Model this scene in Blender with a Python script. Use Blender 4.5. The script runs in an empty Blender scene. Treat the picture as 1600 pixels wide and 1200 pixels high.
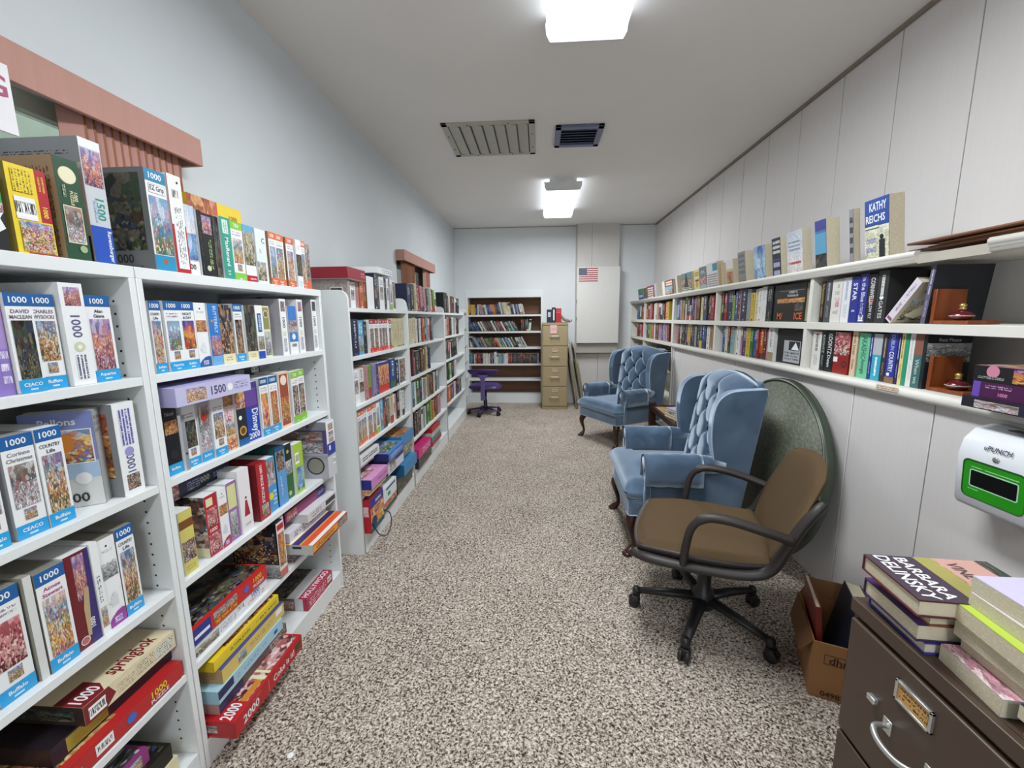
import bpy, bmesh, math, random
from mathutils import Vector, Matrix
R = math.radians
S = bpy.context.scene
COL = S.collection
random.seed(7)

# ------------------------------------------------------------------ camera
F_PX, PITCH, YAW, ROLL, EYE = 653.07, .156582534, -.064554, -.00935494, 1.40
_cy, _sy, _cp, _sp = math.cos(YAW), math.sin(YAW), math.cos(PITCH), math.sin(PITCH)
FW = Vector((_sy*_cp, _cy*_cp, -_sp)); _r = Vector((_cy, -_sy, 0)); _u = _r.cross(FW)
RT = _r*math.cos(ROLL) + _u*math.sin(ROLL); UP = -_r*math.sin(ROLL) + _u*math.cos(ROLL)
CAM = Vector((0, 0, EYE))
cd = bpy.data.cameras.new('camera'); cam = bpy.data.objects.new('camera', cd); COL.objects.link(cam)
cd.sensor_fit = 'HORIZONTAL'; cd.sensor_width = 36; cd.lens = F_PX/1600*36; cd.clip_start = .02
cam.matrix_world = Matrix(((RT.x, UP.x, -FW.x, CAM.x), (RT.y, UP.y, -FW.y, CAM.y), (RT.z, UP.z, -FW.z, CAM.z), (0, 0, 0, 1)))
S.camera = cam

def ypx(px, x, z):            # distance down the room of the point (x, ?, z) seen in photo column px
    a = (px-800)/F_PX; dx, dz = x, z-EYE
    A = RT - a*FW
    return -(dx*A.x + dz*A.z)/A.y
def zpx(py, x, y):            # height of the point (x, y, ?) seen in photo row py
    b = -(py-600)/F_PX
    A = UP - b*FW
    return EYE - (x*A.x + y*A.y)/A.z
def xpx(px, y, z):
    a = (px-800)/F_PX; A = RT - a*FW
    return -(y*A.y + (z-EYE)*A.z)/A.x

# ------------------------------------------------------------------ world, light, exposure
w = bpy.data.worlds.new('world'); S.world = w; w.use_nodes = True
w.node_tree.nodes['Background'].inputs[0].default_value = (.75, .85, 1, 1)
w.node_tree.nodes['Background'].inputs[1].default_value = 2.2
S.view_settings.view_transform = 'Standard'; S.view_settings.look = 'None'
S.view_settings.gamma = 1; S.view_settings.use_curve_mapping = False
S.view_settings.exposure = 0.0
LAMP_W = 46
def lamp(name, x, y, z, sx, sy, power, col=(.93, .97, 1.0)):
    l = bpy.data.lights.new(name, 'AREA'); l.shape = 'RECTANGLE'; l.size = sx; l.size_y = sy
    l.energy = power; l.color = col
    o = bpy.data.objects.new(name, l); o.location = (x, y, z); COL.objects.link(o); return o
lamp('tube_light', .23, 1.62, 2.685, .32, 1.18, LAMP_W)
lamp('tube_light', .25, 5.20, 2.685, .32, 1.18, LAMP_W)
lamp('tube_light', .22, -1.6, 2.685, .32, 1.18, LAMP_W)  # added lamp, unseen behind the camera, lights the near end of the room

# ------------------------------------------------------------------ materials
def lin(h):
    h = h.lstrip('#'); h = h if len(h) == 6 else ''.join(q*2 for q in h); c = [int(h[i:i+2], 16)/255 for i in (0, 2, 4)]
    return tuple(((v/12.92) if v <= .04045 else ((v+.055)/1.055)**2.4) for v in c) + (1,)
class NT:
    def __init__(s, name):
        s.m = bpy.data.materials.new(name); s.m.use_nodes = True; s.t = s.m.node_tree
        s.b = s.t.nodes['Principled BSDF']
    def n(s, kind, **kw):
        nd = s.t.nodes.new(kind)
        for k, v in kw.items():
            if k.startswith('i_'): nd.inputs[k[2:].replace('_', ' ')].default_value = v
            else: setattr(nd, k, v)
        return nd
    def l(s, a, b): s.t.links.new(a, b)
    def math(s, op, a, b=None, c=None):
        nd = s.t.nodes.new('ShaderNodeMath'); nd.operation = op
        for i, v in enumerate((a, b, c)):
            if v is None: continue
            if isinstance(v, (int, float)): nd.inputs[i].default_value = v
            else: s.l(v, nd.inputs[i])
        return nd.outputs[0]
    def ramp(s, fac, stops, interp='LINEAR'):
        nd = s.t.nodes.new('ShaderNodeValToRGB'); nd.color_ramp.interpolation = interp
        e = nd.color_ramp.elements
        while len(e) < len(stops): e.new(.5)
        for k, (p, c) in enumerate(stops): e[k].position = p; e[k].color = lin(c)
        s.l(fac, nd.inputs[0]); return nd.outputs[0]
    def mix(s, f, a, b):
        nd = s.t.nodes.new('ShaderNodeMix'); nd.data_type = 'RGBA'
        for i, v in ((0, f), (6, a), (7, b)):
            if isinstance(v, (int, float, tuple)): nd.inputs[i].default_value = v
            else: s.l(v, nd.inputs[i])
        return nd.outputs[2]
    def set(s, rough=.5, metal=0, spec=.5, sheen=0):
        s.b.inputs['Roughness'].default_value = rough; s.b.inputs['Metallic'].default_value = metal
        s.b.inputs['Specular IOR Level'].default_value = spec; s.b.inputs['Sheen Weight'].default_value = sheen
_M = {}
def plain(col, rough=.5, metal=0, var=.06, scale=12, bump=0, spec=.5, sheen=0, name=None):
    key = (col, rough, metal, var, scale, bump, spec, sheen)
    if key in _M: return _M[key]
    t = NT(name or 'finish_' + col.strip('#')); t.set(rough, metal, spec, sheen)
    tc = t.n('ShaderNodeTexCoord'); no = t.n('ShaderNodeTexNoise', i_Scale=scale, i_Detail=4.0)
    t.l(tc.outputs['Object'], no.inputs['Vector'])
    c = lin(col); d = tuple(max(0, v*(1-var*2.2)) for v in c[:3])+(1,); h = tuple(min(1, v*(1+var)) for v in c[:3])+(1,)
    t.l(t.mix(no.outputs['Fac'], d, h), t.b.inputs['Base Color'])
    if bump:
        bp = t.n('ShaderNodeBump', i_Strength=.5, i_Distance=bump); t.l(no.outputs['Fac'], bp.inputs['Height'])
        t.l(bp.outputs[0], t.b.inputs['Normal'])
    _M[key] = t.m; return t.m
def pic(key, stops, specks, scale=9, amount=.75, rough=.35):
    """printed picture: bands of colour up the sheet (v) broken by noise, dotted with coloured cells"""
    k = ('pic', key)
    if k in _M: return _M[k]
    t = NT('print_' + key); t.set(rough)
    uv = t.n('ShaderNodeUVMap'); oi = t.n('ShaderNodeObjectInfo')
    sx = t.n('ShaderNodeSeparateXYZ'); t.l(uv.outputs[0], sx.inputs[0])
    off = t.n('ShaderNodeCombineXYZ'); t.l(t.math('MULTIPLY', oi.outputs['Random'], 37.0), off.inputs[0]); t.l(oi.outputs['Random'], off.inputs[2])
    ad = t.n('ShaderNodeVectorMath', operation='ADD'); t.l(uv.outputs[0], ad.inputs[0]); t.l(off.outputs[0], ad.inputs[1])
    no = t.n('ShaderNodeTexNoise', i_Scale=3.5, i_Detail=6.0, i_Roughness=.65); t.l(ad.outputs[0], no.inputs['Vector'])
    v = t.math('ADD', sx.outputs[1], t.math('MULTIPLY', t.math('SUBTRACT', no.outputs['Fac'], .5), .9))
    base = t.ramp(v, stops)
    vo = t.n('ShaderNodeTexVoronoi', i_Scale=scale*1.5); t.l(ad.outputs[0], vo.inputs['Vector'])
    cs = t.n('ShaderNodeSeparateColor'); t.l(vo.outputs['Color'], cs.inputs[0])
    n = len(specks)
    cell = t.ramp(cs.outputs[0], [(i/n, c) for i, c in enumerate(specks)], 'CONSTANT')
    m = t.math('GREATER_THAN', t.math('MULTIPLY', cs.outputs[1], t.math('SUBTRACT', 1.25, v)), 1.0-amount)
    n2 = t.n('ShaderNodeTexNoise', i_Scale=22.0, i_Detail=5.0); t.l(ad.outputs[0], n2.inputs['Vector'])
    v2 = t.n('ShaderNodeTexVoronoi', i_Scale=scale*.42); t.l(ad.outputs[0], v2.inputs['Vector'])
    c2 = t.n('ShaderNodeSeparateColor'); t.l(v2.outputs['Color'], c2.inputs[0])
    big = t.ramp(c2.outputs[1], [(i/n, c) for i, c in enumerate(specks)], 'CONSTANT')
    c1 = t.mix(t.math('MULTIPLY', m, .7), t.mix(.38, base, big), cell)
    hs = t.n('ShaderNodeHueSaturation', i_Saturation=.92)
    t.l(t.math('ADD', .25, t.math('MULTIPLY', n2.outputs['Fac'], 1.35)), hs.inputs['Value'])
    t.l(c1, hs.inputs['Color'])
    t.l(hs.outputs[0], t.b.inputs['Base Color']); _M[k] = t.m; return t.m
def scrib(paper, ink, rows=5, vert=False, dens=.5):
    """fine print too small to read: rows of broken ink on paper"""
    k = ('scrib', paper, ink, rows, vert, dens)
    if k in _M: return _M[k]
    t = NT('fine_print'); t.set(.4)
    uv = t.n('ShaderNodeUVMap'); oi = t.n('ShaderNodeObjectInfo')
    sx = t.n('ShaderNodeSeparateXYZ'); t.l(uv.outputs[0], sx.inputs[0])
    a, b = (sx.outputs[1], sx.outputs[0]) if vert else (sx.outputs[0], sx.outputs[1])
    rr = t.math('MULTIPLY', b, float(rows)); fr = t.math('FRACT', rr); fl = t.math('FLOOR', rr)
    inrow = t.math('MULTIPLY', t.math('GREATER_THAN', fr, .22), t.math('LESS_THAN', fr, .8))
    cx = t.n('ShaderNodeCombineXYZ'); t.l(t.math('MULTIPLY', a, 26.0), cx.inputs[0])
    t.l(t.math('ADD', t.math('MULTIPLY', fl, 7.3), t.math('MULTIPLY', oi.outputs['Random'], 50.0)), cx.inputs[1])
    t.l(t.math('MULTIPLY', fr, 1.3), cx.inputs[2])
    no = t.n('ShaderNodeTexNoise', i_Scale=1.0, i_Detail=2.0); t.l(cx.outputs[0], no.inputs['Vector'])
    f = t.math('MULTIPLY', inrow, t.math('GREATER_THAN', no.outputs['Fac'], 1-dens))
    t.l(t.mix(f, lin(paper), lin(ink)), t.b.inputs['Base Color']); _M[k] = t.m; return t.m
def glow(col, strength):
    t = NT('lit_diffuser'); t.b.inputs['Base Color'].default_value = lin(col)
    t.b.inputs['Emission Color'].default_value = lin(col); t.b.inputs['Emission Strength'].default_value = strength
    return t.m
def wall_mat(name, col, rough=.75, grain=0, var=.03):
    t = NT(name); t.set(rough, 0, .3); tc = t.n('ShaderNodeTexCoord')
    no = t.n('ShaderNodeTexNoise', i_Scale=2.2, i_Detail=5.0); t.l(tc.outputs['Object'], no.inputs['Vector'])
    c = lin(col); f = no.outputs['Fac']
    if grain:
        mp = t.n('ShaderNodeMapping'); mp.inputs['Scale'].default_value = (60, 60, 2.2); t.l(tc.outputs['Object'], mp.inputs[0])
        g = t.n('ShaderNodeTexNoise', i_Scale=1.5, i_Detail=6.0); t.l(mp.outputs[0], g.inputs['Vector'])
        f = t.math('ADD', t.math('MULTIPLY', no.outputs['Fac'], .5), t.math('MULTIPLY', g.outputs['Fac'], .5))
    bp = t.n('ShaderNodeBump', i_Strength=.25, i_Distance=.002); t.l(f, bp.inputs['Height']); t.l(bp.outputs[0], t.b.inputs['Normal'])
    t.l(t.mix(f, tuple(v*(1-var*3) for v in c[:3])+(1,), tuple(min(1, v*(1+var*1.5)) for v in c[:3])+(1,)), t.b.inputs['Base Color'])
    return t.m
def carpet_mat():
    t = NT('berber_carpet'); t.set(.95, 0, .1); tc = t.n('ShaderNodeTexCoord')
    wv = t.n('ShaderNodeTexNoise', i_Scale=55.0, i_Detail=2.0); t.l(tc.outputs['Object'], wv.inputs['Vector'])
    vm = t.n('ShaderNodeVectorMath', operation='SCALE'); vm.inputs['Scale'].default_value = .02; t.l(wv.outputs['Color'], vm.inputs[0])
    ad = t.n('ShaderNodeVectorMath', operation='ADD'); t.l(tc.outputs['Object'], ad.inputs[0]); t.l(vm.outputs[0], ad.inputs[1])
    a = t.n('ShaderNodeTexNoise', i_Scale=118.0, i_Detail=4.0, i_Roughness=.65); t.l(ad.outputs[0], a.inputs['Vector'])
    b = t.n('ShaderNodeTexNoise', i_Scale=3.0, i_Detail=3.0); t.l(tc.outputs['Object'], b.inputs['Vector'])
    f = t.math('ADD', a.outputs['Fac'], t.math('MULTIPLY', t.math('SUBTRACT', b.outputs['Fac'], .5), .06))
    c = t.ramp(f, [(.34, '#2c231c'), (.425, '#62554a'), (.48, '#a3968a'), (.55, '#cdc1b3'), (.66, '#f0e8dd')])
    t.l(c, t.b.inputs['Base Color'])
    bp = t.n('ShaderNodeBump', i_Strength=.9, i_Distance=.008); t.l(a.outputs['Fac'], bp.inputs['Height']); t.l(bp.outputs[0], t.b.inputs['Normal'])
    return t.m
def wood_mat(name, c1, c2, rough=.35, axis=2):
    t = NT(name); t.set(rough); tc = t.n('ShaderNodeTexCoord'); mp = t.n('ShaderNodeMapping')
    sc = [28, 28, 28]; sc[axis] = 2.0; mp.inputs['Scale'].default_value = sc; t.l(tc.outputs['Object'], mp.inputs[0])
    no = t.n('ShaderNodeTexNoise', i_Scale=1.4, i_Detail=6.0, i_Roughness=.6); t.l(mp.outputs[0], no.inputs['Vector'])
    t.l(t.ramp(no.outputs['Fac'], [(.3, c1), (.7, c2)]), t.b.inputs['Base Color'])
    return t.m
def velvet_mat():
    t = NT('blue_velvet'); t.set(.9, 0, .1)
    tc = t.n('ShaderNodeTexCoord'); a = t.n('ShaderNodeTexNoise', i_Scale=5.0, i_Detail=5.0, i_Roughness=.7); t.l(tc.outputs['Object'], a.inputs['Vector'])
    b = t.n('ShaderNodeTexNoise', i_Scale=400.0, i_Detail=2.0); t.l(tc.outputs['Object'], b.inputs['Vector'])
    t.l(t.ramp(a.outputs['Fac'], [(.3, '#3d4e62'), (.55, '#4f6277'), (.75, '#65798e')]), t.b.inputs['Base Color'])
    bp = t.n('ShaderNodeBump', i_Strength=.3, i_Distance=.001); t.l(b.outputs['Fac'], bp.inputs['Height']); t.l(bp.outputs[0], t.b.inputs['Normal'])
    sh = t.n('ShaderNodeBsdfSheen', distribution='ASHIKHMIN', i_Roughness=.42); t.l(bp.outputs[0], sh.inputs['Normal']); sh.inputs['Color'].default_value = (.60, .68, .76, 1)
    ad = t.n('ShaderNodeAddShader'); t.l(t.b.outputs[0], ad.inputs[0]); t.l(sh.outputs[0], ad.inputs[1])
    t.l(ad.outputs[0], t.t.nodes['Material Output'].inputs['Surface']); return t.m
def felt_mat():
    t = NT('green_table_top'); t.set(.55); tc = t.n('ShaderNodeTexCoord')
    a = t.n('ShaderNodeTexNoise', i_Scale=60.0, i_Detail=6.0, i_Roughness=.7); t.l(tc.outputs['Object'], a.inputs['Vector'])
    t.l(t.ramp(a.outputs['Fac'], [(.3, '#42463a'), (.5, '#575b4c'), (.66, '#70735f')]), t.b.inputs['Base Color']); return t.m
WHITE = plain('#e4e8e8', .45, var=.02, scale=3)
BLACK = plain('#17181a', .4); 

# ------------------------------------------------------------------ mesh kit
_fonts = {}
def glyphs(s):
    """outline letters of a word as (verts, faces), cap height 1, centred"""
    if s in _fonts: return _fonts[s]
    c = bpy.data.curves.new('t', 'FONT'); c.body = s; c.align_x = 'LEFT'; c.resolution_u = 2; c.size = 1; c.offset = .018
    o = bpy.data.objects.new('t', c)
    me = bpy.data.meshes.new_from_object(o)
    vs = [v.co.copy() for v in me.vertices]; fs = [tuple(p.vertices) for p in me.polygons]
    bpy.data.objects.remove(o); bpy.data.curves.remove(c); bpy.data.meshes.remove(me)
    if vs:
        x0 = min(v.x for v in vs); x1 = max(v.x for v in vs); y0 = min(v.y for v in vs); y1 = max(v.y for v in vs)
        if s.upper() == s: hh = max(y1-y0, .3)
        else: hh = .72
        vs = [Vector(((v.x-(x0+x1)/2)/hh, (v.y-(y0+y1)/2)/hh)) for v in vs]; wd = (x1-x0)/hh
    else: wd = 1
    _fonts[s] = (vs, fs, wd); return _fonts[s]
class MB:
    def __init__(s): s.bm = bmesh.new(); s.uv = s.bm.loops.layers.uv.new('UVMap'); s.mats = []; s.lay = 0
    def mi(s, m):
        if m not in s.mats: s.mats.append(m)
        return s.mats.index(m)
    def face(s, pts, m, smooth=False, uvs=None):
        vs = [s.bm.verts.new(p) for p in pts]
        try: f = s.bm.faces.new(vs)
        except ValueError: return None
        f.material_index = s.mi(m); f.smooth = smooth
        if uvs is None and len(pts) == 4: uvs = ((0, 0), (1, 0), (1, 1), (0, 1))
        if uvs:
            for l, q in zip(f.loops, uvs): l[s.uv].uv = q
        return f
    def mesh(s, verts, faces, m, smooth=True, uvs=None):
        vs = [s.bm.verts.new(p) for p in verts]; k = s.mi(m); out = []
        for fc in faces:
            try: f = s.bm.faces.new([vs[i] for i in fc])
            except ValueError: continue
            f.material_index = k; f.smooth = smooth; out.append(f)
            if uvs:
                for l, i in zip(f.loops, fc): l[s.uv].uv = uvs[i]
        return vs, out
    def box(s, x0, y0, z0, x1, y1, z1, m, bev=0, mat=None, seg=2):
        c = [(x0, y0, z0), (x1, y0, z0), (x1, y1, z0), (x0, y1, z0), (x0, y0, z1), (x1, y0, z1), (x1, y1, z1), (x0, y1, z1)]
        if mat: c = [mat @ Vector(p) for p in c]
        vs, fs = s.mesh(c, [(0, 3, 2, 1), (4, 5, 6, 7), (0, 1, 5, 4), (1, 2, 6, 5), (2, 3, 7, 6), (3, 0, 4, 7)], m, False)
        for f in fs:
            for l, q in zip(f.loops, ((0, 0), (1, 0), (1, 1), (0, 1))): l[s.uv].uv = q
        if bev:
            es = list({e for f in fs for e in f.edges})
            r = bmesh.ops.bevel(s.bm, geom=es, offset=bev, segments=seg, profile=.6, affect='EDGES', clamp_overlap=True)
            for f in r['faces']: f.material_index = s.mi(m); f.smooth = True
        return s
    def tube(s, pts, r, m, n=10, cap=True, closed=False, flat=1.0, upv=None):
        pts = [Vector(p) for p in pts]; rs = r if isinstance(r, (list, tuple)) else [r]*len(pts); N = len(pts); rings = []; up = Vector(upv) if upv else None
        for i, p in enumerate(pts):
            a = pts[(i-1) % N] if (closed or i > 0) else p; b = pts[(i+1) % N] if (closed or i < N-1) else p
            t = (b-a).normalized()
            if up is None: up = Vector((0, 0, 1)) if abs(t.z) < .9 else Vector((1, 0, 0))
            x = t.cross(up).normalized(); y = x.cross(t).normalized()
            if not upv: up = y
            rings.append([p + (x*math.cos(2*math.pi*k/n) + y*math.sin(2*math.pi*k/n)*flat)*rs[i] for k in range(n)])
        vs = [v for rg in rings for v in rg]; fs = []
        for i in range(N if closed else N-1):
            j = (i+1) % N
            for k in range(n): fs.append((i*n+k, i*n+(k+1) % n, j*n+(k+1) % n, j*n+k))
        if cap and not closed: fs += [tuple(range(n))[::-1], tuple((N-1)*n+k for k in range(n))]
        s.mesh(vs, fs, m); return s
    def lathe(s, prof, m, n=24, mat=None):
        vs = []; fs = []; N = len(prof)
        for r_, z in prof:
            for k in range(n):
                p = Vector((r_*math.cos(2*math.pi*k/n), r_*math.sin(2*math.pi*k/n), z)); vs.append(mat @ p if mat else p)
        for i in range(N-1):
            for k in range(n): fs.append((i*n+k, i*n+(k+1) % n, (i+1)*n+(k+1) % n, (i+1)*n+k))
        fs += [tuple(range(n))[::-1], tuple((N-1)*n+k for k in range(n))]
        s.mesh(vs, fs, m); return s
    def prism(s, pts, d0, d1, m, axis='x', bev=0, seg=3, mat=None):
        """closed outline extruded along an axis; pts are the two other coordinates"""
        def P(a, b, d): v = {'x': (d, a, b), 'y': (a, d, b), 'z': (a, b, d)}[axis]; return mat @ Vector(v) if mat else v
        n = len(pts); vs = [P(a, b, d0) for a, b in pts] + [P(a, b, d1) for a, b in pts]
        fs = [tuple(range(n)), tuple(range(n, 2*n))[::-1]] + [(i, n+i, n+(i+1) % n, (i+1) % n) for i in range(n)]
        v, f = s.mesh(vs, fs, m, True); f[0].smooth = f[1].smooth = False
        if bev:
            es = list(f[0].edges)+list(f[1].edges)
            r = bmesh.ops.bevel(s.bm, geom=es, offset=bev, segments=seg, profile=.5, affect='EDGES', clamp_overlap=True)
            for q in r['faces']: q.smooth = True; q.material_index = s.mi(m)
        return s
    def shell(s, fa, fb, nu, nv, m):
        """closed skin between two parametric sheets fa(u,v), fb(u,v), u,v in 0..1"""
        vs = [fa(i/nu, j/nv) for j in range(nv+1) for i in range(nu+1)] + [fb(i/nu, j/nv) for j in range(nv+1) for i in range(nu+1)]
        o = (nu+1)*(nv+1); I = lambda i, j, k=0: k*o + j*(nu+1)+i; fs = []
        for j in range(nv):
            for i in range(nu):
                fs.append((I(i, j), I(i+1, j), I(i+1, j+1), I(i, j+1))); fs.append((I(i, j, 1), I(i, j+1, 1), I(i+1, j+1, 1), I(i+1, j, 1)))
        for i in range(nu): fs.append((I(i, 0), I(i, 0, 1), I(i+1, 0, 1), I(i+1, 0))); fs.append((I(i, nv), I(i+1, nv), I(i+1, nv, 1), I(i, nv, 1)))
        for j in range(nv): fs.append((I(0, j), I(0, j+1), I(0, j+1, 1), I(0, j, 1))); fs.append((I(nu, j), I(nu, j, 1), I(nu, j+1, 1), I(nu, j+1)))
        s.mesh(vs, fs, m); return s
    def deco(s, els, O, U, V):
        """lay prints on the face with corner O, edges U and V; els in fractions of the face"""
        O, U, V = Vector(O), Vector(U), Vector(V); N = U.cross(V).normalized(); W, H = U.length, V.length; off = .0003
        for e in els:
            off += .00018
            if e[0] == 'Q':
                u0, v0, u1, v1, m = e[1:6]
                s.face([O+U*a+V*b+N*off for a, b in ((u0, v0), (u1, v0), (u1, v1), (u0, v1))], m)
            elif e[0] == 'D':          # disc: centre u,v, radius as fraction of W
                u, v, r_, m = e[1:5]; c = O+U*u+V*v+N*off; n = 20
                s.face([c+U.normalized()*math.cos(2*math.pi*k/n)*r_*W+V.normalized()*math.sin(2*math.pi*k/n)*r_*W for k in range(n)], m)
            elif e[0] == 'P':          # polygon in fractions
                s.face([O+U*a+V*b+N*off for a, b in e[1]], e[2])
            elif e[0] == 'T':          # word: text, u, v, height, material, quarter turns, max length fraction
                txt, u, v, hm, m = e[1:6]; q = e[6] if len(e) > 6 else 0; fit = e[7] if len(e) > 7 else .9
                vs, fs, wd = glyphs(txt)
                if not vs: continue
                a, b = U.normalized(), V.normalized(); L, T = W, H
                if q == -1: a, b = -V.normalized(), U.normalized(); L, T = H, W
                if q == 1: a, b = V.normalized(), -U.normalized(); L, T = H, W
                if q == 2: a, b = -a, -b
                sz = hm*T; sx = min(sz, fit*L/wd); 
                c = O+U*u+V*v+N*off
                s.mesh([c+a*p.x*sx+b*p.y*sz for p in vs], fs, m, False)
        return s
    def take(s, o, mw):
        for f in o.bm.faces:
            k = s.mi(o.mats[f.material_index]); nf = s.bm.faces.new([s.bm.verts.new(mw @ v.co) for v in f.verts]); nf.material_index = k; nf.smooth = f.smooth
            for l, q in zip(nf.loops, f.loops): l[s.uv].uv = q[o.uv].uv
        o.bm.free()
    def build(s, name, parent=None, bev=0):
        me = bpy.data.meshes.new(name)
        bmesh.ops.recalc_face_normals(s.bm, faces=[f for f in s.bm.faces if False])
        s.bm.to_mesh(me); s.bm.free()
        for m in s.mats: me.materials.append(m)
        o = bpy.data.objects.new(name, me); COL.objects.link(o)
        if parent: o.parent = parent
        if bev:
            b = o.modifiers.new('soft edge', 'BEVEL'); b.width = bev; b.segments = 2; b.limit_method = 'ANGLE'; b.angle_limit = R(40)
        return o
LABELS = {}
def tag(o, label, cat, group=None, kind=None):
    if label: o['label'] = label; LABELS.setdefault(label, []).append(o.name)
    if cat: o['category'] = cat
    if group: o['group'] = group
    if kind: o['kind'] = kind
    return o
def empty(name, loc, rz, label, cat, group=None):
    o = bpy.data.objects.new(name, None); o.empty_display_size = .1; COL.objects.link(o)
    o.location = loc; o.rotation_euler = (0, 0, rz); return tag(o, label, cat, group)
def struct(o): o['kind'] = 'structure'; return o
def spline(pts, k=6, closed=False):
    P = [Vector(p) for p in pts]; n = len(P); out = []
    for i in range(n if closed else n-1):
        g = lambda j: P[j % n] if closed else P[max(0, min(n-1, j))]
        a, b, c, d = g(i-1), g(i), g(i+1), g(i+2)
        for q in range(k):
            t = q/k
            out.append(.5*((2*b)+(c-a)*t+(2*a-5*b+4*c-d)*t*t+(3*b-a-3*c+d)*t**3))
    if not closed: out.append(P[-1])
    return out

# ------------------------------------------------------------------ the room
XL, XU, XW, YB, YN, HC = -1.35, 1.80, 1.49, 6.85, -2.4, 2.81
M_left = wall_mat('painted_wall', '#d3d9dc'); M_right = wall_mat('wood_panelling', '#dbd7d5', grain=1); M_ceil = wall_mat('painted_ceiling', '#e9e7e4', var=.02)
M_back = wall_mat('painted_back_wall', '#e0e4e6'); M_groove = plain('#8d8984', .8)
m = MB(); m.box(XL-.6, YN, -.1, XU+.2, YB+.5, 0, carpet_mat()); o = struct(m.build('floor'))
m = MB(); m.box(XL-.1, YN, HC, XU+.2, YB+.1, HC+.1, M_ceil); struct(m.build('ceiling'))
# left wall with two window openings
W1 = (-.9, 1.56, 1.60, 2.02); W2 = (4.02, 5.10, 1.52, 1.99)
m = MB()
def wallx(a, b, z0, z1): m.box(XL-.1, a, z0, XL, b, z1, M_left)
wallx(YN, W1[0], 0, HC); wallx(W1[0], W1[1], 0, W1[2]); wallx(W1[0], W1[1], W1[3], HC); wallx(W1[1], W2[0], 0, HC)
wallx(W2[0], W2[1], 0, W2[2]); wallx(W2[0], W2[1], W2[3], HC); wallx(W2[1], YB, 0, HC); struct(m.build('wall_left'))
GL = NT('window_glass'); GL.b.inputs['Transmission Weight'].default_value = 1; GL.b.inputs['Roughness'].default_value = .02; GL.b.inputs['Base Color'].default_value = (.96, 1, .98, 1)
M_frame = plain('#c9cdbb', .5); M_fdark = plain('#5d4a3c', .6)
for k, (a, b, c, d) in enumerate((W1, W2)):
    mf = M_frame if k == 0 else M_fdark
    m = MB(); x0, x1 = XL-.09, XL-.04
    for q in ((a, c, a+.05, d), (b-.05, c, b, d), (a, c, b, c+.05), (a, d-.05, b, d), ((a+b)/2-.02, c, (a+b)/2+.02, d)): m.box(x0, q[0], q[1], x1, q[2], q[3], mf)
    wo = struct(m.build('window_%d' % (k+1)))
    m = MB(); m.box(XL-.07, a+.05, c+.05, XL-.065, b-.05, d-.05, GL.m); m.build('window_pane', wo)
# porch seen through the first window, brown screen behind the second
m = MB(); m.box(-2.3, -2, .4, -2.25, 3.0, 2.6, plain('#c3c9ae', .7))
m.box(-2.25, -2, 1.95, -2.22, 3.0, 1.965, plain('#4b4a44', .6)); struct(m.build('trim_1'))
m = MB(); m.box(-1.9, 3.5, .4, -1.88, 9.5, 2.6, plain('#5f5c48', .8)); struct(m.build('trim_2'))
# back wall with the recess of the built-in bookcase
BX0, BX1, BZ0, BZ1 = -1.15, .035, .14, 1.73
m = MB()
for q in ((XL-.1, 0, BX0-.03, HC), (BX1+.03, 0, XU+.1, HC), (BX0-.03, 1.85, BX1+.03, HC)): m.box(q[0], YB, q[1], q[2], YB+.1, q[3], M_back)
struct(m.build('wall_back'))
m = MB(); m.box(XL-.1, YN-.1, 0, XU+.1, YN, HC, M_left); struct(m.build('wall_near'))
# right side: upper wall panelled, lower panelled wall standing forward, ledge between them
def panelled(name, x, yy, z0, z1, th, ye=YB):
    m = MB(); ys = [YN]+yy+([YB] if ye == YB else []); g = .0025
    for a, b in zip(ys[:-1], ys[1:]): m.box(x+.004, a+g, z0, x+th, b-g, z1, M_right, bev=.002, seg=1)
    m.box(x+.010, YN, z0, x+th+.001, ye, z1, M_groove); return struct(m.build(name))
panelled('wall_right', XU, [2.03-.4057*k for k in range(10, 0, -1)]+[2.03+.4057*k for k in range(12)], 0, HC, .06)
m = MB(); m.box(XW+.004, YN, 0, XU+.004, 4.66, 1.085, M_right)
panelled('wall_right_lower', XW-.012, [2.035-.405*k for k in range(10, 0, -1)]+[2.035+.405*k for k in range(7)]+[4.66], 0, 1.09, .016, 4.66)
struct(m.build('wall_right_core'))
m = MB(); m.box(XW-.012, 4.662, 0, XW+.03, 4.70, 1.068, M_right); struct(m.build('trim_3'))
# crown strip right
m = MB(); m.box(XU-.018, YN, HC-.018, XU+.003, YB, HC, plain('#8a7f74', .8)); struct(m.build('trim_4'))
m = MB(); m.box(XL, YB-.01, HC-.012, XU, YB, HC, plain('#a9a6a2', .8)); struct(m.build('trim_5'))
# boxed-in column with a shallow cupboard on the back wall
M_pan = wall_mat('column_panelling', '#cfccc8', grain=1)
xa, xb = .60, 1.235
m = MB(); m.box(xa, YB-.10, 2.16, (xa+xb)/2-.10, YB, HC, M_pan); m.box((xa+xb)/2-.097, YB-.10, 2.16, xb, YB, HC, M_pan)
m.box(xa-.02, YB-.104, .84, xa, YB, HC, plain('#b8b4af', .8)); struct(m.build('wall_column'))
m = MB(); m.box(xa, YB-.03, .82, XW-.03, YB, .84, plain('#a39e96', .7)); m.box(xa, YB-.02, .0, XW-.03, YB, .82, M_pan)
for gx in (.95, 1.355): m.box(gx, YB-.0215, 0, gx+.006, YB-.02, .82, M_groove)
struct(m.build('wall_back_lower'))
cb = empty('wall_cupboard', ((xa+xb)/2, YB-.15, 1.0), 0, 'tall cream hinged wall cupboard box with a flag sticker in its corner', 'cupboard')
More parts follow.
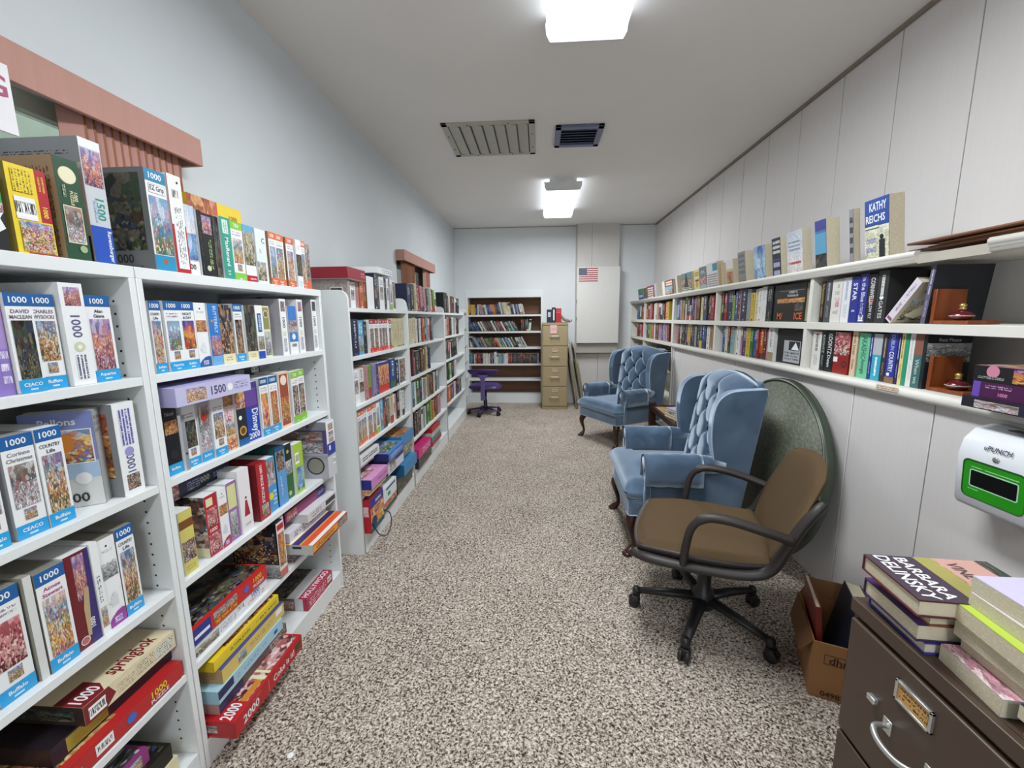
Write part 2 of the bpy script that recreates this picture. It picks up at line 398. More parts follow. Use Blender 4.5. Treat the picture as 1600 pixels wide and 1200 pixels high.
m = MB(); M_cup = plain('#d9d8d3', .5, var=.02); m.box(-.31, .0, 0, .31, .148, 1.16, M_cup); m.box(-.32, .03, -.16, .32, .15, 0, plain('#b0aca3', .6)); m.build('cupboard_body', cb)
m = MB(); m.box(-.325, -.03, .0, .325, -.002, 1.165, M_cup, bev=.003); cdoor = m.build('door', cb)
for z in (.35, .62): m = MB(); m.box(-.333, -.02, z, -.325, .0, z+.05, plain('#77726a', .4, .6)); m.build('hinge', cdoor)
# flag sticker
m = MB(); fw, fh = .29, .20; O, U, V = (xa+.015, YB-.182, 1.945), (fw, 0, 0), (0, 0, fh); m.box(xa+.015, YB-.1815, 1.945, xa+.015+fw, YB-.1802, 2.145, plain('#e8e4e2', .6))
els = [('Q', 0, k/13, 1, (k+1)/13, plain('#a03038' if k % 2 == 0 else '#e9e6e6', .6)) for k in range(13)]+[('Q', 0, 6/13, .42, 1, plain('#2c3557', .6))]
ws = plain('#dfe2ea', .6)
for r_ in range(9):
    for c_ in range(6 if r_ % 2 == 0 else 5):
        u = .035+(c_ + (0 if r_ % 2 == 0 else .5))*.07; v = 6/13+.03+r_*.056; els.append(('D', u, v, .011, ws))
m.deco(els, O, U, V); tag(m.build('flag_sticker'), 'small stars and stripes flag stuck on the cream wall cupboard', 'flag')

# ------------------------------------------------------------------ ceiling fittings
M_lens = glow('#eef6ff', 3.2); M_house = plain('#e7eaea', .4)
for (cx, y0, y1, lab) in ((.225, 1.0, 2.24, 'wraparound fluorescent ceiling light nearest the camera, cut by the top of the frame'), (.25, 4.60, 5.82, 'far wraparound fluorescent ceiling light with exposed end cap'), (.22, -2.2, -1.0, 'added fluorescent ceiling light behind the camera, out of view')):  # third fixture is added to carry the unseen lamp behind the camera
    t = empty('ceiling_light', (cx, (y0+y1)/2, HC), 0, lab, 'ceiling light', 'fluorescent ceiling lights'); L = (y1-y0)/2
    m = MB(); m.box(-.14, -L+.01, -.045, .14, L-.01, 0, M_house); m.build('housing', t)
    m = MB(); pr = [(-.19, -.03), (-.185, -.075), (-.17, -.108), (.17, -.108), (.185, -.075), (.19, -.03)]
    m.prism(pr, -L+.012, L-.012, M_lens, 'y'); m.build('diffuser', t)
    for s_ in (-1, 1):
        m = MB(); m.prism([(-.195, -.028), (-.19, -.08), (-.172, -.112), (.172, -.112), (.19, -.08), (.195, -.028)], s_*L-.006, s_*L+.006, M_house, 'y'); m.build('end_cap', t)
    m = MB(); [m.tube([(x, -L+.03, -.05), (x, L-.03, -.05)], .013, M_house, 8) for x in (-.07, .07)]; m.build('fluorescent_tube', t)
M_gr = plain('#b4b3a6', .5); M_slot = plain('#6b6a60', .7)
t = empty('return_grille', (-.375, 3.58, HC), 0, 'large cream return air grille with long louvres in the ceiling', 'vent')
m = MB()
for q in ((-.345, -.31, .345, -.27), (-.345, .27, .345, .31), (-.345, -.31, -.30, .31), (.30, -.31, .345, .31)): m.box(q[0], q[1], -.012, q[2], q[3], 0, M_gr, bev=.002, seg=1)
m.build('frame', t); m = MB(); m.box(-.30, -.27, -.004, .30, .27, 0, M_slot); m.build('backing', t)
for k in range(7):
    x = -.255+k*.085; m = MB(); m.box(-.038, -.268, -.003, .038, .268, .001, M_gr, mat=Matrix.Translation((x, 0, -.008)) @ Matrix.Rotation(R(10), 4, 'Y')); m.build('louvre', t)
for x, y in ((-.325, -.1), (-.325, .15), (.325, -.1), (.325, .15), (-.15, -.29), (.15, -.29), (-.15, .29), (.15, .29)):
    m = MB(); m.lathe([(.006, -.015), (.006, -.012)], M_slot, 8, Matrix.Translation((x, y, 0))); m.build('screw', t)
M_bl = plain('#6d7690', .45, .3); t = empty('supply_register', (.305, 3.56, HC), 0, 'small blue grey supply register beside the large ceiling grille', 'vent')
m = MB()
for q in ((-.18, -.19, .18, -.14), (-.18, .14, .18, .19), (-.18, -.19, -.135, .19), (.135, -.19, .18, .19)): m.box(q[0], q[1], -.02, q[2], q[3], 0, M_bl, bev=.004, seg=1)
m.build('frame', t); m = MB(); m.box(-.135, -.14, -.003, .135, .14, 0, plain('#30364a', .6)); m.build('backing', t)
for k in range(6):
    y = -.115+k*.046; m = MB(); m.box(-.135, -.018, -.0015, .135, .018, .0015, M_bl, mat=Matrix.Translation((0, y, -.011)) @ Matrix.Rotation(R(28), 4, 'X')); m.build('blade', t)

# ------------------------------------------------------------------ valances and blinds
M_val = wall_mat('valance_fabric', '#bb8f83', grain=1, var=.06); M_sl = wall_mat('blind_vane', '#b98c82', grain=1, var=.06); M_sl2 = plain('#8f4f26', .6); M_slb = wall_mat('brown_vane', '#8a5f45', grain=1, var=.1)
def valance(y0, y1, z0, z1, label):
    t = empty('window_valance', (XL, (y0+y1)/2, z0), 0, label, 'valance'); L = (y1-y0)/2
    m = MB(); m.box(.07, -L, 0, .085, L, z1-z0, M_val, bev=.002, seg=1); m.build('face_board', t)
    m = MB(); m.box(.0, -L, z1-z0-.012, .07, L, z1-z0, M_val); m.build('top_board', t)
    for s_ in (-1, 1): m = MB(); m.box(0, min(s_*L, s_*(L-.012)), 0, .07, max(s_*L, s_*(L-.012)), z1-z0-.012, M_val); m.build('end_board', t)
valance(-1.0, ypx(316, -1.265, 2.02), 1.975, 2.07, 'wide dusty pink window valance above the puzzle shelves')
valance(ypx(632, -1.265, 2.0), ypx(680, -1.265, 2.0), 1.95, 2.05, 'short dusty pink valance over the far window')
def blind(y0, y1, z0, z1, n, mt, ang, label):
    t = empty('vertical_blind', (XL+.035, (y0+y1)/2, z0), 0, label, 'blind'); L = (y1-y0)/2
    m = MB(); m.box(-.02, -L, z1-z0-.02, .02, L, z1-z0, M_sl2); m.build('head_rail', t)
    for k in range(n):
        y = -L+.03+k*(2*L-.06)/(n-1); m = MB()
        q_ = Matrix.Translation((0, y, 0)) @ Matrix.Rotation(R(ang+(k*37 % 17)-8), 4, 'Z'); m.box(-.03, -.002, 0, .024, .002, z1-z0-.02, mt, mat=q_); m.box(.024, -.0025, 0, .03, .0025, z1-z0-.02, M_sl2, mat=q_); m.build('vane', t)
blind(1.17, 1.55, 1.60, 2.052, 13, M_sl, 72, 'stacked pinkish brown vertical blind vanes under the wide valance')
blind(4.09, 4.44, 1.60, 2.025, 8, M_slb, 60, 'brown vertical blind vanes at the near edge of the far window')
blind(4.86, 5.08, 1.60, 2.025, 6, M_sl, 65, 'brown vertical blind vanes at the far edge of the far window')
m = MB(); y1 = ypx(26, -1.25, 1.9); y0 = y1-.22; m.box(-1.262, y0, 1.845, -1.254, y1, 2.0, plain('#e9e7ea', .5))
m.deco([('T', 'G', .86, .66, .32, plain('#a5476a', .5)), ('T', 'CAMPS', .62, .2, .15, plain('#8f5a78', .5), 0, .6)], (-1.254, y0, 1.845), (0, y1-y0, 0), (0, 0, .155))
tag(m.build('hanging_sign'), 'white card sign with a pink letter G hung on the wide valance', 'sign')

# ------------------------------------------------------------------ left bookcases
XS = -1.04
Z12 = [.09, .365, .640, .955, 1.255]
M_hole = plain('#26262a', .9)
def bookcase(y0, y1, zs, ztop, label, depth=.285, xf=XS, th=.022, sides='flat', kick=.085, zside=None, skip=(), shelf_labels=None, group='white bookcases along the left wall'):
    t = empty('bookcase', (xf, (y0+y1)/2, 0), 0, label, 'bookcase', group); L = (y1-y0)/2; sd = .018; zs_ = zside or ztop
    for s_ in (-1, 1):
        m = MB(); a, b = sorted((s_*L, s_*(L-sd)))
        if sides == 'flat': m.box(-depth, a, 0, 0, b, zs_-(.03 if zs_ == ztop else 0), WHITE, bev=.0015, seg=1)
        else:
            r_ = .05; pr = [(-depth, 0), (0, 0), (0, zs_-r_)] + [(-r_+r_*math.cos(q*math.pi/8), zs_-r_+r_*math.sin(q*math.pi/8)) for q in range(1, 5)] + [(-depth, zs_)]
            if sides == 'step' and s_ == 1: pr = [(-depth, 0), (0, 0), (0, ztop+.02), (-.005, ztop+.035), (-.03, ztop+.05), (-.10, ztop+.055), (-.115, ztop+.09), (-.15, ztop+.12), (-.16, ztop+.15), (-depth, ztop+.16)]
            if sides == 'step' and s_ == 1: pass
            m.prism([(p, q) for p, q in pr], a, b, WHITE, 'y', bev=.0015, seg=1)
        m.build('side_panel', t)
        if depth > .2 and y0 < 3:
            m = MB(); yy = a-.0004 if s_ == 1 else b+.0004
            for xx in (-.05, -.23):
                for z in [q*.032+.14 for q in range(42)]:
                    if z < ztop-.05: m.box(xx-.0028, min(yy, yy-.0003*s_), z-.0028, xx+.0028, max(yy, yy-.0003*s_), z+.0028, M_hole)
            m.build('peg_holes', t)['kind'] = 'stuff'
    m = MB(); m.box(-depth, -L, ztop-.03, 0, L, ztop, WHITE, bev=.0015, seg=1) if sides == 'flat' else m.box(-depth, -L+sd, ztop-.022, 0, L-sd, ztop, WHITE)
    m.build('top_board', t)
    for k, z in enumerate(zs): m = MB(); m.box(-depth+.006, -L+sd, z-th, -.002, L-sd, z, WHITE, bev=.001, seg=1); m.build('shelf', t)
    m = MB(); m.box(-.02, -L+sd, 0, -.004, L-sd, zs[0]-th, WHITE); m.build('kick_board', t)
    m = MB(); m.box(-depth-.004, -L, .0, -depth+.002, L, ztop-.002, plain('#9fa2a4', .7)); m.build('back_panel', t)
    return t
bookcase(.11, 1.045, Z12, 1.54, 'white five shelf puzzle bookcase nearest the camera, cut by the left edge')
bookcase(1.0465, 1.98, Z12, 1.54, 'white puzzle bookcase between the nearest one and the gap')
bookcase(2.26, 3.30, [.125, .365, .655, .905, 1.19], 1.465, 'white bookcase with a tall rounded side panel after the gap', sides='round', zside=1.56, depth=.30)
bookcase(3.302, 4.61, [.125, .40, .655, .92, 1.19], 1.465, 'white bookcase under the far window, books on every shelf', sides='round', zside=1.53, depth=.30)
bookcase(4.612, 5.86, [.125, .42, .68, .93, 1.20], 1.465, 'last white bookcase of the left row, bottom shelf empty', sides='round', zside=1.50, depth=.30)
bookcase(5.95, 6.83, [.15, .45, .72, .98, 1.25], 1.50, 'narrow white bookcase tucked into the far left corner', depth=.17, xf=-1.165, sides='round', zside=1.56)

# ------------------------------------------------------------------ built-in back bookcase
ZB = [.40, .655, .925, 1.187, 1.455]
t = empty('built_in_bookcase', ((BX0+BX1)/2, YB, 0), 0, 'white built-in bookcase with dark brown back board in the far wall', 'bookcase')
hw = (BX1-BX0)/2; M_bk = wood_mat('brown_backboard', '#5a3a26', '#7a5236', .6, 0)
m = MB(); m.box(-hw, .255, .0, hw, .27, 1.75, M_bk); m.build('back_board', t)
for s_ in (-1, 1): m = MB(); a, b = sorted((s_*hw, s_*(hw+.03))); m.box(a, -.01, 0, b, .26, 1.85, WHITE); m.build('side_board', t)
m = MB(); m.box(-hw, -.008, BZ1, hw, .254, 1.8495, WHITE); m.build('header', t)
m = MB(); m.box(-hw, -.008, 0, hw, .26, .142, WHITE); m.build('base', t)
for z in ZB: m = MB(); m.box(-hw, -.006, z-.028, hw, .253, z, WHITE); m.build('shelf', t)

# ------------------------------------------------------------------ right wall shelves
XF = 1.465; M_cr = plain('#dedcd4', .45, var=.02)
t = empty('wall_shelving', (XF, 0, 1.09), 0, 'long cream three tier wall shelving built above the lower right wall', 'shelving')
ymax = YB-.001
m = MB(); m.box(0, -.6, .51, XU-XF, ymax, .535, M_cr); m.build('top_shelf', t)
def mould(y0, y1, name='moulding'):
    m = MB(); pr = [(0, .505), (-.012, .508), (-.012, .520), (-.017, .523), (-.017, .531), (-.022, .534), (-.022, .545), (-.016, .552), (0, .553)]
    m.prism(pr, y0, y1, M_cr, 'y'); return m.build(name, t)
mould(-.6, ypx(1553, XF, 1.62)); mould(ypx(1437, XF, 1.62), ymax)
m = MB(); m.box(-.004, ypx(1553, XF, 1.62)-.0, .503, .0, ypx(1437, XF, 1.62), .537, plain('#b3aca0', .6)); m.build('raw_edge', t)
m = MB(); m.box(0, -.6, .235, XU-XF, ymax, .272, M_cr, bev=.0015, seg=1); m.build('middle_shelf', t)
m = MB(); m.prism([(XU-XF, .0), (XU-XF, .02), (.0, .02), (-.012, .017), (-.02, .008), (-.022, -.004), (-.018, -.016), (-.006, -.022), (.004, -.02), (.008, .0)], -.6, 4.695, M_cr, 'y'); m.box(0, 4.695, -.016, XU-XF, ymax, .02, M_cr); m.build('ledge', t)
for k, (yu, yl, th) in enumerate(((2.40, 2.42, .028), (3.62, 3.62, .03), (4.74, 4.74, .06), (6.0, 6.0, .035))):
    m = MB(); m.box(.001, yu-th/2, .27, XU-XF, yu+th/2, .51, M_cr); m.build('divider', t)
    m = MB(); m.box(.001, yl-th/2, .02, XU-XF, yl+th/2, .236, M_cr); m.build('divider', t)
m = MB(); m.box(.001, ymax-.03, .02, XU-XF, ymax, .51, M_cr); m.build('divider', t)
# far unit continues down to the floor
t = empty('low_bookcase', (XF, 4.71, 0), 0, 'cream low bookcase under the far end of the wall shelving, behind the far armchair', 'bookcase')
L = ymax-4.71
for a in (0, L-.03, 1.28): m = MB(); m.box(.002, a, 0, XU-XF, a+.03, 1.065, M_cr); m.build('upright', t)
for z in (.10, .42, .74): m = MB(); m.box(.003, .03, z, XU-XF, L-.03, z+.03, M_cr); m.build('shelf', t)
m = MB(); m.box(XU-XF-.01, 0, 0, XU-XF, L, 1.06, M_cr); m.build('back_panel', t)

# ------------------------------------------------------------------ printed pictures
SP = ['#c9402f', '#e7c44a', '#3c6ea8', '#4c8a3e', '#efe7dc', '#7b3d74', '#22262c', '#d98a3b']
def sp(*i): return [SP[k] for k in i]
PIC = {
 'village': pic('village', [(0, '#5b6b3a'), (.35, '#b98b57'), (.55, '#c9b8a0'), (.75, '#7aa0c9'), (1, '#4f7fc0')], ['#a93a2d', '#e9e2d2', '#3b5f35', '#d8a24a', '#43332c'], 14),
 'garden': pic('garden', [(0, '#3c5a2d'), (.4, '#5f8a3c'), (.6, '#8a5a46'), (.8, '#86b3d9'), (1, '#5c93d0')], ['#d23c46', '#f0d05a', '#e58bb0', '#2c4a28', '#f1ece2'], 18),
 'sunset': pic('sunset', [(0, '#5a2318'), (.3, '#c8441f'), (.5, '#f0b02c'), (.7, '#b8455f'), (.85, '#2f4fc0'), (1, '#2440b4')], ['#7a2a18', '#f2c23a', '#22283c', '#d86a2a'], 10, .35),
 'night': pic('night', [(0, '#1a1412'), (.35, '#5d3c22'), (.6, '#26354a'), (1, '#141c2c')], ['#e2a44a', '#f3d79a', '#11151d', '#45607a', '#7a2b22'], 20, .5),
 'dark': pic('dark', [(0, '#15161a'), (.5, '#2a2d2c'), (.8, '#1c2a38'), (1, '#14181e')], ['#5f3d2a', '#4f6a3a', '#9a8d72', '#0c0d10', '#3a4a6a'], 16, .5),
 'purple': pic('purple', [(0, '#3c2e5a'), (.35, '#a85a4c'), (.55, '#c98a6a'), (.8, '#8d7ab8'), (1, '#a9a0d0')], ['#5a3c7a', '#d9885a', '#e9d9e0', '#3a2a4a', '#c2606a'], 16, .5),
 'snow': pic('snow', [(0, '#d9dde2'), (.4, '#c3c9d0'), (.6, '#6b6f72'), (.8, '#8a7a6a'), (1, '#b9b0b0')], ['#7a3326', '#e9ecee', '#2f3a2c', '#b94438', '#55606a'], 16, .5),
 'grey': pic('grey', [(0, '#4a4d50'), (.4, '#9a9da0'), (.7, '#c9cccd'), (1, '#e2e4e4')], ['#222426', '#f1f1ef', '#77797a', '#44474a', '#a9adae'], 20, .6),
 'balloon': pic('balloon', [(0, '#3f6b3a'), (.25, '#c96a2c'), (.5, '#e8902c'), (.75, '#d9a03a'), (1, '#7ab0dd')], ['#d8342a', '#f3d23c', '#3c7ac0', '#f2efe4', '#20242c'], 11, .45),
 'bright': pic('bright', [(0, '#c94a3a'), (.4, '#e0c04a'), (.7, '#5a9ac9'), (1, '#e9e4da')], SP, 14, .7),
 'animal': pic('animal', [(0, '#4c5a3a'), (.4, '#8c7a5a'), (.7, '#c9c0a8'), (1, '#9fc0d4')], ['#2c2a24', '#e9e4d6', '#6b4a2c', '#b9a27a', '#44603c'], 13, .55),
 'sea': pic('sea', [(0, '#3a5f3c'), (.3, '#4f8a5a'), (.45, '#5d94c8'), (.7, '#a9cbe8'), (1, '#7fb2e2')], ['#c23b2f', '#ece8de', '#35563a', '#2f6aa8', '#7a9a4a'], 14, .45),
 'redphoto': pic('redphoto', [(0, '#7a1a20'), (.5, '#b93340'), (1, '#c9606a')], ['#e8c0b8', '#5a1016', '#d9868a', '#33201e', '#f0e0d8'], 12, .6),
 'food': pic('food', [(0, '#5a2f1c'), (.5, '#c98a3a'), (1, '#b9502c')], ['#f0d28a', '#7a3018', '#d9a24a', '#2c1c14', '#c9402f'], 15, .7),
 'collage': pic('collage', [(0, '#3a3430'), (.5, '#7a6a5c'), (1, '#4a3c34')], ['#e9e2d6', '#2a2624', '#a9523c', '#c9b088', '#5c6a7a', '#1c1a1a'], 12, .9),
 'toys': pic('toys', [(0, '#7a1f2c'), (.5, '#c9402c'), (1, '#e0a03a')], ['#f0c83a', '#d8442c', '#f4e2c4', '#3a2c7a', '#e98a2c'], 7, .7),
 'pink': pic('pinkpic', [(0, '#c98a9a'), (.5, '#e0b0bc'), (1, '#f0d4da')], ['#f3ece2', '#c96a86', '#7a5a5a', '#e9c8cc'], 7, .5),
 'planks': pic('planks', [(0, '#9c8f89'), (.5, '#a39590'), (1, '#8d807b')], ['#b5a8a2', '#857872', '#98786f', '#a89c97'], 5, .5),
 'bone': pic('bones', [(0, '#d9d8bc'), (1, '#e6e6cc')], ['#f0f0dc', '#b9b890', '#d2d1b0', '#8f8f6c'], 22, .6),
 'vine': pic('vineyard', [(0, '#3c2a3a'), (.3, '#8a8a3c'), (.5, '#e0c078'), (.75, '#d9a49a'), (1, '#4a2f3c')], ['#b9a050', '#e9d4a0', '#7a5a6a', '#5c6a2c'], 30, .3),
 'teal': pic('tealcover', [(0, '#3f7f86'), (.5, '#5f9aa2'), (1, '#9fc0c4')], ['#2c5a60', '#c9dde0', '#7ab0b6'], 6, .3),
 'cloud': pic('cloudcover', [(0, '#d9bdb4'), (.4, '#e6e0e0'), (.7, '#c9d6e8'), (1, '#a9c0de')], ['#f0f0f2', '#cdd4e0', '#dccfca'], 5, .25),
 'blue': pic('bluecover', [(0, '#2c5aa0'), (.3, '#7ab0d8'), (.6, '#9fc9e4'), (1, '#2a62b0')], ['#c9e0f0', '#4a86c0', '#1f4a90'], 5, .2),
}
def C(h, r=.42): return plain(h, r, var=.03, scale=20)
BLU, SKY, WHT, INK, CRM, ORG, LIM, KRAFT = C('#1f5fa0'), C('#2aa0dc'), C('#eceeef'), C('#26282c'), C('#e3dcb4'), C('#dd6a3c'), C('#86c23a'), C('#a98a62')
GREY, RED, NAVY, YEL, LAV, MAR, PUR, GRN = C('#b9bbbd'), C('#b3202c'), C('#1b2140'), C('#ecd02c'), C('#b9b6dc'), C('#7c1c24'), C('#5c2f86'), C('#1f4a30')
def sc(p='#eceeef', i='#5b6470', r=3, v=False, d=.5): return scrib(p, i, r, v, d)

def buf(p, brand='Buffalo', title=None, n='1000', top=BLU, bot=SKY, body=WHT, lower='piece', tm=None):
    e = [('Q', 0, 0, 1, 1, body), ('Q', 0, .87, 1, 1, top), ('T', n, .5, .935, .062, WHT, 0, .78)]
    if title:
        for k, w_ in enumerate(title): e.append(('T', w_, .5, .82-.055*k, .038, tm or C('#4b5560'), 0, .8))
    else: e.append(('Q', .14, .76, .86, .84, sc('#eceeef', '#8a7f86', 2)))
    if lower == 'piece': e += [('Q', .12, .30, .9, .72, PIC[p]), ('Q', .34, .17, .72, .28, PIC['grey' if p == 'grey' else 'village'])]
    else: e += [('Q', .12, .14, .88, .73, PIC[p])]
    e += [('Q', 0, 0, 1, .135, bot), ('T', brand, .5, .082, .036, WHT, 0, .7), ('Q', .36, .025, .64, .042, C('#bfe3f4'))]
    return e
def home(p, bot=PUR, pc='#d5d8da'):
    return [('Q', 0, 0, 1, 1, WHT), ('Q', .2, .84, .8, .87, sc()), ('D', .5, .91, .06, INK), ('Q', .06, .55, .94, .73, PIC[p]), ('Q', .3, .22, .7, .34, C(pc)), ('D', .5, .36, .11, C(pc)), ('D', .28, .28, .1, C(pc)),
            ('P', [(0, 0), (1, 0), (1, .15), (.8, .165), (.5, .15), (.2, .11), (0, .06)], bot), ('Q', .3, .03, .75, .1, sc('#8b6cb0', '#f4f4f8', 3))]
def tall(p, n='1000', q=-1, body=WHT, ink=C('#5c5f86'), rev=False):
    e = [('Q', 0, 0, 1, 1, body)]
    if not rev: e += [('Q', .18, .78, .86, .96, PIC[p]), ('T', n, .5, .58, .42, ink, q, .26), ('D', .5, .38, .24, C('#cfd3b0')), ('D', .5, .38, .1, WHT), ('Q', .25, .06, .72, .3, sc('#eceeef', '#60637c', 3, True, .6))]
    else: e += [('Q', .2, .05, .82, .22, PIC[p]), ('T', n, .5, .34, .4, ink, 1, .2), ('D', .5, .47, .22, C('#9a96cc')), ('Q', .22, .54, .8, .93, sc('#dcdcee', '#5a5a96', 4, True, .6))]
    return e
def cover(p, n=None, band='#b5b7b8', ink=INK): 
    return [('Q', 0, 0, 1, 1, C(band)), ('Q', .06, .16, .94, .96, PIC[p])] + ([('T', n, .6, .085, .075, ink, 0, .5)] if n else [])
def full(p, bot=CRM, txt='#8a7a50'): return [('Q', 0, 0, 1, 1, PIC[p]), ('Q', 0, 0, 1, .16, bot), ('Q', .25, .04, .75, .12, sc('#e3dcb4', txt, 2))]
def longface(body, *els): return [('Q', 0, 0, 1, 1, body)] + list(els)
BAR = sc('#f2f2f0', '#222226', 1, False, .5)

def puz(side, xf, y0, y1, z, h, d, label, front, left=(), top=(), right=(), body=WHT, group=None, lean=0, rot=0, name='puzzle_box', cat='puzzle box'):
    """a box on a shelf: side L = left wall (front faces +x), R = right wall, B = back wall (then xf is y)"""
    w_ = y1-y0; m = MB(); m.box(0, 0, 0, w_, d, h, body)
    if front: m.deco(front, (0, 0, 0), (w_, 0, 0), (0, 0, h))
    if left: m.deco(left, (0, d, 0), (0, -d, 0), (0, 0, h))
    if right: m.deco(right, (w_, 0, 0), (0, d, 0), (0, 0, h))
    if top: m.deco(top, (0, 0, h), (w_, 0, 0), (0, d, 0))
    o = m.build(name)
    if side == 'L': loc, a = (xf, y0, z), R(90)
    elif side == 'R': loc, a = (xf, y1, z), R(-90)
    else: loc, a = (y0, xf, z), 0
    o.matrix_world = Matrix.Translation(loc) @ Matrix.Rotation(a+R(rot), 4, 'Z') @ Matrix.Rotation(R(lean), 4, 'Y')
    return tag(o, label, cat, group)
def L_(z, pl, pr, pt, label, front, xf=None, d=.25, hmax=.29, zt=None, **k):
    xf = xf or (-1.062+random.uniform(-.006, .006)); y0 = ypx(pl, -1.062, z); y1 = ypx(pr, -1.062, z)
    if z == 1.54 and pl > 278: d = min(d, .178)
    h = min(hmax, zpx(pt, xf, y0)-z)
    y1 -= .0012
    return puz('L', xf, y0, y1, z+.0006, h, min(d, xf+1.318), label, front, **k)

# ================================================================== nearest bookcase (unit 1)
G = 'jigsaw puzzles on top of the white bookcases'; z = 1.54
L_(z, -8, 20, 262, 'black green and pink puzzle box cut by the left frame edge, top of the shelves', [('Q', 0, 0, 1, 1, C('#1b1b20')), ('Q', .1, .5, 1, .95, PIC['pink']), ('Q', 0, .62, 1, .75, C('#2f9a4a')), ('P', [(.2, .2), (.95, .3), (.7, .42), (.95, .5), (.1, .46)], WHT)], group=G, hmax=.24)
L_(z, 33, 95, 251, 'worn yellow puzzle box with red edge, barcode and vineyard picture, top of the shelves', [('Q', 0, 0, 1, 1, YEL), ('Q', .72, .4, 1, 1, RED), ('Q', .25, 0, 1, .03, RED), ('T', '1000', .86, .52, .13, C('#f2dd55'), -1, .3), ('T', 'HOMETOWN', .9, .84, .055, C('#f2dd55'), -1, .3), ('T', 'COLLECTION', .8, .84, .05, C('#f2dd55'), -1, .3), ('Q', .1, .42, .62, .64, BAR), ('Q', .1, .62, .6, .65, WHT), ('Q', .1, .40, .62, .43, WHT), ('Q', .12, .7, .6, .95, sc('#ecd02c', '#6b6020', 6, True)), ('Q', .14, .04, .95, .38, PIC['garden'])], left=[('Q', 0, 0, 1, 1, C('#80702f'))], body=C('#80702f'), group=G, d=.2)
L_(z, 106, 144, 241, 'dark green puzzle box with round cream logo and a wolf picture, top of the shelves', [('Q', 0, 0, 1, 1, GRN), ('D', .5, .84, .36, CRM), ('D', .5, .84, .32, sc('#e8e2c0', '#2c4a38', 5)), ('T', '1000', .72, .64, .16, CRM, -1, .2), ('T', 'PUZZLE', .55, .62, .13, CRM, -1, .2), ('Q', .2, .62, .34, .74, sc('#1f4a30', '#cfd8b8', 2, True)), ('Q', .12, .17, .88, .54, CRM), ('Q', .15, .18, .85, .53, PIC['snow']), ('D', .7, .12, .16, C('#9fb58a'))], left=[('Q', 0, 0, 1, 1, C('#b08f70')), ('Q', .5, .0, .96, .9, sc('#b08f70', '#6e5238', 14, True))], body=C('#c2a486'), group=G)
L_(z, 154, 186, 212, 'tall grey puzzle box with blue base reading 1500, top of the shelves', [('Q', 0, 0, 1, 1, C('#c6cad0')), ('Q', .0, .93, 1, 1, WHT), ('Q', .05, .63, .95, .92, PIC['purple']), ('T', '1500', .62, .45, .42, C('#1f8f7c'), -1, .26), ('Q', .3, .34, .45, .52, sc('#c6cad0', '#4a86c8', 2, True)), ('Q', 0, 0, 1, .31, C('#1f4fb4')), ('T', 'Ravensburger', .82, .15, .2, WHT, -1, .28)], left=[('Q', 0, 0, 1, 1, GREY), ('Q', .0, .02, .96, .95, PIC['sunset']), ('Q', 0, .8, 1, 1, C('#8f9298')), ('Q', .1, .86, .9, .9, sc('#8f9298', '#3c3f44', 2)), ('Q', .8, .0, .99, .22, NAVY)], body=C('#cfd0c8'), group=G, d=.255)
L_(z, 245, 276, 260, 'blue banded grip puzzle box, lakeside front, dark cover with 1000 facing the camera', [('Q', 0, 0, 1, 1, WHT), ('Q', 0, .88, 1, 1, C('#2a86ae')), ('T', '1000', .5, .94, .06, WHT, 0, .7), ('Q', .12, .77, .92, .86, C('#b59aa6')), ('Q', .15, .775, .9, .855, WHT), ('T', 'EZ Grip', .52, .815, .05, INK, 0, .68), ('Q', .08, .17, .98, .74, PIC['sea']), ('Q', 0, 0, 1, .16, C('#2490be')), ('D', .5, .1, .12, C('#b0603c'))], left=[('Q', 0, 0, 1, 1, C('#77797b')), ('Q', .02, .2, .93, .95, PIC['dark']), ('T', '1000', .62, .12, .09, INK, 0, .55), ('Q', .4, .03, .85, .055, sc('#77797b', '#2a2a2c', 1))], group=G, d=.24)
L_(z, 279, 301, 269, 'white puzzle box with red edges and a barcode near its top, top of the shelves', [('Q', 0, 0, 1, 1, RED), ('Q', .04, .5, .98, 1, WHT), ('Q', .16, .05, .9, .6, WHT), ('Q', .25, .74, .7, .88, BAR), ('Q', .3, .1, .8, .68, sc('#eceeef', '#6a7068', 4, True)), ('D', .7, .93, .07, INK)], group=G, body=WHT)
L_(z, 301.5, 317, 318, 'low blue hazy seascape puzzle box with white foot beside the red edged one', [('Q', 0, 0, 1, 1, WHT), ('Q', 0, .2, 1, 1, PIC['cloud']), ('Q', .05, .22, .95, .6, PIC['blue']), ('T', '00', .3, .12, .08, INK)], group=G)
L_(z, 317.5, 325, 327, 'narrow black puzzle box spine, top of the shelves', [('Q', 0, 0, 1, 1, C('#141416')), ('Q', .4, .05, .6, .9, sc('#141416', '#555', 1, True))], group=G)
L_(z, 325.5, 352, 331, 'black puzzle box with a small photo and green lettering, top of the shelves', [('Q', 0, 0, 1, 1, C('#191a1b')), ('Q', .06, .68, .6, .96, PIC['purple']), ('Q', .3, .12, .5, .6, sc('#191a1b', '#9fc07a', 2, True)), ('D', .22, .14, .12, C('#c9cfb0')), ('Q', .66, 0, 1, 1, PIC['dark'])], group=G, body=C('#191a1b'))
L_(z, 353, 369, 337, 'teal puzzle box with vertical white lettering, top of the shelves', [('Q', 0, 0, 1, 1, C('#2f9a86')), ('Q', .2, .74, .75, .96, C('#cfe6da')), ('Q', .28, .76, .66, .94, sc('#cfe6da', '#2f7a6a', 2, True)), ('T', 'MaxRenard', .5, .45, .34, WHT, -1, .46), ('Q', .3, .06, .6, .16, sc('#2f9a86', '#dff0e8', 2))], group=G)
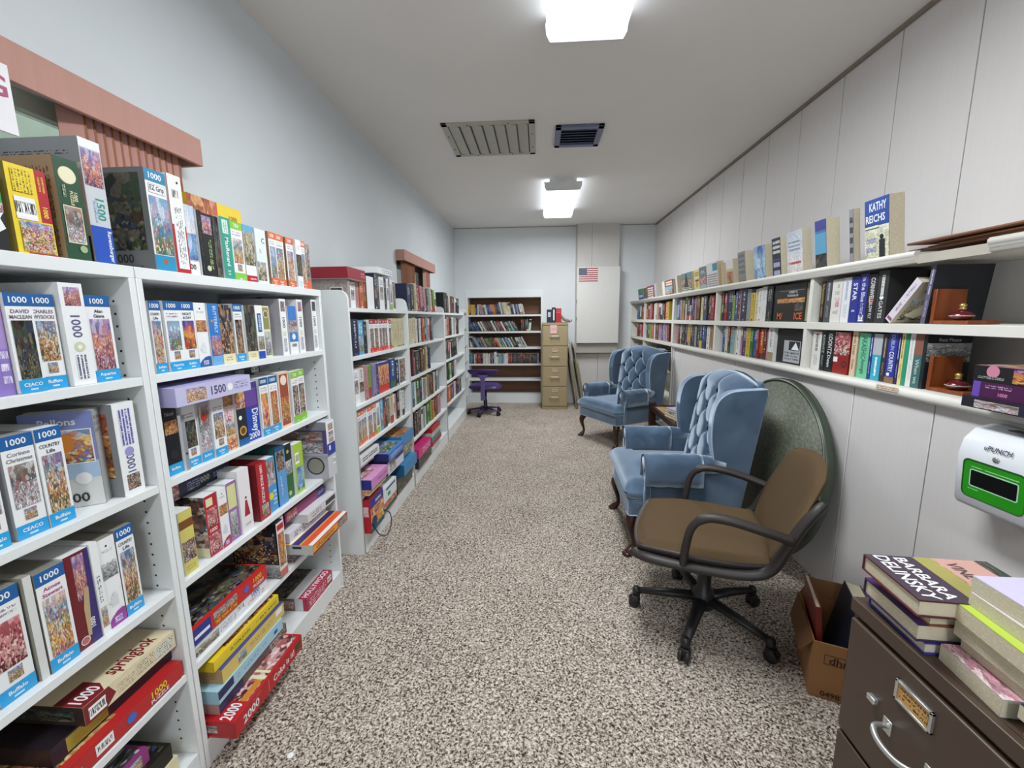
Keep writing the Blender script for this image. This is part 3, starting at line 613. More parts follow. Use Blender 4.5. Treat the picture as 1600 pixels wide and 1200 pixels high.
L_(z, 370, 388, 344, 'white puzzle box with lime green bands reading 750', buf('bright', '', None, '750', LIM, LIM), group=G)
L_(z, 389, 405, 350, 'puzzle box with a tree picture and red foot, top of the shelves', [('Q', 0, 0, 1, 1, WHT), ('Q', 0, .3, 1, 1, PIC['animal']), ('Q', 0, .9, 1, 1, C('#5aa9cc')), ('Q', 0, 0, 1, .12, RED), ('Q', .3, .04, .9, .08, sc('#b3202c', '#f4e4e4', 1))], group=G)
L_(z, 405.6, 422, 356, 'pale blue and white puzzle box with flower picture at its foot', [('Q', 0, 0, 1, 1, C('#dfe9f0')), ('Q', .0, .05, .8, .4, PIC['animal']), ('T', 'C', .7, .8, .1, BLU), ('T', 'B', .4, .6, .08, LAV)], group=G)
for a, b, pt, lb, p in ((424, 435.4, 361, 'first orange banded 300 piece puzzle box after the pale blue one', 'sea'), (435.8, 450, 364, 'second orange banded 300 piece puzzle box after the pale blue one', 'village'), (453, 464.6, 370, 'orange banded 300 piece puzzle box just before the narrow white and teal one', 'garden'), (474, 480.5, 376, 'orange banded 300 piece puzzle box just after the narrow white and teal one', 'village')):
    L_(z, a, b, pt, lb, buf(p, 'Ceaco', None, '300', ORG, ORG, lower='full'), group=G, body=KRAFT)
L_(z, 465.2, 473.4, 374, 'narrow white and teal puzzle box between two orange banded ones', [('Q', 0, 0, 1, 1, WHT), ('Q', 0, .25, 1, .7, PIC['dark']), ('T', '17', .5, .84, .09, LAV), ('Q', .2, .0, .8, .15, C('#bfe0ea'))], group=G)
L_(z, 481, 487.5, 381, 'dark striped puzzle box at the far end of the top row', [('Q', 0, 0, 1, 1, PIC['collage']), ('Q', 0, 0, 1, .2, ORG)], group=G)
# wide boxes leaning on the wall behind the row
yb0, yb1 = ypx(291, -1.25, 1.80), ypx(376, -1.25, 1.80)
puz('L', -1.246, yb0, yb1, z+.0006, zpx(300, -1.25, yb0)-z, .036, 'wide yellow puzzle box reading 1000 standing behind the top row', [('Q', 0, 0, 1, 1, YEL), ('Q', 0, 0, .52, 1, PIC['food']), ('T', '1000', .82, .86, .06, C('#8a4a1c'), 0, .2), ('Q', .66, .76, .98, .79, sc('#ecd02c', '#7a5a1c', 1))], body=YEL, group=G)

G = 'jigsaw puzzles on the first shelf of the nearest bookcase'; z = 1.255
L_(z, -14, 28, 470, 'lavender and violet puzzle box with white symbols, at the left frame edge', [('Q', 0, 0, 1, 1, C('#8f78c0')), ('Q', 0, .5, 1, 1, C('#a88cc8')), ('Q', .6, .1, .95, .5, sc('#8f78c0', '#eeeaf6', 3))], group=G, body=C('#7a64b0'))
L_(z, 29, 71.5, 457, 'blue banded 1000 piece puzzle box with a dark grey mansion picture, first shelf', buf('dark', 'CEACO', ['DAVID', 'MACLEAN'], lower='full', tm=C('#7a6a76')), group=G)
L_(z, 72, 111, 459, 'blue banded 1000 piece puzzle box with country farm picture and heart title, first shelf', buf('village', 'Buffalo', ['CHARLES', 'WYSOCKI'], tm=C('#8a6a80')), group=G)
L_(z, 114, 150, 441, 'tall white puzzle collection box with vertical 1000, first shelf of nearest bookcase', tall('purple'), group=G, hmax=.262)
L_(z, 152, 191, 461, 'blue banded 1000 piece puzzle box with purple mountain village, last on first shelf', buf('purple', 'Aquarius', ['Alan', 'Giana'], lower='full', tm=INK), group=G)
G = 'jigsaw puzzles on the second shelf of the nearest bookcase'; z = .955
L_(z, -18, 22, 688, 'blue footed 1000 piece puzzle box half cut by the frame, second shelf', buf('snow', 'Buffalo'), group=G)
L_(z, 32, 81, 686, 'blue banded 1000 piece puzzle box with snowy signpost and red umbrella picture', buf('snow', 'CEACO', ['Corinne', 'Christmas'], tm=C('#8a8490')), group=G, body=C('#9b9da0'))
L_(z, 82, 121, 673, 'blue banded country scene puzzle box beside the turned balloon box, second shelf', buf('village', 'Buffalo', ['COUNTRY', 'Life'], lower='full'), group=G)
m0 = ypx(121, -1.062, z)+.085
puz('L', -1.072, m0-.01, m0+.034, z+.001, .235, .125, 'turned white puzzle box showing a hot air balloon cover reading 1000', [('Q', 0, 0, 1, 1, C('#aaacae')), ('Q', .1, .75, .9, .95, sc('#aaacae', '#666', 3))], left=[('Q', 0, 0, 1, 1, C('#d9dbd8')), ('Q', 0, .48, 1, 1, C('#7b86c0')), ('Q', 0, .3, 1, .48, C('#a9c4de')), ('T', 'Ballons', .5, .9, .07, WHT, 0, .8), ('Q', .04, .46, .96, .82, WHT), ('Q', .06, .47, .94, .81, PIC['balloon']), ('D', .5, .68, .2, C('#e8902c')), ('D', .75, .3, .12, WHT), ('D', .4, .25, .14, WHT), ('T', '1000', .56, .1, .1, INK, 0, .7)], group=G, rot=32)
L_(z, 194, 226, 633, 'tall white puzzle collection box, lavender print and 1000 running upwards', tall('collage', rev=True), left=[('Q', 0, 0, 1, 1, C('#8c8e90')), ('Q', .0, .2, .93, .9, PIC['food']), ('Q', .1, .04, .8, .15, sc('#8c8e90', '#4a4a80', 4))], group=G, hmax=.262)
G = 'jigsaw puzzles on the third shelf of the nearest bookcase'; z = .640
L_(z, 4, 62, 925, 'blue banded 1000 piece puzzle box with dark red flower picture, third shelf', buf('redphoto', 'Buffalo', body=WHT), group=G, hmax=.235, body=C('#88897f'))
L_(z, 66, 79, 905, 'plain white box spine with faint speckles, third shelf of nearest bookcase', [('Q', 0, 0, 1, 1, C('#d7d8d6'))], group=G, body=C('#a3a096'))
L_(z, 81, 125, 901, 'blue banded 1000 piece puzzle box with crowded market shelves picture', buf('bright', 'Buffalo', ['Aimee', 'Stewart'], tm=C('#b04a80'), lower='full'), group=G, body=C('#8d8a80'))
L_(z, 126, 162, 874, 'maroon and purple puzzle box with 1000 running up its edge, third shelf', [('Q', 0, 0, 1, 1, C('#6e1f26')), ('Q', .3, .5, .78, .97, PIC['purple']), ('P', [(.55, 0), (1, 0), (1, 1), (.85, 1), (.7, .4)], C('#3a2f72')), ('P', [(.45, .1), (.6, .1), (.78, .6), (.6, .62), (.45, .4)], C('#b9a078')), ('T', '1000', .72, .22, .2, WHT, 1, .25), ('D', .3, .08, .2, WHT), ('D', .3, .08, .17, C('#b46a6a'))], group=G)
L_(z, 163, 175, 852, 'thin white puzzle box with colourful corner, third shelf', [('Q', 0, 0, 1, 1, WHT), ('Q', .1, .08, .9, .3, PIC['bright']), ('Q', .2, .35, .7, .65, sc('#eceeef', '#444', 2, True))], group=G)
L_(z, 176, 202, 848, 'white puzzle box with small grey picture and magenta arc, third shelf', home('grey', C('#9a3f9a')), group=G, body=C('#8f8b80'))
L_(z, 203, 229, 830, 'blue banded country scene puzzle box, last on the third shelf of nearest bookcase', buf('village', 'Buffalo', ['COUNTRY', 'Life'], lower='full'), group=G, body=C('#8f8b80'))
G = 'flat stacked jigsaw puzzles in the nearest bookcase'
def flat(x, y0, y1, z, h, d, label, front, top=(), near=(), body=WHT, group=G, rot=0, **k):
    return puz('L', x, y0, y1, z+.0004, h-.0008, d, label, front, left=near, top=top, body=body, group=group, rot=rot, **k)
flat(-1.045, .60, 1.02, .37, .046, .25, 'red puzzle box lying flat reading 1000 in yellow, below the cream one, nearest bookcase', [('Q', 0, 0, 1, 1, C('#b9282a')), ('Q', .02, .05, .35, .5, PIC['village']), ('Q', .42, .2, .52, .85, WHT), ('Q', .43, .25, .51, .8, BAR), ('D', .63, .5, .03, C('#3a6ac0')), ('T', '1000', .82, .62, .42, YEL, 0, .2), ('T', 'PUZZLE', .82, .22, .25, WHT, 0, .17), ('T', 'Old Town Series', .2, .7, .24, YEL, 0, .32)], top=[('Q', 0, 0, 1, 1, C('#b9282a')), ('Q', .02, .1, .6, .96, PIC['food'])], near=[('Q', 0, 0, 1, 1, C('#a8262a')), ('T', '1000', .6, .5, .4, C('#e0b83c'), 0, .4)], body=C('#b9282a'))
flat(-1.08, .72, 1.05-.022, .418, .046, .23, 'dark purple and yellow puzzle box between the red and cream flat boxes', [('Q', 0, 0, 1, 1, C('#231a2a')), ('Q', .1, .1, .4, .9, C('#a89a3c'))], body=C('#20181f'))
flat(-1.055, .775, 1.02, .466, .05, .25, 'cream box lying flat with large maroon lettering and maroon end, nearest bookcase', [('Q', 0, 0, 1, 1, C('#e0d3b2')), ('P', [(0, 0), (.2, 0), (.3, .4), (.24, 1), (0, 1)], MAR), ('Q', .04, .12, .2, .75, BAR), ('Q', .32, .15, .5, .7, sc('#e0d3b2', '#9a8a6a', 4)), ('Q', .52, .2, .72, .85, sc('#e0d3b2', '#6a6a60', 5)), ('Q', .74, .15, .97, .85, sc('#dfdccb', '#60646e', 5))], top=[('Q', 0, 0, 1, 1, C('#e0d3b2')), ('P', [(0, 0), (.2, 0), (.27, .12), (.27, .3), (0, .3)], MAR), ('T', '1000', .13, .12, .14, WHT, 0, .2), ('T', 'springbok', .62, .13, .16, MAR, 0, .5)], near=[('Q', 0, 0, 1, 1, C('#3a2c28')), ('Q', .3, .2, .9, .8, PIC['dark'])], body=C('#e0d3b2'))
for x, y0, y1, zz, h, lb, c1, tp in ((-1.06, .62, .98, .09, .05, 'cream puzzle box at the bottom of the nearest bookcase', '#e0d7b4', None), (-1.065, .45, .97, .142, .05, 'black puzzle box with red 1000, bottom shelf of nearest bookcase', '#1c1712', 'dark'), (-1.08, .42, .92, .194, .045, 'purple magenta puzzle box under the lowest raised shelf of nearest bookcase', '#8f3a78', 'grey')):
    flat(x, y0, y1, zz, h, .24, lb, [('Q', 0, 0, 1, 1, C(c1))] + ([('T', '1000', .82, .6, .5, C('#c9442c'), 0, .22), ('D', .62, .4, .03, C('#5a7ac0'))] if c1 == '#1c1712' else [('Q', .7, .1, .96, .9, PIC['village'])] if tp else [('Q', .3, .2, .9, .8, sc('#e0d7b4', '#b9a98a', 3))]), top=[('Q', .02, .05, .98, .95, PIC[tp])] if tp else [('Q', .1, .1, .9, .6, sc('#e0d7b4', '#c0a070', 4))], body=C(c1), group='flat stacked jigsaw puzzles in the nearest bookcase')

# ================================================================== second bookcase (unit 2)
G = 'jigsaw puzzles on the first shelf of the second bookcase'; z = 1.255
L_(z, 248, 265.5, 470, 'blue banded country scene puzzle box, first shelf of second bookcase, leftmost', buf('garden', 'Buffalo', ['COUNTRY', 'Life'], lower='full'), group=G)
L_(z, 267, 291, 470, 'blue banded puzzle box with snowy blue mountain over golden rocks', buf('sea', 'Aquarius', None), group=G)
L_(z, 291.6, 314, 471, 'blue banded puzzle box with vivid orange and blue sunset', buf('sunset', 'Buffalo', ['NIGHT', '& DAY']), group=G)
L_(z, 314.6, 332.4, 473, 'white puzzle box with small red night picture and blue arc', home('food', BLU, '#dfe2e6'), group=G)
L_(z, 333.4, 349.6, 474, 'bright blue puzzle box with vertical lettering beside the white blue arc box', [('Q', 0, 0, 1, 1, C('#2f78c4')), ('T', 'BUTTERFLY', .66, .74, .3, C('#bfdcf4'), -1, .44), ('D', .3, .72, .1, C('#d9902c')), ('Q', .08, .16, .95, .48, PIC['purple']), ('Q', .0, .0, 1, .15, C('#6aaae0'))], group=G)
L_(z, 350.6, 370, 476, 'dark town at night puzzle box with cream foot, left of small blue banded box', full('night'), group=G)
L_(z, 373, 386.6, 475, 'small blue banded 1000 puzzle box between two dark cream footed boxes', buf('night', 'Buffalo', lower='full'), group=G)
L_(z, 387.6, 403.6, 477, 'dark blue night garden puzzle box with cream foot, right of small blue banded box', full('dark'), group=G)
L_(z, 404.8, 416, 477, 'white puzzle box with blue vertical label and blue square foot', [('Q', 0, 0, 1, 1, WHT), ('Q', .2, .5, .75, .85, BLU), ('T', 'DISNEY', .5, .67, .3, WHT, -1, .3), ('Q', .1, .17, .9, .42, PIC['animal']), ('Q', 0, 0, .9, .14, C('#1f4fb4'))], group=G)
L_(z, 416.8, 428, 478, 'pale cream puzzle box with round seal and black flecks', [('Q', 0, 0, 1, 1, C('#dfdfb8')), ('Q', .1, .55, .9, .97, C('#8d8d5a')), ('D', .5, .84, .34, C('#e9e7d2')), ('D', .5, .84, .28, C('#7a6a4a')), ('Q', .1, .04, .9, .5, PIC['grey'])], group=G)
L_(z, 443, 452.4, 467, 'white puzzle box spine reading 1000, first of three at the end of the shelf', tall('collage', ink=INK), left=[('Q', 0, 0, 1, 1, C('#b4b2b8'))], group=G, hmax=.26)
L_(z, 455, 467.4, 478, 'blue sky puzzle box with white 1000 foot between white puzzle box spines', [('Q', 0, 0, 1, 1, WHT), ('Q', 0, .25, 1, 1, C('#3f7cc8')), ('Q', .0, .45, 1, .7, PIC['snow']), ('T', '1000', .5, .18, .07, INK, 0, .8), ('D', .5, .36, .22, WHT)], group=G)
L_(z, 468, 476.8, 468, 'white puzzle box spine reading 1000 right beside the blue sky box', tall('purple', ink=INK), group=G, hmax=.26)
L_(z, 490.6, 498.2, 468, 'last white puzzle box spine reading 1000 against the shelf side', tall('dark', ink=INK), left=[('Q', 0, 0, 1, 1, C('#a5a3a8'))], group=G, hmax=.26)
G = 'jigsaw puzzles on the second shelf of the second bookcase'; z = .955
L_(z, 267, 289, 636, 'black Noel puzzle box with blue foot at the left end of its shelf', [('Q', 0, 0, 1, 1, C('#16181c')), ('T', 'Noel', .5, .9, .06, C('#8a8f98'), 0, .6), ('Q', .08, .6, .95, .8, PIC['food']), ('D', .5, .3, .3, C('#22262e')), ('Q', 0, 0, 1, .16, SKY), ('T', 'Buffalo', .5, .09, .04, WHT, 0, .7)], group=G, hmax=.2)
L_(z, 290, 296, 650, 'thin grey box spine between the black Noel box and a white one', [('Q', 0, 0, 1, 1, C('#8d9199')), ('D', .5, .3, .3, INK)], group=G, hmax=.2)
L_(z, 297, 317.6, 632, 'blue footed white puzzle box with dark winter scene, under the lavender box', buf('dark', 'Buffalo', None, '', WHT), group=G, hmax=.2)
L_(z, 318, 336, 628, 'blue footed grey puzzle box with red bird, under the lavender box', [('Q', 0, 0, 1, 1, C('#a7abb0')), ('Q', .05, .2, .95, .9, PIC['snow']), ('D', .5, .72, .26, C('#b8342c')), ('Q', 0, 0, 1, .15, SKY), ('T', 'Buffalo', .5, .09, .04, WHT, 0, .7)], group=G, hmax=.2)
L_(z, 337, 356, 622, 'blue footed white puzzle box with street view picture, under the lavender box', buf('village', 'Buffalo', None, '', WHT), group=G, hmax=.2)
L_(z, 358, 373.6, 617, 'puzzle box of stacked square pictures, red blue and yellow', [('Q', 0, 0, 1, 1, C('#d9ccb0')), ('Q', 0, .78, 1, 1, PIC['food']), ('Q', .05, .5, .95, .75, PIC['pink']), ('Q', .05, .26, .95, .5, PIC['bright']), ('Q', 0, 0, 1, .24, PIC['toys'])], group=G, hmax=.205)
L_(z, 375, 390, 611, 'black and yellow puzzle box with blue foot left of the blue cartoon box', [('Q', 0, 0, 1, 1, INK), ('Q', 0, .66, 1, 1, PIC['balloon']), ('D', .35, .5, .16, WHT), ('D', .5, .26, .36, C('#c9a04a')), ('D', .5, .26, .24, C('#6a4a20')), ('Q', 0, 0, 1, .12, BLU)], group=G, hmax=.205)
L_(z, 390.8, 411, 600, 'royal blue and purple 2000 piece puzzle box with white script lettering', [('Q', 0, 0, 1, 1, C('#2347b0')), ('Q', 0, .55, 1, 1, C('#4a3a86')), ('Q', .1, .6, .9, .9, C('#6a4a9a')), ('T', 'Disney', .62, .34, .46, WHT, -1, .4), ('T', '2000', .5, .09, .1, WHT, 0, .8)], group=G, hmax=.225)
L_(z, 411.8, 425, 592, 'blue topped 1000 puzzle box with orange figures, left of a twin', buf('toys', 'Ceaco', None, '1000', C('#1b4f86'), SKY, lower='full'), group=G)
L_(z, 425.4, 438.6, 589, 'blue topped 1000 puzzle box with brown farm scene, right of a twin', buf('food', 'Buffalo', None, '1000', C('#1b5f9a'), SKY, lower='full'), group=G)
L_(z, 441, 456.6, 583, 'reddish brown puzzle box with round cream seal on the second shelf', [('Q', 0, 0, 1, 1, C('#e0c8b0')), ('Q', .1, .04, .9, .96, C('#9c4a36')), ('D', .5, .85, .3, C('#e9dcc8')), ('Q', .15, .1, .85, .55, PIC['food'])], group=G)
L_(z, 459, 470, 582, 'lime banded puzzle box with white shop picture, left of its twin at the shelf end', buf('collage', '', None, '750', LIM, LIM, lower='full'), group=G)
L_(z, 470.4, 481, 579, 'lime banded puzzle box, last on the second shelf of the second bookcase', buf('collage', '', None, '750', LIM, LIM, lower='full'), group=G)
z2 = 1.1585
flat(-1.015, 1.088, 1.395, z2, .055, .25, 'large lavender box reading 1500 lying on top of standing puzzles', [('Q', 0, 0, 1, 1, C('#c3bfe0')), ('Q', .12, .12, .36, .85, PIC['garden']), ('T', '1500', .52, .5, .5, C('#4a4660'), 0, .2), ('D', .68, .5, .04, WHT), ('Q', .74, .3, .95, .75, sc('#c3bfe0', '#6a66a0', 3))], body=C('#b3aed8'), group='flat boxes lying on standing puzzles')
flat(-1.16, 1.40, 1.66, .955+.2263, .048, .14, 'black puzzle box reading 1000 lying on standing puzzles behind the blue cartoon box', [('Q', 0, 0, 1, 1, C('#1a1b20')), ('T', '1000', .55, .4, .4, GREY, 0, .25), ('Q', .8, .2, .97, .8, BAR), ('Q', .3, .7, .75, .85, sc('#1a1b20', '#888', 1))], body=C('#1a1b20'), group='flat boxes lying on standing puzzles')
G = 'jigsaw puzzles on the third shelf of the second bookcase'; z = .640
L_(z, 289, 310, 777, 'yellow puzzle box with brown band and crowd picture, first on the third shelf', [('Q', 0, 0, 1, 1, C('#d3c86a')), ('Q', 0, .72, 1, .85, C('#7a4a20')), ('Q', .05, .2, .95, .52, PIC['collage']), ('Q', .2, .05, .8, .14, sc('#d3c86a', '#a09a4a', 2))], group=G, hmax=.2)
L_(z, 329, 348, 771, 'red 1000 piece puzzle box with red portrait picture and collage cover', [('Q', 0, 0, 1, 1, RED), ('Q', .12, .82, .65, .95, CRM), ('Q', .1, .48, .9, .78, PIC['redphoto']), ('T', '1000', .5, .42, .06, WHT, 0, .8), ('Q', .04, .04, .96, .36, PIC['redphoto'])], left=[('Q', 0, 0, 1, 1, PIC['collage']), ('Q', .5, .0, 1, .16, CRM), ('Q', .0, .3, .12, .9, sc('#20242c', '#d8d4cc', 2, True))], group=G, hmax=.205)
L_(z, 349, 362, 753, 'white puzzle box with golden picture and crimson arc on the third shelf', home('food', C('#b03a5a')), group=G, hmax=.205)
L_(z, 362.8, 378, 752, 'purple edged puzzle box with pale yellow label and grey picture', [('Q', 0, 0, 1, 1, C('#9a6aa8')), ('Q', .08, .55, .9, .95, C('#d8da9a')), ('Q', .12, .05, .8, .5, PIC['grey'])], group=G, hmax=.21)
L_(z, 378.6, 396, 736, 'white puzzle box showing a small woman in a red dress', [('Q', 0, 0, 1, 1, C('#e9e6e8')), ('P', [(.3, .25), (.8, .25), (.62, .5), (.45, .5)], C('#a82436')), ('D', .54, .54, .08, C('#3a2a24')), ('T', '1000', .55, .12, .05, GREY, 0, .6)], group=G, hmax=.235)
L_(z, 406, 422, 727, 'red box titled 500 piece puzzle in white vertical letters', [('Q', 0, 0, 1, 1, C('#b02430')), ('T', '1000 PIECE PUZZLE', .45, .62, .24, WHT, -1, .66), ('Q', .2, .05, .85, .26, PIC['animal'])], left=[('Q', 0, 0, 1, 1, C('#7a1820'))], body=C('#8a1c24'), group=G, hmax=.235)
L_(z, 423, 436, 719, 'blue puzzle box with yellow badge on the third shelf', [('Q', 0, 0, 1, 1, C('#3f9ad0')), ('Q', .05, .5, .95, .95, PIC['snow']), ('D', .3, .3, .28, YEL), ('Q', .5, .1, .9, .4, sc('#3f9ad0', '#e4f0f8', 4))], group=G, hmax=.235)
L_(z, 437, 451, 702, 'tall cornflower blue puzzle box with photo near its top', [('Q', 0, 0, 1, 1, C('#5f9ad4')), ('Q', .0, .93, 1, 1, C('#1f4f80')), ('Q', .1, .6, .9, .92, PIC['night']), ('Q', .3, .15, .5, .5, sc('#5f9ad4', '#cfe2f4', 2, True))], group=G, hmax=.255, left=[('Q', 0, 0, 1, 1, C('#1c4f4a'))], body=C('#1d3f44'))
L_(z, 452, 463, 697, 'dark green puzzle box with black head on the third shelf', [('Q', 0, 0, 1, 1, C('#2f6a34')), ('Q', 0, .7, 1, 1, C('#1c2420')), ('D', .5, .86, .16, C('#b9b04a')), ('Q', .1, .45, .9, .7, PIC['grey']), ('D', .4, .1, .2, C('#bfc08a'))], group=G, hmax=.255)
L_(z, 463.8, 477, 696, 'yellow green puzzle box with blue flower picture on the third shelf', [('Q', 0, 0, 1, 1, C('#a9cc3a')), ('Q', .1, .6, .55, .82, BAR), ('Q', .15, .06, .9, .52, PIC['blue'])], group=G, hmax=.255)
yA, yB = ypx(484, -1.05, z), ypx(511, -1.03, z)
puz('L', -1.01, 1.865, 1.945, z+.0006, .115, .22, 'silver box with a round photo under the larger grip puzzle box', [('Q', 0, 0, 1, 1, C('#c9cbd2')), ('Q', .6, .5, .9, .8, BAR)], left=[('Q', 0, 0, 1, 1, C('#b5b7be')), ('D', .72, .55, .2, INK), ('D', .72, .55, .17, PIC['animal']), ('Q', .05, .1, .4, .9, PIC['dark'])], body=C('#c4c6cc'), group=G)
puz('L', -1.005, 1.86, 1.935, z+.1165, .165, .25, 'white puzzle box with small photos and blue panel on top of the silver box', [('Q', 0, 0, 1, 1, WHT), ('Q', .25, .72, .85, .92, PIC['garden']), ('Q', .25, .52, .85, .68, PIC['snow']), ('Q', .25, .36, .85, .5, PIC['garden']), ('Q', 0, 0, 1, .34, C('#2a3f9c')), ('Q', .2, .14, .4, .28, WHT)], left=[('Q', 0, 0, 1, 1, C('#5a4a86')), ('Q', 0, .76, 1, 1, C('#8e9096')), ('T', 'Re-Grip', .5, .88, .12, C('#2a2446'), 0, .55), ('Q', .0, .08, .92, .72, PIC['snow']), ('Q', 0, 0, 1, .07, C('#b9bbc0'))], body=C('#c4c6cc'), group=G)
flat(-1.13, 1.085, 1.395, .640+.2065, .05, .17, 'navy puzzle box reading 1000 lying flat over the yellow and red boxes', [('Q', 0, 0, 1, 1, NAVY), ('Q', 0, 0, .3, 1, PIC['redphoto']), ('T', '1000', .62, .55, .4, C('#b9b29a'), 0, .2), ('Q', .4, .2, .56, .8, sc('#1b2140', '#aab0d0', 4)), ('Q', .75, .3, .95, .7, sc('#1b2140', '#aab0d0', 3))], body=NAVY, group='flat boxes lying on standing puzzles')
G = 'flat stacked jigsaw puzzles on the fourth shelf of the second bookcase'
flat(-1.055, 1.07, 1.42, .365, .05, .23, 'white puzzle box with blue 1000 lying under the red one', [('Q', 0, 0, 1, 1, C('#e4e6ea')), ('Q', .02, .1, .3, .7, PIC['animal']), ('Q', .55, .3, .64, .9, BAR), ('T', '1000', .82, .7, .36, C('#3a6ac0'), 0, .22), ('Q', .7, .15, .95, .45, sc('#e4e6ea', '#c05a6a', 2)), ('Q', .32, .2, .52, .7, sc('#e4e6ea', '#7a808a', 4))], body=C('#dcdee2'), group=G)
flat(-1.05, 1.066, 1.42, .415, .055, .24, 'red puzzle box with yellow 1000 and blue corner lying on the white one', [('Q', 0, 0, 1, 1, C('#c62828')), ('Q', 0, 0, .22, .95, C('#26358c')), ('Q', .03, .3, .2, .5, WHT), ('Q', .25, .42, .55, .92, PIC['village']), ('T', 'TREE TOWN AT THE', .4, .22, .22, YEL, 0, .28), ('D', .68, .55, .035, C('#4a6ac0')), ('T', '1000', .85, .66, .34, C('#f0c22c'), 0, .2), ('T', 'PUZZLE', .86, .26, .22, WHT, 0, .17)], top=[('Q', 0, 0, 1, 1, C('#c62828')), ('Q', .02, .06, .98, .96, PIC['dark'])], body=C('#c62828'), group=G)
puz('L', -1.04, 1.485, 1.535, .3656, .235, .19, 'standing black photo puzzle box with red edge on the fourth shelf', [('Q', 0, 0, 1, 1, C('#eadede')), ('Q', .1, .2, .9, .8, PIC['food']), ('Q', .1, .86, .9, .96, RED), ('Q', 0, 0, 1, .14, C('#c9706a'))], left=[('Q', 0, 0, 1, 1, C('#1a1a1a')), ('Q', .03, .28, .97, .88, PIC['night']), ('Q', 0, 0, 1, .26, PIC['grey']), ('Q', .1, .9, .8, .97, C('#8a2c30'))], body=INK, group=G)
puz('L', -1.055, 1.537, 1.556, .3656, .24, .2, 'thin white and blue box squeezed beside the black photo puzzle box', [('Q', 0, 0, 1, 1, C('#e4dfe4')), ('Q', 0, 0, 1, .4, SKY), ('Q', .2, .5, .8, .95, sc('#e4dfe4', '#9a3040', 2, True))], group=G)
G = 'flat stacked boxes at the right of the fourth shelf'
flat(-1.055, 1.60, 1.955, .365, .045, .24, 'brown collage puzzle box at the bottom of the right hand stack', [('Q', 0, 0, 1, 1, PIC['collage'])], near=[('Q', 0, 0, 1, 1, PIC['collage'])], body=INK, group=G)
flat(-.955, 1.585, 1.905, .4105, .045, .2, 'orange and yellow striped box jutting out over the carpet from the shelf stack', [('Q', 0, 0, 1, 1, C('#d9482c')), ('Q', .0, .2, .68, .85, C('#e8a02c')), ('T', 'GINGERBREAD', .33, .52, .4, C('#7a4a1c'), 0, .55), ('Q', .0, .06, .68, .2, C('#6a1c20')), ('Q', .7, .05, .98, .95, PIC['collage'])], top=[('Q', 0, 0, 1, 1, C('#e6a62c')), ('Q', 0, 0, 1, .12, C('#e9e6dc')), ('Q', 0, .1, 1, .26, C('#d9542c')), ('Q', 0, .3, 1, .46, C('#2f2a6a')), ('Q', 0, .48, 1, .53, WHT), ('Q', 0, .6, 1, .95, PIC['food'])], near=[('Q', 0, 0, 1, 1, C('#c6c8c4')), ('Q', .55, .6, .75, .85, INK)], body=C('#d9dad4'), group=G)
flat(-1.06, 1.595, 1.90, .457, .043, .22, 'white box with a dark animal face under the pale grey box', [('Q', 0, 0, 1, 1, C('#e2e2e4')), ('Q', .1, .2, .9, .8, sc('#e2e2e4', '#44464a', 3))], near=[('Q', 0, 0, 1, 1, C('#e2e2e4')), ('D', .6, .5, .12, INK), ('Q', .05, .1, .35, .9, INK)], body=C('#e2e2e4'), group=G)
flat(-1.03, 1.69, 1.955, .5005, .04, .2, 'pale grey box with black printed panel on top of the animal face box', [('Q', 0, 0, 1, 1, C('#cfd0d4')), ('Q', .6, .2, .95, .8, C('#3c3836')), ('Q', .1, .2, .45, .8, sc('#cfd0d4', '#3a3c40', 3))], top=[('Q', .05, .2, .45, .7, sc('#d6d7da', '#3a3c40', 2)), ('Q', .55, .45, .98, .98, C('#5c5e66'))], body=C('#d6d7da'), group=G)
flat(-1.075, 1.60, 1.93, .541, .045, .22, 'magenta and purple puzzle box on top of the right hand stack', [('Q', 0, 0, 1, 1, C('#8f2f66')), ('Q', .04, .1, .26, .9, PIC['redphoto']), ('Q', .78, 0, 1, 1, C('#3a2f86')), ('Q', .8, .3, .97, .7, sc('#3a2f86', '#d0d0f0', 2))], near=[('Q', 0, 0, 1, 1, C('#6a1f44')), ('Q', 0, .0, .3, 1, INK)], body=C('#7a2450'), group=G)
G = 'flat stacked jigsaw puzzles on the bottom shelf of the second bookcase'
flat(-.955, 1.075, 1.45, .09, .058, .24, 'red 2000 piece puzzle box jutting out at the bottom of the stack', [('Q', 0, 0, 1, 1, C('#b81c24')), ('T', '2000', .2, .46, .5, WHT, 0, .28), ('T', 'PUZZLE', .28, .86, .16, C('#e0666a'), 0, .2), ('Q', .44, .08, .445, .92, C('#e0a0a0')), ('T', 'Coke is it!', .68, .5, .4, WHT, 0, .34), ('Q', .88, .3, .97, .75, C('#3c4a2c'))], top=[('Q', 0, 0, 1, 1, C('#b81c24')), ('T', '2000', .1, .16, .17, WHT, 0, .16), ('Q', .2, .05, .98, .98, PIC['redphoto']), ('Q', .2, .3, .6, .98, PIC['night']), ('Q', .2, .06, .42, .16, C('#c9842c')), ('Q', .43, .04, .47, .5, CRM), ('Q', .50, .04, .53, .5, CRM)], near=[('Q', 0, 0, 1, 1, C('#a81a22')), ('Q', .35, .3, .75, .75, PIC['snow']), ('Q', .1, .06, .9, .1, C('#d04a50')), ('T', 't!', .2, .52, .4, WHT, 0, .2)], body=C('#b81c24'), group=G)
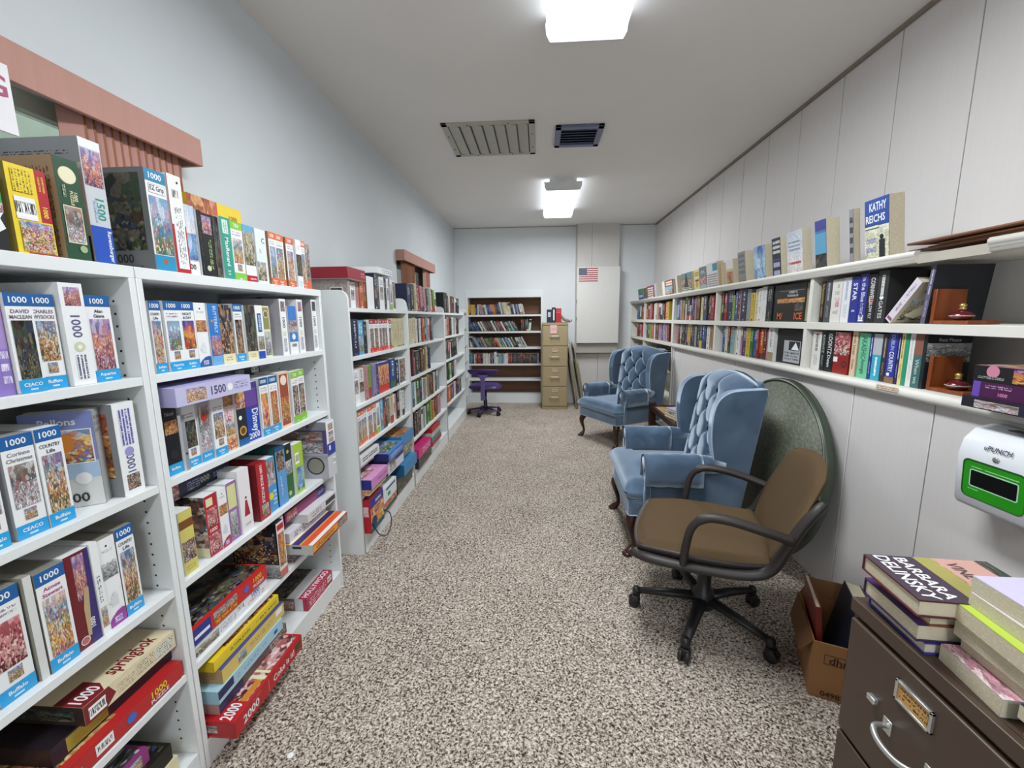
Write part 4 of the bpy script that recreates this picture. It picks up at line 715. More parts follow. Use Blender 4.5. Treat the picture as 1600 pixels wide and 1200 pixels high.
flat(-1.022, 1.10, 1.46, .148, .042, .22, 'dusty rose box with dark edge between the red and pale blue boxes', [('Q', 0, 0, 1, 1, C('#5a4a48')), ('Q', .7, .1, .98, .95, PIC['collage']), ('Q', 0, 0, .3, 1, C('#2a2c50'))], near=[('Q', 0, 0, 1, 1, C('#b08a86')), ('T', 'AR', .3, .7, .5, INK, 0, .4)], top=[('Q', 0, 0, 1, 1, C('#8d7d68'))], body=C('#a8908a'), group=G)
flat(-1.015, 1.095, 1.43, .190, .046, .21, 'pale blue puzzle box in the middle of the bottom stack', [('Q', 0, 0, 1, 1, C('#a3cbdc')), ('Q', 0, .3, .2, .95, C('#1f2f5a')), ('Q', .25, .35, .7, .7, sc('#a3cbdc', '#6a9ab0', 2)), ('Q', .84, .3, .9, .6, BLU)], near=[('Q', 0, 0, 1, 1, C('#9cc2d0')), ('Q', .2, .5, .7, .75, sc('#9cc2d0', '#6a98a8', 2))], body=C('#a9cfde'), group=G)
flat(-1.02, 1.125, 1.455, .236, .05, .23, 'buff yellow puzzle box with kraft end and small blue picture', [('Q', 0, 0, 1, 1, C('#d8bf6a')), ('Q', .22, .15, .34, .8, PIC['sea']), ('Q', .4, .3, .78, .7, sc('#d8bf6a', '#a08a44', 2)), ('Q', .84, .45, .96, .9, WHT)], near=[('Q', 0, 0, 1, 1, C('#b08d60')), ('Q', .2, .2, .9, .8, sc('#b08d60', '#6e5436', 7))], top=[('Q', 0, 0, 1, 1, C('#3c4486')), ('Q', 0, .4, 1, 1, PIC['collage'])], body=C('#d8bf6a'), group=G)
flat(-1.035, 1.115, 1.45, .2865, .036, .23, 'bright yellow puzzle box with large painted cover topping the bottom stack', [('Q', 0, 0, 1, 1, C('#e8cc2a')), ('T', 'ELTON JOHN', .36, .5, .44, C('#6a5a18'), 0, .34), ('Q', .6, .3, .95, .7, sc('#e8cc2a', '#7a6a20', 1))], near=[('Q', 0, 0, 1, 1, C('#d9b92a'))], top=[('Q', 0, 0, 1, 1, C('#e8cc2a')), ('Q', .2, .05, .98, .97, PIC['food']), ('Q', .25, .1, .6, .7, C('#e6d8a8')), ('T', 'ELTON', .1, .4, .2, INK, 2, .2), ('Q', .6, .3, .9, .42, sc('#6a4a20', '#e9d9a0', 1)), ('Q', .62, .6, .72, .75, C('#8aa04a'))], body=C('#e8cc2a'), group=G)
flat(-1.045, 1.655, 1.88, .09, .06, .22, 'crimson and white puzzle box with brown cover alone on the bottom shelf', [('Q', 0, 0, 1, 1, C('#b0284c')), ('Q', .05, .1, .72, .85, sc('#b0284c', '#f0c8d4', 4)), ('Q', .78, .3, .95, .8, BAR)], top=[('Q', 0, 0, 1, 1, C('#d8d9dc')), ('Q', 0, 0, 1, .2, C('#b0284c')), ('Q', 0, .45, 1, 1, PIC['dark']), ('T', 'HOLLYWOOD', .5, .1, .13, WHT, 0, .9), ('Q', .0, .2, 1, .42, C('#dcdde0'))], near=[('Q', 0, 0, 1, 1, C('#6a665c')), ('Q', .2, .1, .7, .8, PIC['garden']), ('Q', .72, 0, .9, 1, C('#d8d9dc')), ('Q', .9, 0, 1, 1, C('#b0284c'))], body=C('#d8d9dc'), group=G)

# ================================================================== rows of books
KEY = {'k': ('black', '#1a1b1e', '#c9c6bc'), 'n': ('navy', '#222b52', '#d9d9e0'), 'b': ('blue', '#2f5aa6', '#e9edf4'), 'c': ('pale blue', '#9cc6da', '#2c4a66'), 't': ('teal', '#2c7a78', '#e4efe9'),
 'g': ('green', '#2f7a3a', '#eef2d8'), 'l': ('lime green', '#9cc04a', '#2c4420'), 'y': ('yellow', '#e6c83a', '#5c3a1c'), 'o': ('orange', '#d8702c', '#f4e6d0'), 'r': ('red', '#b3242e', '#f4dcd0'),
 'm': ('maroon', '#6a1f2a', '#e4c890'), 'p': ('pink', '#d9a0a8', '#7a2c40'), 'v': ('purple', '#5a3278', '#e6dcf0'), 'u': ('lavender', '#a8a4d2', '#3a3666'), 'w': ('white', '#e6e6e2', '#4c5058'),
 'i': ('cream', '#d9d0ac', '#6a5a3c'), 's': ('silver grey', '#a8adb2', '#2c3036'), 'd': ('dark grey', '#484b50', '#cfcfca'), 'z': ('brown', '#6a4630', '#e0c898'), 'a': ('tan', '#b89468', '#4a3020')}
ORD = ['first', 'second', 'third', 'fourth', 'fifth', 'sixth', 'seventh', 'eighth', 'ninth', 'tenth', 'eleventh', 'twelfth', 'thirteenth', 'fourteenth', 'fifteenth', 'sixteenth', 'seventeenth', 'eighteenth', 'nineteenth', 'twentieth'] + ['twenty-'+q for q in ('first', 'second', 'third', 'fourth', 'fifth', 'sixth', 'seventh', 'eighth', 'ninth')] + ['thirtieth'] + ['thirty-'+q for q in ('first', 'second', 'third', 'fourth', 'fifth', 'sixth', 'seventh', 'eighth', 'ninth')] + ['fortieth', 'forty-first', 'forty-second', 'forty-third', 'forty-fourth', 'forty-fifth', 'forty-sixth', 'forty-seventh', 'forty-eighth']
KEY = {k: (n, '#'+''.join('%02x' % int(int(c[i:i+2], 16)*(.82 if n not in ('white', 'cream') else .93)) for i in (1, 3, 5)), q) for k, (n, c, q) in KEY.items()}  # darkens the book colours to carry the deep shade inside the shelves
_cnt = {}
PAGE = plain('#d8ceb4', .8, var=.05, scale=90)
def spine(k, rng):
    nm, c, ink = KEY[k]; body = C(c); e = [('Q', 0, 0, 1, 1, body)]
    r_ = rng.random()
    alt = rng.choice(['#a83a2c', '#c9a83f', '#d5cfc2', '#2a4577', '#202226', '#35663f', '#9a866a', '#1c1d20', '#3a3c42'])
    a = rng.uniform(.5, .62); b = rng.uniform(.88, .95)
    if r_ < .4: e.append(('Q', .28, .22, .72, b, scrib(c, ink, 1, True, .47)))
    elif r_ < .65: e += [('Q', .2, a, .8, b, scrib(c, ink, 2, True, .48)), ('Q', .3, .06, .7, .3, scrib(c, ink, 1, True, .42))]
    elif r_ < .8: e += [('Q', 0, .0, 1, rng.uniform(.15, .35), C(alt)), ('Q', .25, .42, .75, .93, scrib(c, ink, 1, True, .5))]
    elif r_ < .9: e += [('Q', .0, .72, 1, .95, C(alt)), ('Q', .3, .1, .7, .68, scrib(c, ink, 1, True, .47))]
    else: e += [('Q', .05, .3, .95, .6, PIC[rng.choice(['dark', 'collage', 'village', 'night'])]), ('Q', .2, .65, .8, .95, scrib(c, ink, 1, True, .5))]
    e.append(('Q', .3, .02, .7, .07, C(alt)))
    return e, body, nm
SPECIAL = {'O': ('orange banded', lambda: buf('village', 'x', None, '300', ORG, ORG, lower='full')), 'V': ('red banded', lambda: buf('collage', 'x', None, '500', C('#a8262c'), C('#d8382c'), lower='full')),
 'M': ('multicoloured', lambda: [('Q', 0, 0, 1, 1, WHT), ('Q', .05, .05, .95, .95, PIC['collage'])]), 'E': ('red and violet pictured', lambda: [('Q', 0, 0, 1, 1, C('#4a3a86')), ('Q', 0, .0, 1, .25, C('#c9382c')), ('Q', 0, .25, 1, .9, PIC['toys'])]),
 'G': ('white and green pictured', lambda: [('Q', 0, 0, 1, 1, WHT), ('Q', .1, .25, .9, .85, PIC['grey']), ('Q', 0, 0, 1, .2, LIM)]), 'W': ('white pictured', lambda: [('Q', 0, 0, 1, 1, WHT), ('Q', .15, .3, .85, .7, PIC['snow']), ('Q', .2, .75, .8, .93, sc())]),
 'T': ('blue pictured', lambda: [('Q', 0, 0, 1, 1, C('#4a9ac0')), ('Q', .1, .1, .9, .55, PIC['sea']), ('Q', .2, .6, .8, .95, sc('#4a9ac0', '#e9f2f8', 2, True))])}
STUFF = MB()
def row(side, xf, z, p0, p1, spec, h, where, group, d=.2, jit=.012, noun='book', cat='book', seed=1, stuff=False):
    rng = random.Random(seed*131+len(spec)); toks = spec.split(); items = []; lean = 0
    for t in toks:
        if t[0] == '/': lean = float(t[1:]); continue
        gap = t[0] == '_'; mm = t[1:]; wdt = 1.0; dh = 0
        for ch in '+-':
            if ch in mm:
                mm, q = mm.split(ch); dh = (1 if ch == '+' else -1)*float(q or 1)*.01
        if mm: wdt = float(mm)
        items.append((None if gap else t[0], wdt*(1 if gap else rng.uniform(.8, 1.25)), dh, lean))
    if side == 'B': a0, a1 = xpx(p0, xf, z), xpx(p1, xf, z)
    else: a0, a1 = ypx(p0, xf, z), ypx(p1, xf, z)
    sgn = 1 if a1 > a0 else -1; tot = sum(i[1] for i in items); sc_ = abs(a1-a0)/tot; pos = a0
    for k, wd, dh, ln in items:
        step = wd*sc_; a, b = pos, pos+sgn*step; pos = b
        if k is None: continue
        n = _cnt[where] = _cnt.get(where, 0)+1; hh = h+dh+rng.uniform(-jit, jit)*(.3 if k in SPECIAL else 1); ca = math.cos(R(ln)); w_ = (step)*ca-.001
        if k in SPECIAL: nm, f = SPECIAL[k]; els, body = f(), WHT; nn, cc = 'puzzle_box', 'puzzle box'
        else: els, body, nm = spine(k, rng); nn, cc = noun, cat
        m = MB(); dd = d-rng.uniform(0, .02); m.box(0, 0, 0, w_, dd, hh, body); m.deco(els, (0, 0, 0), (w_, 0, 0), (0, 0, hh))
        if nn == 'book':
            m.deco([('Q', .12, .0, .88, .99, PAGE)], (0, 0, hh), (w_, 0, 0), (0, dd, 0))
        o = m.build(nn) if not stuff else None; zz = z+.0006+(w_*math.sin(R(ln)) if ln > 0 else 0)
        if side == 'L': loc, ang = (xf+rng.uniform(-.006, .004), min(a, b), zz), 90
        elif side == 'R': loc, ang = (xf+rng.uniform(-.004, .008), max(a, b), zz), -90
        else: loc, ang = (min(a, b), xf+rng.uniform(-.004, .012), zz), 0
        if ln > 0 and side != 'x': pass
        mw = Matrix.Translation(loc) @ Matrix.Rotation(R(ang), 4, 'Z') @ Matrix.Rotation(R(ln), 4, 'Y')
        if stuff: STUFF.take(m, mw); continue
        o.matrix_world = mw
        tag(o, '%s %s, %s from left, %s' % (nm, 'puzzle box' if nn == 'puzzle_box' else 'book', ORD[n-1], where), cc, group)

XB = -1.062
g = 'puzzles and books in the bookcase after the gap'
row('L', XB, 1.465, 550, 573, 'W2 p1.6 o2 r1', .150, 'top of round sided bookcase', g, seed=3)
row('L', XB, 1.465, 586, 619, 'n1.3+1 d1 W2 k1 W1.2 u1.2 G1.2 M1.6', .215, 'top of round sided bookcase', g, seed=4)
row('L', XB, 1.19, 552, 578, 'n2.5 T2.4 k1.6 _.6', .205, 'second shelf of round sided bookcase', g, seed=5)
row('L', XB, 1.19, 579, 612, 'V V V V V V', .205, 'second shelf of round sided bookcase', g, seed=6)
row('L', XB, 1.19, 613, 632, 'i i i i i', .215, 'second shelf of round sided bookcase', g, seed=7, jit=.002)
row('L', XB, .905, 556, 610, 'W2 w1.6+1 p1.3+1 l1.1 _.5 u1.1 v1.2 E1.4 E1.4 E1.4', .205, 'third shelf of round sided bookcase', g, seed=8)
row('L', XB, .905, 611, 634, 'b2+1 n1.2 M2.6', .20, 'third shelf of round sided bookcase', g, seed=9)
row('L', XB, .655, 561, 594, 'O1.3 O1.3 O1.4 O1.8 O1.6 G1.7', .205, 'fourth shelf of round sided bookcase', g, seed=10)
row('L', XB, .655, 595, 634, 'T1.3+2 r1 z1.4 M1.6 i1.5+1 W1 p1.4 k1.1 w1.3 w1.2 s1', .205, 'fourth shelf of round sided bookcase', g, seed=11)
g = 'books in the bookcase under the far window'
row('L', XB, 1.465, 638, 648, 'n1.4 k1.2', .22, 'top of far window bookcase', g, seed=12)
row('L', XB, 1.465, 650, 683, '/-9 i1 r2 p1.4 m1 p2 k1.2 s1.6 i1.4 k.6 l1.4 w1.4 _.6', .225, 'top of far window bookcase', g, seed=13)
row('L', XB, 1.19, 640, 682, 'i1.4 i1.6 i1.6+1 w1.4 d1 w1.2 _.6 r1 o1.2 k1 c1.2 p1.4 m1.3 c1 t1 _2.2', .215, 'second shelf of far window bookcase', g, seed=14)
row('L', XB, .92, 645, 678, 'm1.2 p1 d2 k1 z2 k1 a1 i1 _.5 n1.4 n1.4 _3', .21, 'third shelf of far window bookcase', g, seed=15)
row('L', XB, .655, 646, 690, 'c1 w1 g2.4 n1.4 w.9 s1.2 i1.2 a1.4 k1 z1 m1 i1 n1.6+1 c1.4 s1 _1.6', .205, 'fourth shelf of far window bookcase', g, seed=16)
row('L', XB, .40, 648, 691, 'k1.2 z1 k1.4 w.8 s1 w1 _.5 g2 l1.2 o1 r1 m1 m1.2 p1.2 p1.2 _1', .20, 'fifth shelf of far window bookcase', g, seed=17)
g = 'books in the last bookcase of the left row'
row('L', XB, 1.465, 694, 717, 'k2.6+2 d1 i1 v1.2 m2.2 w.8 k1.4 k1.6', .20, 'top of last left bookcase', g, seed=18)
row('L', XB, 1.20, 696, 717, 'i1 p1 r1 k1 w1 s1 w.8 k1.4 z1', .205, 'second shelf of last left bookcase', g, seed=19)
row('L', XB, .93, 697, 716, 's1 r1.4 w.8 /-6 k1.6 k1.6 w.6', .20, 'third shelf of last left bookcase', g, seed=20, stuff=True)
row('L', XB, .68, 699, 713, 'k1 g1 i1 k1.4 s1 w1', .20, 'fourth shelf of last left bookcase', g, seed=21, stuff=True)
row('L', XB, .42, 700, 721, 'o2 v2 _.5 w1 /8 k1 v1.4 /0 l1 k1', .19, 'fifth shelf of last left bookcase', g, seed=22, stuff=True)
g = 'books in the far corner bookcase'
for z, zz, w_ in ((.98, '', 'second'), (.72, '', 'third'), (1.25, '', 'top')):
    row('L', -1.19, z, 728, 735, 'w1 k1 r1 s1', .19, w_+' shelf of narrow corner bookcase', g, d=.13, seed=int(z*100), stuff=True)
# loose big boxes in and on that row
g = 'boxes in the bookcase after the gap'
puz('L', -1.045, 2.2795, 2.308, 1.4656, .155, .24, 'box printed with grey planks under the red lid, top of bookcase', [('Q', 0, 0, 1, 1, PIC['planks'])], left=[('Q', 0, 0, 1, 1, PIC['planks']), ('Q', .58, .2, .9, .72, C('#c9bdb8')), ('Q', .61, .24, .87, .68, PIC['dark'])], body=C('#a39590'), group=g)
tt = empty('gift_box_lid', (-1.03, 2.262, 1.6215), R(90), 'dark red box lid lying over the plank printed box and its neighbours', 'box')
m = MB(); m.box(0, 0, 0, .235, .27, .062, C('#8f1c2c'), bev=.002, seg=1); m.box(-.001, -.001, -.001, .236, .271, .0, C('#cfc6bd')); m.build('lid', tt)
m = MB(); m.deco([('Q', .72, .25, .95, .75, sc('#8f1c2c', '#d8a0a6', 2))], (0, 0, 0), (.235, 0, 0), (0, 0, .062)); m.build('label_print', tt)
puz('L', XB, ypx(574.5, XB, 1.465), ypx(585.5, XB, 1.465), 1.4656, .20, .24, 'old gold and brown box with white edge among books, top of bookcase', [('Q', 0, 0, 1, 1, WHT)], left=[('Q', 0, 0, 1, 1, C('#8a6a34'))], body=C('#7a5a2c'), group=g)
puz('L', -1.05, 2.74, 3.02, 1.4656+.234, .04, .25, 'thin white box lying across standing books, top of rounded-side bookcase', [('Q', 0, 0, 1, 1, WHT), ('Q', .3, .2, .95, .8, sc('#eceeef', '#7a7ca0', 2))], body=WHT, group=g)
puz('L', -1.0, 2.285, 2.55, .3656, .034, .25, 'cream box lying under the pink box with the pale shoe picture', [('Q', 0, 0, 1, 1, C('#d8c68c')), ('Q', .3, .2, .9, .8, sc('#d8c68c', '#9a8648', 1))], left=[('Q', 0, 0, 1, 1, PIC['toys'])], body=C('#d8c68c'), group=g)
puz('L', -.985, 2.287, 2.56, .400, .062, .27, 'pink game box with pale shoe picture, blue end facing the camera', [('Q', 0, 0, 1, 1, C('#cf86c0')), ('Q', .3, .3, .9, .7, sc('#cf86c0', '#8a4a86', 1))], left=[('Q', 0, 0, 1, 1, C('#26308a'))], top=[('Q', 0, 0, 1, 1, C('#d79ac8')), ('Q', .05, .2, .7, .95, PIC['pink'])], body=C('#cf86c0'), group=g)
puz('L', -1.12, 2.285, 2.57, .4622, .042, .18, 'dark box at the back between the pink box and the white boxes', [('Q', 0, 0, 1, 1, PIC['dark'])], body=INK, group=g)
puz('L', -1.075, 2.285, 2.56, .5044, .04, .22, 'white box with grey lines, lower of two above the pink box', [('Q', 0, 0, 1, 1, C('#dcdddf')), ('Q', .1, .2, .9, .7, sc('#dcdddf', '#6a6c70', 2))], body=C('#cfd0d2'), group=g)
puz('L', -1.04, 2.285, 2.57, .5446, .055, .25, 'white lettered box right under the orange banded puzzles shelf', [('Q', 0, 0, 1, 1, C('#e4e4e4')), ('Q', .1, .3, .9, .8, sc('#e4e4e4', '#55555a', 2, False, .6))], body=C('#dadada'), group=g)
puz('L', -1.0, 2.60, 2.92, .3656, .10, .25, 'white and indigo striped box under the long blue game box', [('Q', 0, 0, 1, 1, C('#d5d6e4')), ('Q', .1, .1, .5, .9, PIC['snow']), ('Q', .5, .6, 1, .9, C('#3a3a80'))], left=[('Q', 0, 0, 1, 1, C('#2a2a4a'))], body=C('#b9b9c8'), group=g)
puz('L', -.985, 2.585, 2.90, .466, .056, .25, 'long bright blue game box with indigo end, fifth shelf', [('Q', 0, 0, 1, 1, C('#3f6fc0')), ('Q', .1, .2, .9, .8, PIC['blue'])], left=[('Q', 0, 0, 1, 1, C('#23265c'))], top=[('Q', 0, 0, 1, 1, C('#4a8ad0')), ('Q', .1, .1, .9, .8, PIC['sea'])], body=C('#3f6fb8'), group=g)
puz('L', -1.03, 2.955, 3.24, .3656, .085, .24, 'grey and maroon patterned box under the sky blue box', [('Q', 0, 0, 1, 1, PIC['animal'])], left=[('Q', 0, 0, 1, 1, C('#5a3c3c'))], body=C('#6a6a58'), group=g)
puz('L', -1.02, 2.95, 3.24, .4512, .08, .26, 'sky blue box with coral speckled top in the fifth shelf', [('Q', 0, 0, 1, 1, C('#3f86b8'))], top=[('Q', .04, .04, .96, .96, PIC['food'])], body=C('#3f86b8'), group=g)
puz('L', -1.00, 2.285, 2.49, .1256, .21, .25, 'colourful board game box with round blue badge at the near bottom corner', [('Q', 0, 0, 1, 1, PIC['toys']), ('Q', .0, .72, 1, 1, C('#26258a')), ('T', 'ANIMAL', .6, .84, .09, WHT, 0, .6), ('Q', 0, 0, 1, .14, C('#0f5a62')), ('D', .22, .26, .19, C('#26205a'))], left=[('Q', 0, 0, 1, 1, C('#b9202c')), ('Q', .6, .5, .95, .8, PIC['pink'])], body=C('#8a2430'), group=g)
puz('L', -1.02, 2.52, 2.79, .1256, .075, .25, 'red and green box under the white game box, bottom shelf', [('Q', 0, 0, 1, 1, PIC['toys']), ('Q', 0, 0, 1, .35, C('#1f5a46'))], body=C('#a82c2c'), group=g)
puz('L', -1.01, 2.52, 2.77, .201, .10, .25, 'white game box with indigo band and green mark, bottom shelf', [('Q', 0, 0, 1, 1, C('#dfe6e6')), ('Q', .2, .72, .9, .86, C('#2f2f8a')), ('Q', .3, .25, .5, .5, C('#2f8a6a'))], left=[('Q', 0, 0, 1, 1, C('#c9402c'))], top=[('Q', .05, .4, .95, .7, C('#2f2f8a'))], body=C('#dfe6e6'), group=g)
puz('L', -1.03, 2.84, 3.20, .1256, .11, .24, 'mossy green patterned box under the second blue box, bottom shelf', [('Q', 0, 0, 1, 1, PIC['dark'])], left=[('Q', 0, 0, 1, 1, C('#1a1c1e'))], body=C('#3c4a3a'), group=g)
puz('L', -1.00, 2.92, 3.24, .2362, .085, .26, 'second sky blue box, on the bottom shelf of the rounded-side bookcase', [('Q', 0, 0, 1, 1, C('#3f86b8'))], left=[('Q', 0, 0, 1, 1, C('#1f5a86'))], top=[('Q', .04, .3, .96, .96, PIC['food'])], body=C('#3f86b8'), group=g)
g = 'boxes at the bottom of the bookcase under the far window'
puz('L', -1.02, 3.36, 3.78, .1256, .10, .25, 'black and brown box under the magenta box', [('Q', 0, 0, 1, 1, PIC['dark'])], body=INK, group=g)
puz('L', -1.01, 3.34, 3.74, .2262, .08, .25, 'bright magenta box on the bottom shelf under the far window bookcase', [('Q', 0, 0, 1, 1, C('#d03a80')), ('Q', .3, .2, .9, .8, sc('#d03a80', '#f0c0d8', 2))], top=[('Q', 0, 0, 1, 1, C('#c42a70'))], body=C('#c42a70'), group=g)
for k, (c_, n_) in enumerate((('#d9d6de', 'white lilac'), ('#a8262e', 'crimson'), ('#3c8a8a', 'turquoise'), ('#c9c6c0', 'ivory grey'), ('#b02c34', 'scarlet'))):
    puz('L', -1.03, 3.86, 4.2+.04*(k % 2), .1256+k*.045, .044, .24, '%s box, %s up in the stack beside the magenta box' % (n_, ORD[k]), [('Q', 0, 0, 1, 1, C(c_)), ('Q', .2, .2, .8, .8, sc(c_, '#3a3a3a', 2))], body=C(c_), group=g)
m = MB(); pts = spline([(-1.0, 2.30, .19), (-.975, 2.33, .10), (-.965, 2.42, .045), (-.97, 2.52, .06), (-.985, 2.55, .13), (-1.03, 2.52, .17)], 6); m.tube(pts, .0035, C('#20305a'), 6)
tag(m.build('elastic_cord'), 'thin dark blue cord looping from the board game box at the bottom shelf', 'cord')

# ------------------------------------------------------------------ back bookcase rows
YF = YB+.012; g = 'books in the built-in back bookcase'
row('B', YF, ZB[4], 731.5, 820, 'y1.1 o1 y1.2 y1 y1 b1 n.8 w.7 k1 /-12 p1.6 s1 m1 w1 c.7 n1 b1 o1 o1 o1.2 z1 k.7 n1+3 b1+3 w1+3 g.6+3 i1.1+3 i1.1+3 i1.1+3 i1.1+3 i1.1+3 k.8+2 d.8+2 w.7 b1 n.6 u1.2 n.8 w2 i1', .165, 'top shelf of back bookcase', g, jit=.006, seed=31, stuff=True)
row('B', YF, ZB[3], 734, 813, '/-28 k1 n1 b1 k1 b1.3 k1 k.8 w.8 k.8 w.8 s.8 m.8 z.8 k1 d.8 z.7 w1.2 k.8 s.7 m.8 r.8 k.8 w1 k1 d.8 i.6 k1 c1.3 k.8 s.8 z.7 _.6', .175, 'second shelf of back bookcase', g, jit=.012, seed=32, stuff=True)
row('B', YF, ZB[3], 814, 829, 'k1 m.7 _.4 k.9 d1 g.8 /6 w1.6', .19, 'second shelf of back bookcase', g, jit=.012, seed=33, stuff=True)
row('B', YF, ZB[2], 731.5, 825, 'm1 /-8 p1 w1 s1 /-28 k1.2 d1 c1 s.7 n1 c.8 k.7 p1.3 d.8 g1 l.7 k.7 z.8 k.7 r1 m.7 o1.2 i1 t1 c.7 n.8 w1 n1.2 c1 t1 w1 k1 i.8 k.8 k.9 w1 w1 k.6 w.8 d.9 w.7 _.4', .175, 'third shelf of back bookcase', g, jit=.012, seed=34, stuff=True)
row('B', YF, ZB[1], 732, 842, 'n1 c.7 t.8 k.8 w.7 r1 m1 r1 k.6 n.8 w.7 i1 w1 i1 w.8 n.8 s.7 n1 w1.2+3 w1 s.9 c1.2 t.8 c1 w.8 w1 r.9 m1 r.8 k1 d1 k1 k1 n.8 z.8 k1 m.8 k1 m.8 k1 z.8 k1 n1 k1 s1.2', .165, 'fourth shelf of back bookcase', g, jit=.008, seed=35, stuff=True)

# ------------------------------------------------------------------ right wall shelving rows
XR = 1.492; g = 'books standing in the wall shelving'
U = 1.3625; Lw = 1.1105
row('R', XR, U, 995, 1005.5, 'k1 b1 w1 m1 o1.4', .19, 'upper shelf, last bay of wall shelving', g, seed=41)
row('R', XR, U, 1010, 1045, 'r1.2 m1 p1 r1 k1 w1.2 i1 p1 k1 w1 k.8 m1 o1.6 y1', .20, 'upper shelf, second last bay of wall shelving', g, seed=42)
row('R', XR, U, 1056, 1114.5, 'c1 w.8-6 b1.2 p1 y1 z.9 w1 k2 w.8-6 v1 n1 p.8 z1.6 z1 y1 i1.2 d2 k1 m1 r1.6', .215, 'upper shelf, middle bay of wall shelving', g, seed=43)
row('R', XR, U, 1124, 1204, 'l.8 k1 r1.8 n3.4 l1-2 b1.6 m1 p.6 n2.4 s1.4-1 y1.6-2 i1.4 w2 w1.2 k2.4', .222, 'upper shelf, bay left of black orange lettered cover', g, seed=44)
row('R', XR, Lw, 995, 1004.5, 'r1 m1 r1 w.8 r1 p1', .19, 'lower shelf, last bay of wall shelving', g, seed=45)
row('R', XR, Lw, 1010, 1044, 'k1 g1 l1 o1.2 r1 w.7 k1 z1 p1 u1.3 v1 u1 p1 m1.2', .20, 'lower shelf, second last bay of wall shelving', g, seed=46)
row('R', XR, Lw, 1056, 1112, 'p1 m1 w1 k1.4 k1 d1 p1 y1.4 m1 k1 s1 k1.6 d1.2 b1 n.8 w1.2 a1.2', .21, 'lower shelf, middle bay of wall shelving', g, seed=47)
row('R', XR, Lw, 1127, 1207, 'b2 i1.6 m1 c2 i.8 g.8 w1.6 p1 v2 y2 g1.2 b1.4 r1 o2 m1.2 p1 w2', .205, 'lower shelf, bay left of black white panelled cover', g, seed=48)
row('R', 1.50, .77, 990, 1046, 'i1 w1 z1 s1 k1 c1 z1.3 i1 k1.3 k1 m1 k1 z1 k1 m1 k1', .22, 'low bookcase behind far armchair', 'books in the low bookcase', seed=49, stuff=True)
def book(side, xf, y0, y1, z, h, label, cov, d=.16, group=None, lean=0, rot=0, orient='face', cover_col='#202226', pitch=0, paperback=False, rdeco=()):
    """one larger book with its cover and page block. face: cover faces the room; spine: spine faces the room"""
    w_ = y1-y0; t = empty('book', (0, 0, 0), 0, label, 'book', group); cc = C(cover_col); th = .0025 if not paperback else .0008
    m = MB()
    if orient == 'face':      # hinge on local left, pages show on local right
        m.box(0, 0, 0, w_, th, h, cc); m.box(0, d-th, 0, w_, d, h, cc); m.box(0, th, 0, th, d-th, h, cc)
        m.deco(cov, (0, 0, 0), (w_, 0, 0), (0, 0, h)); m.build('cover', t)
        m = MB(); e = .0 if paperback else .004; m.box(th, th, e, w_-e, d-th, h-e, PAGE)
        m.deco([('Q', 0, 0, 1, 1, scrib('#d9cfb6', '#bdb194', 30, True, .6))], (w_-e, th, e), (0, d-2*th, 0), (0, 0, h-2*e)); m.build('page_block', t)
    else:
        m.box(0, 0, 0, th, d, h, cc); m.box(w_-th, 0, 0, w_, d, h, cc); m.box(th, 0, 0, w_-th, th, h, cc)
        m.deco(cov, (0, 0, 0), (w_, 0, 0), (0, 0, h)); m.deco(rdeco, (w_, 0, 0), (0, d, 0), (0, 0, h)); m.build('cover', t)
        m = MB(); e = .003; m.box(th, th, e, w_-th, d-e, h-e, PAGE); m.build('page_block', t)
    ang = {'L': 90, 'R': -90, 'B': 0}[side]; yy = y1 if side == 'R' else y0
    zz = z+.0006+(w_*math.sin(R(lean)) if lean > 0 else 0)
    t.matrix_world = Matrix.Translation((xf, yy, zz) if side != 'B' else (y0, xf, zz)) @ Matrix.Rotation(R(ang+rot), 4, 'Z') @ Matrix.Rotation(R(-pitch), 4, 'X') @ Matrix.Rotation(R(lean), 4, 'Y')
    return t
def RS(z, pl, pr, h, label, els, col, xf=1.492, lean=0, g='large books in the near bays of the wall shelving', d=.155, rdeco=()):
    a, b = ypx(pl, xf, z), ypx(pr, xf, z); y0, y1 = min(a, b), max(a, b)
    return book('R', xf, y0+.0008, y1, z, h, label, els, d, g, lean, orient='spine', cover_col=col, rdeco=rdeco)
def sp_(c, ink, txt=None, t2=None, extra=()):
    e = [('Q', 0, 0, 1, 1, C(c))] + list(extra)
    if txt: e.append(('T', txt, .5, .68, .5, C(ink), -1, .5))
    else: e.append(('Q', .25, .5, .75, .92, scrib(c, ink, 1, True, .6)))
    if t2: e.append(('T', t2, .5, .26, .36, C(ink), -1, .34))
    else: e.append(('Q', .3, .12, .7, .4, scrib(c, ink, 2, True, .5)))
    return e
# upper near bay
RS(U, 1279, 1285, .213, 'black spine with gold vertical title, first in the upper near bay', sp_('#1c1a16', '#c9a85a', 'The Dose and the Poison'), '#1c1a16')
RS(U, 1285.5, 1295, .218, 'charcoal spine beside the gold lettered black one, upper near bay', sp_('#4a4a50', '#9a9aa2'), '#4a4a50')
RS(U, 1295.5, 1311, .213, 'white jacketed book with large faint letters and a tan picture', [('Q', 0, 0, 1, 1, C('#d9d6d0')), ('T', 'B', .62, .84, .09, C('#a09a90')), ('T', 'DE', .55, .68, .08, C('#a09a90')), ('Q', .4, .36, .8, .58, PIC['pink']), ('T', 'ArZ', .5, .24, .07, C('#a09a90'))], '#d9d6d0')
RS(U, 1311.5, 1324, .215, 'white book with pale blue print beside the faint lettered one', sp_('#dedee0', '#a8b0c8'), '#dedee0')
RS(U, 1324.5, 1337, .213, 'royal blue spine lettered in white, left of its blue twin', sp_('#26308a', '#e6e8f4', 'STAR', 'S'), '#26308a')
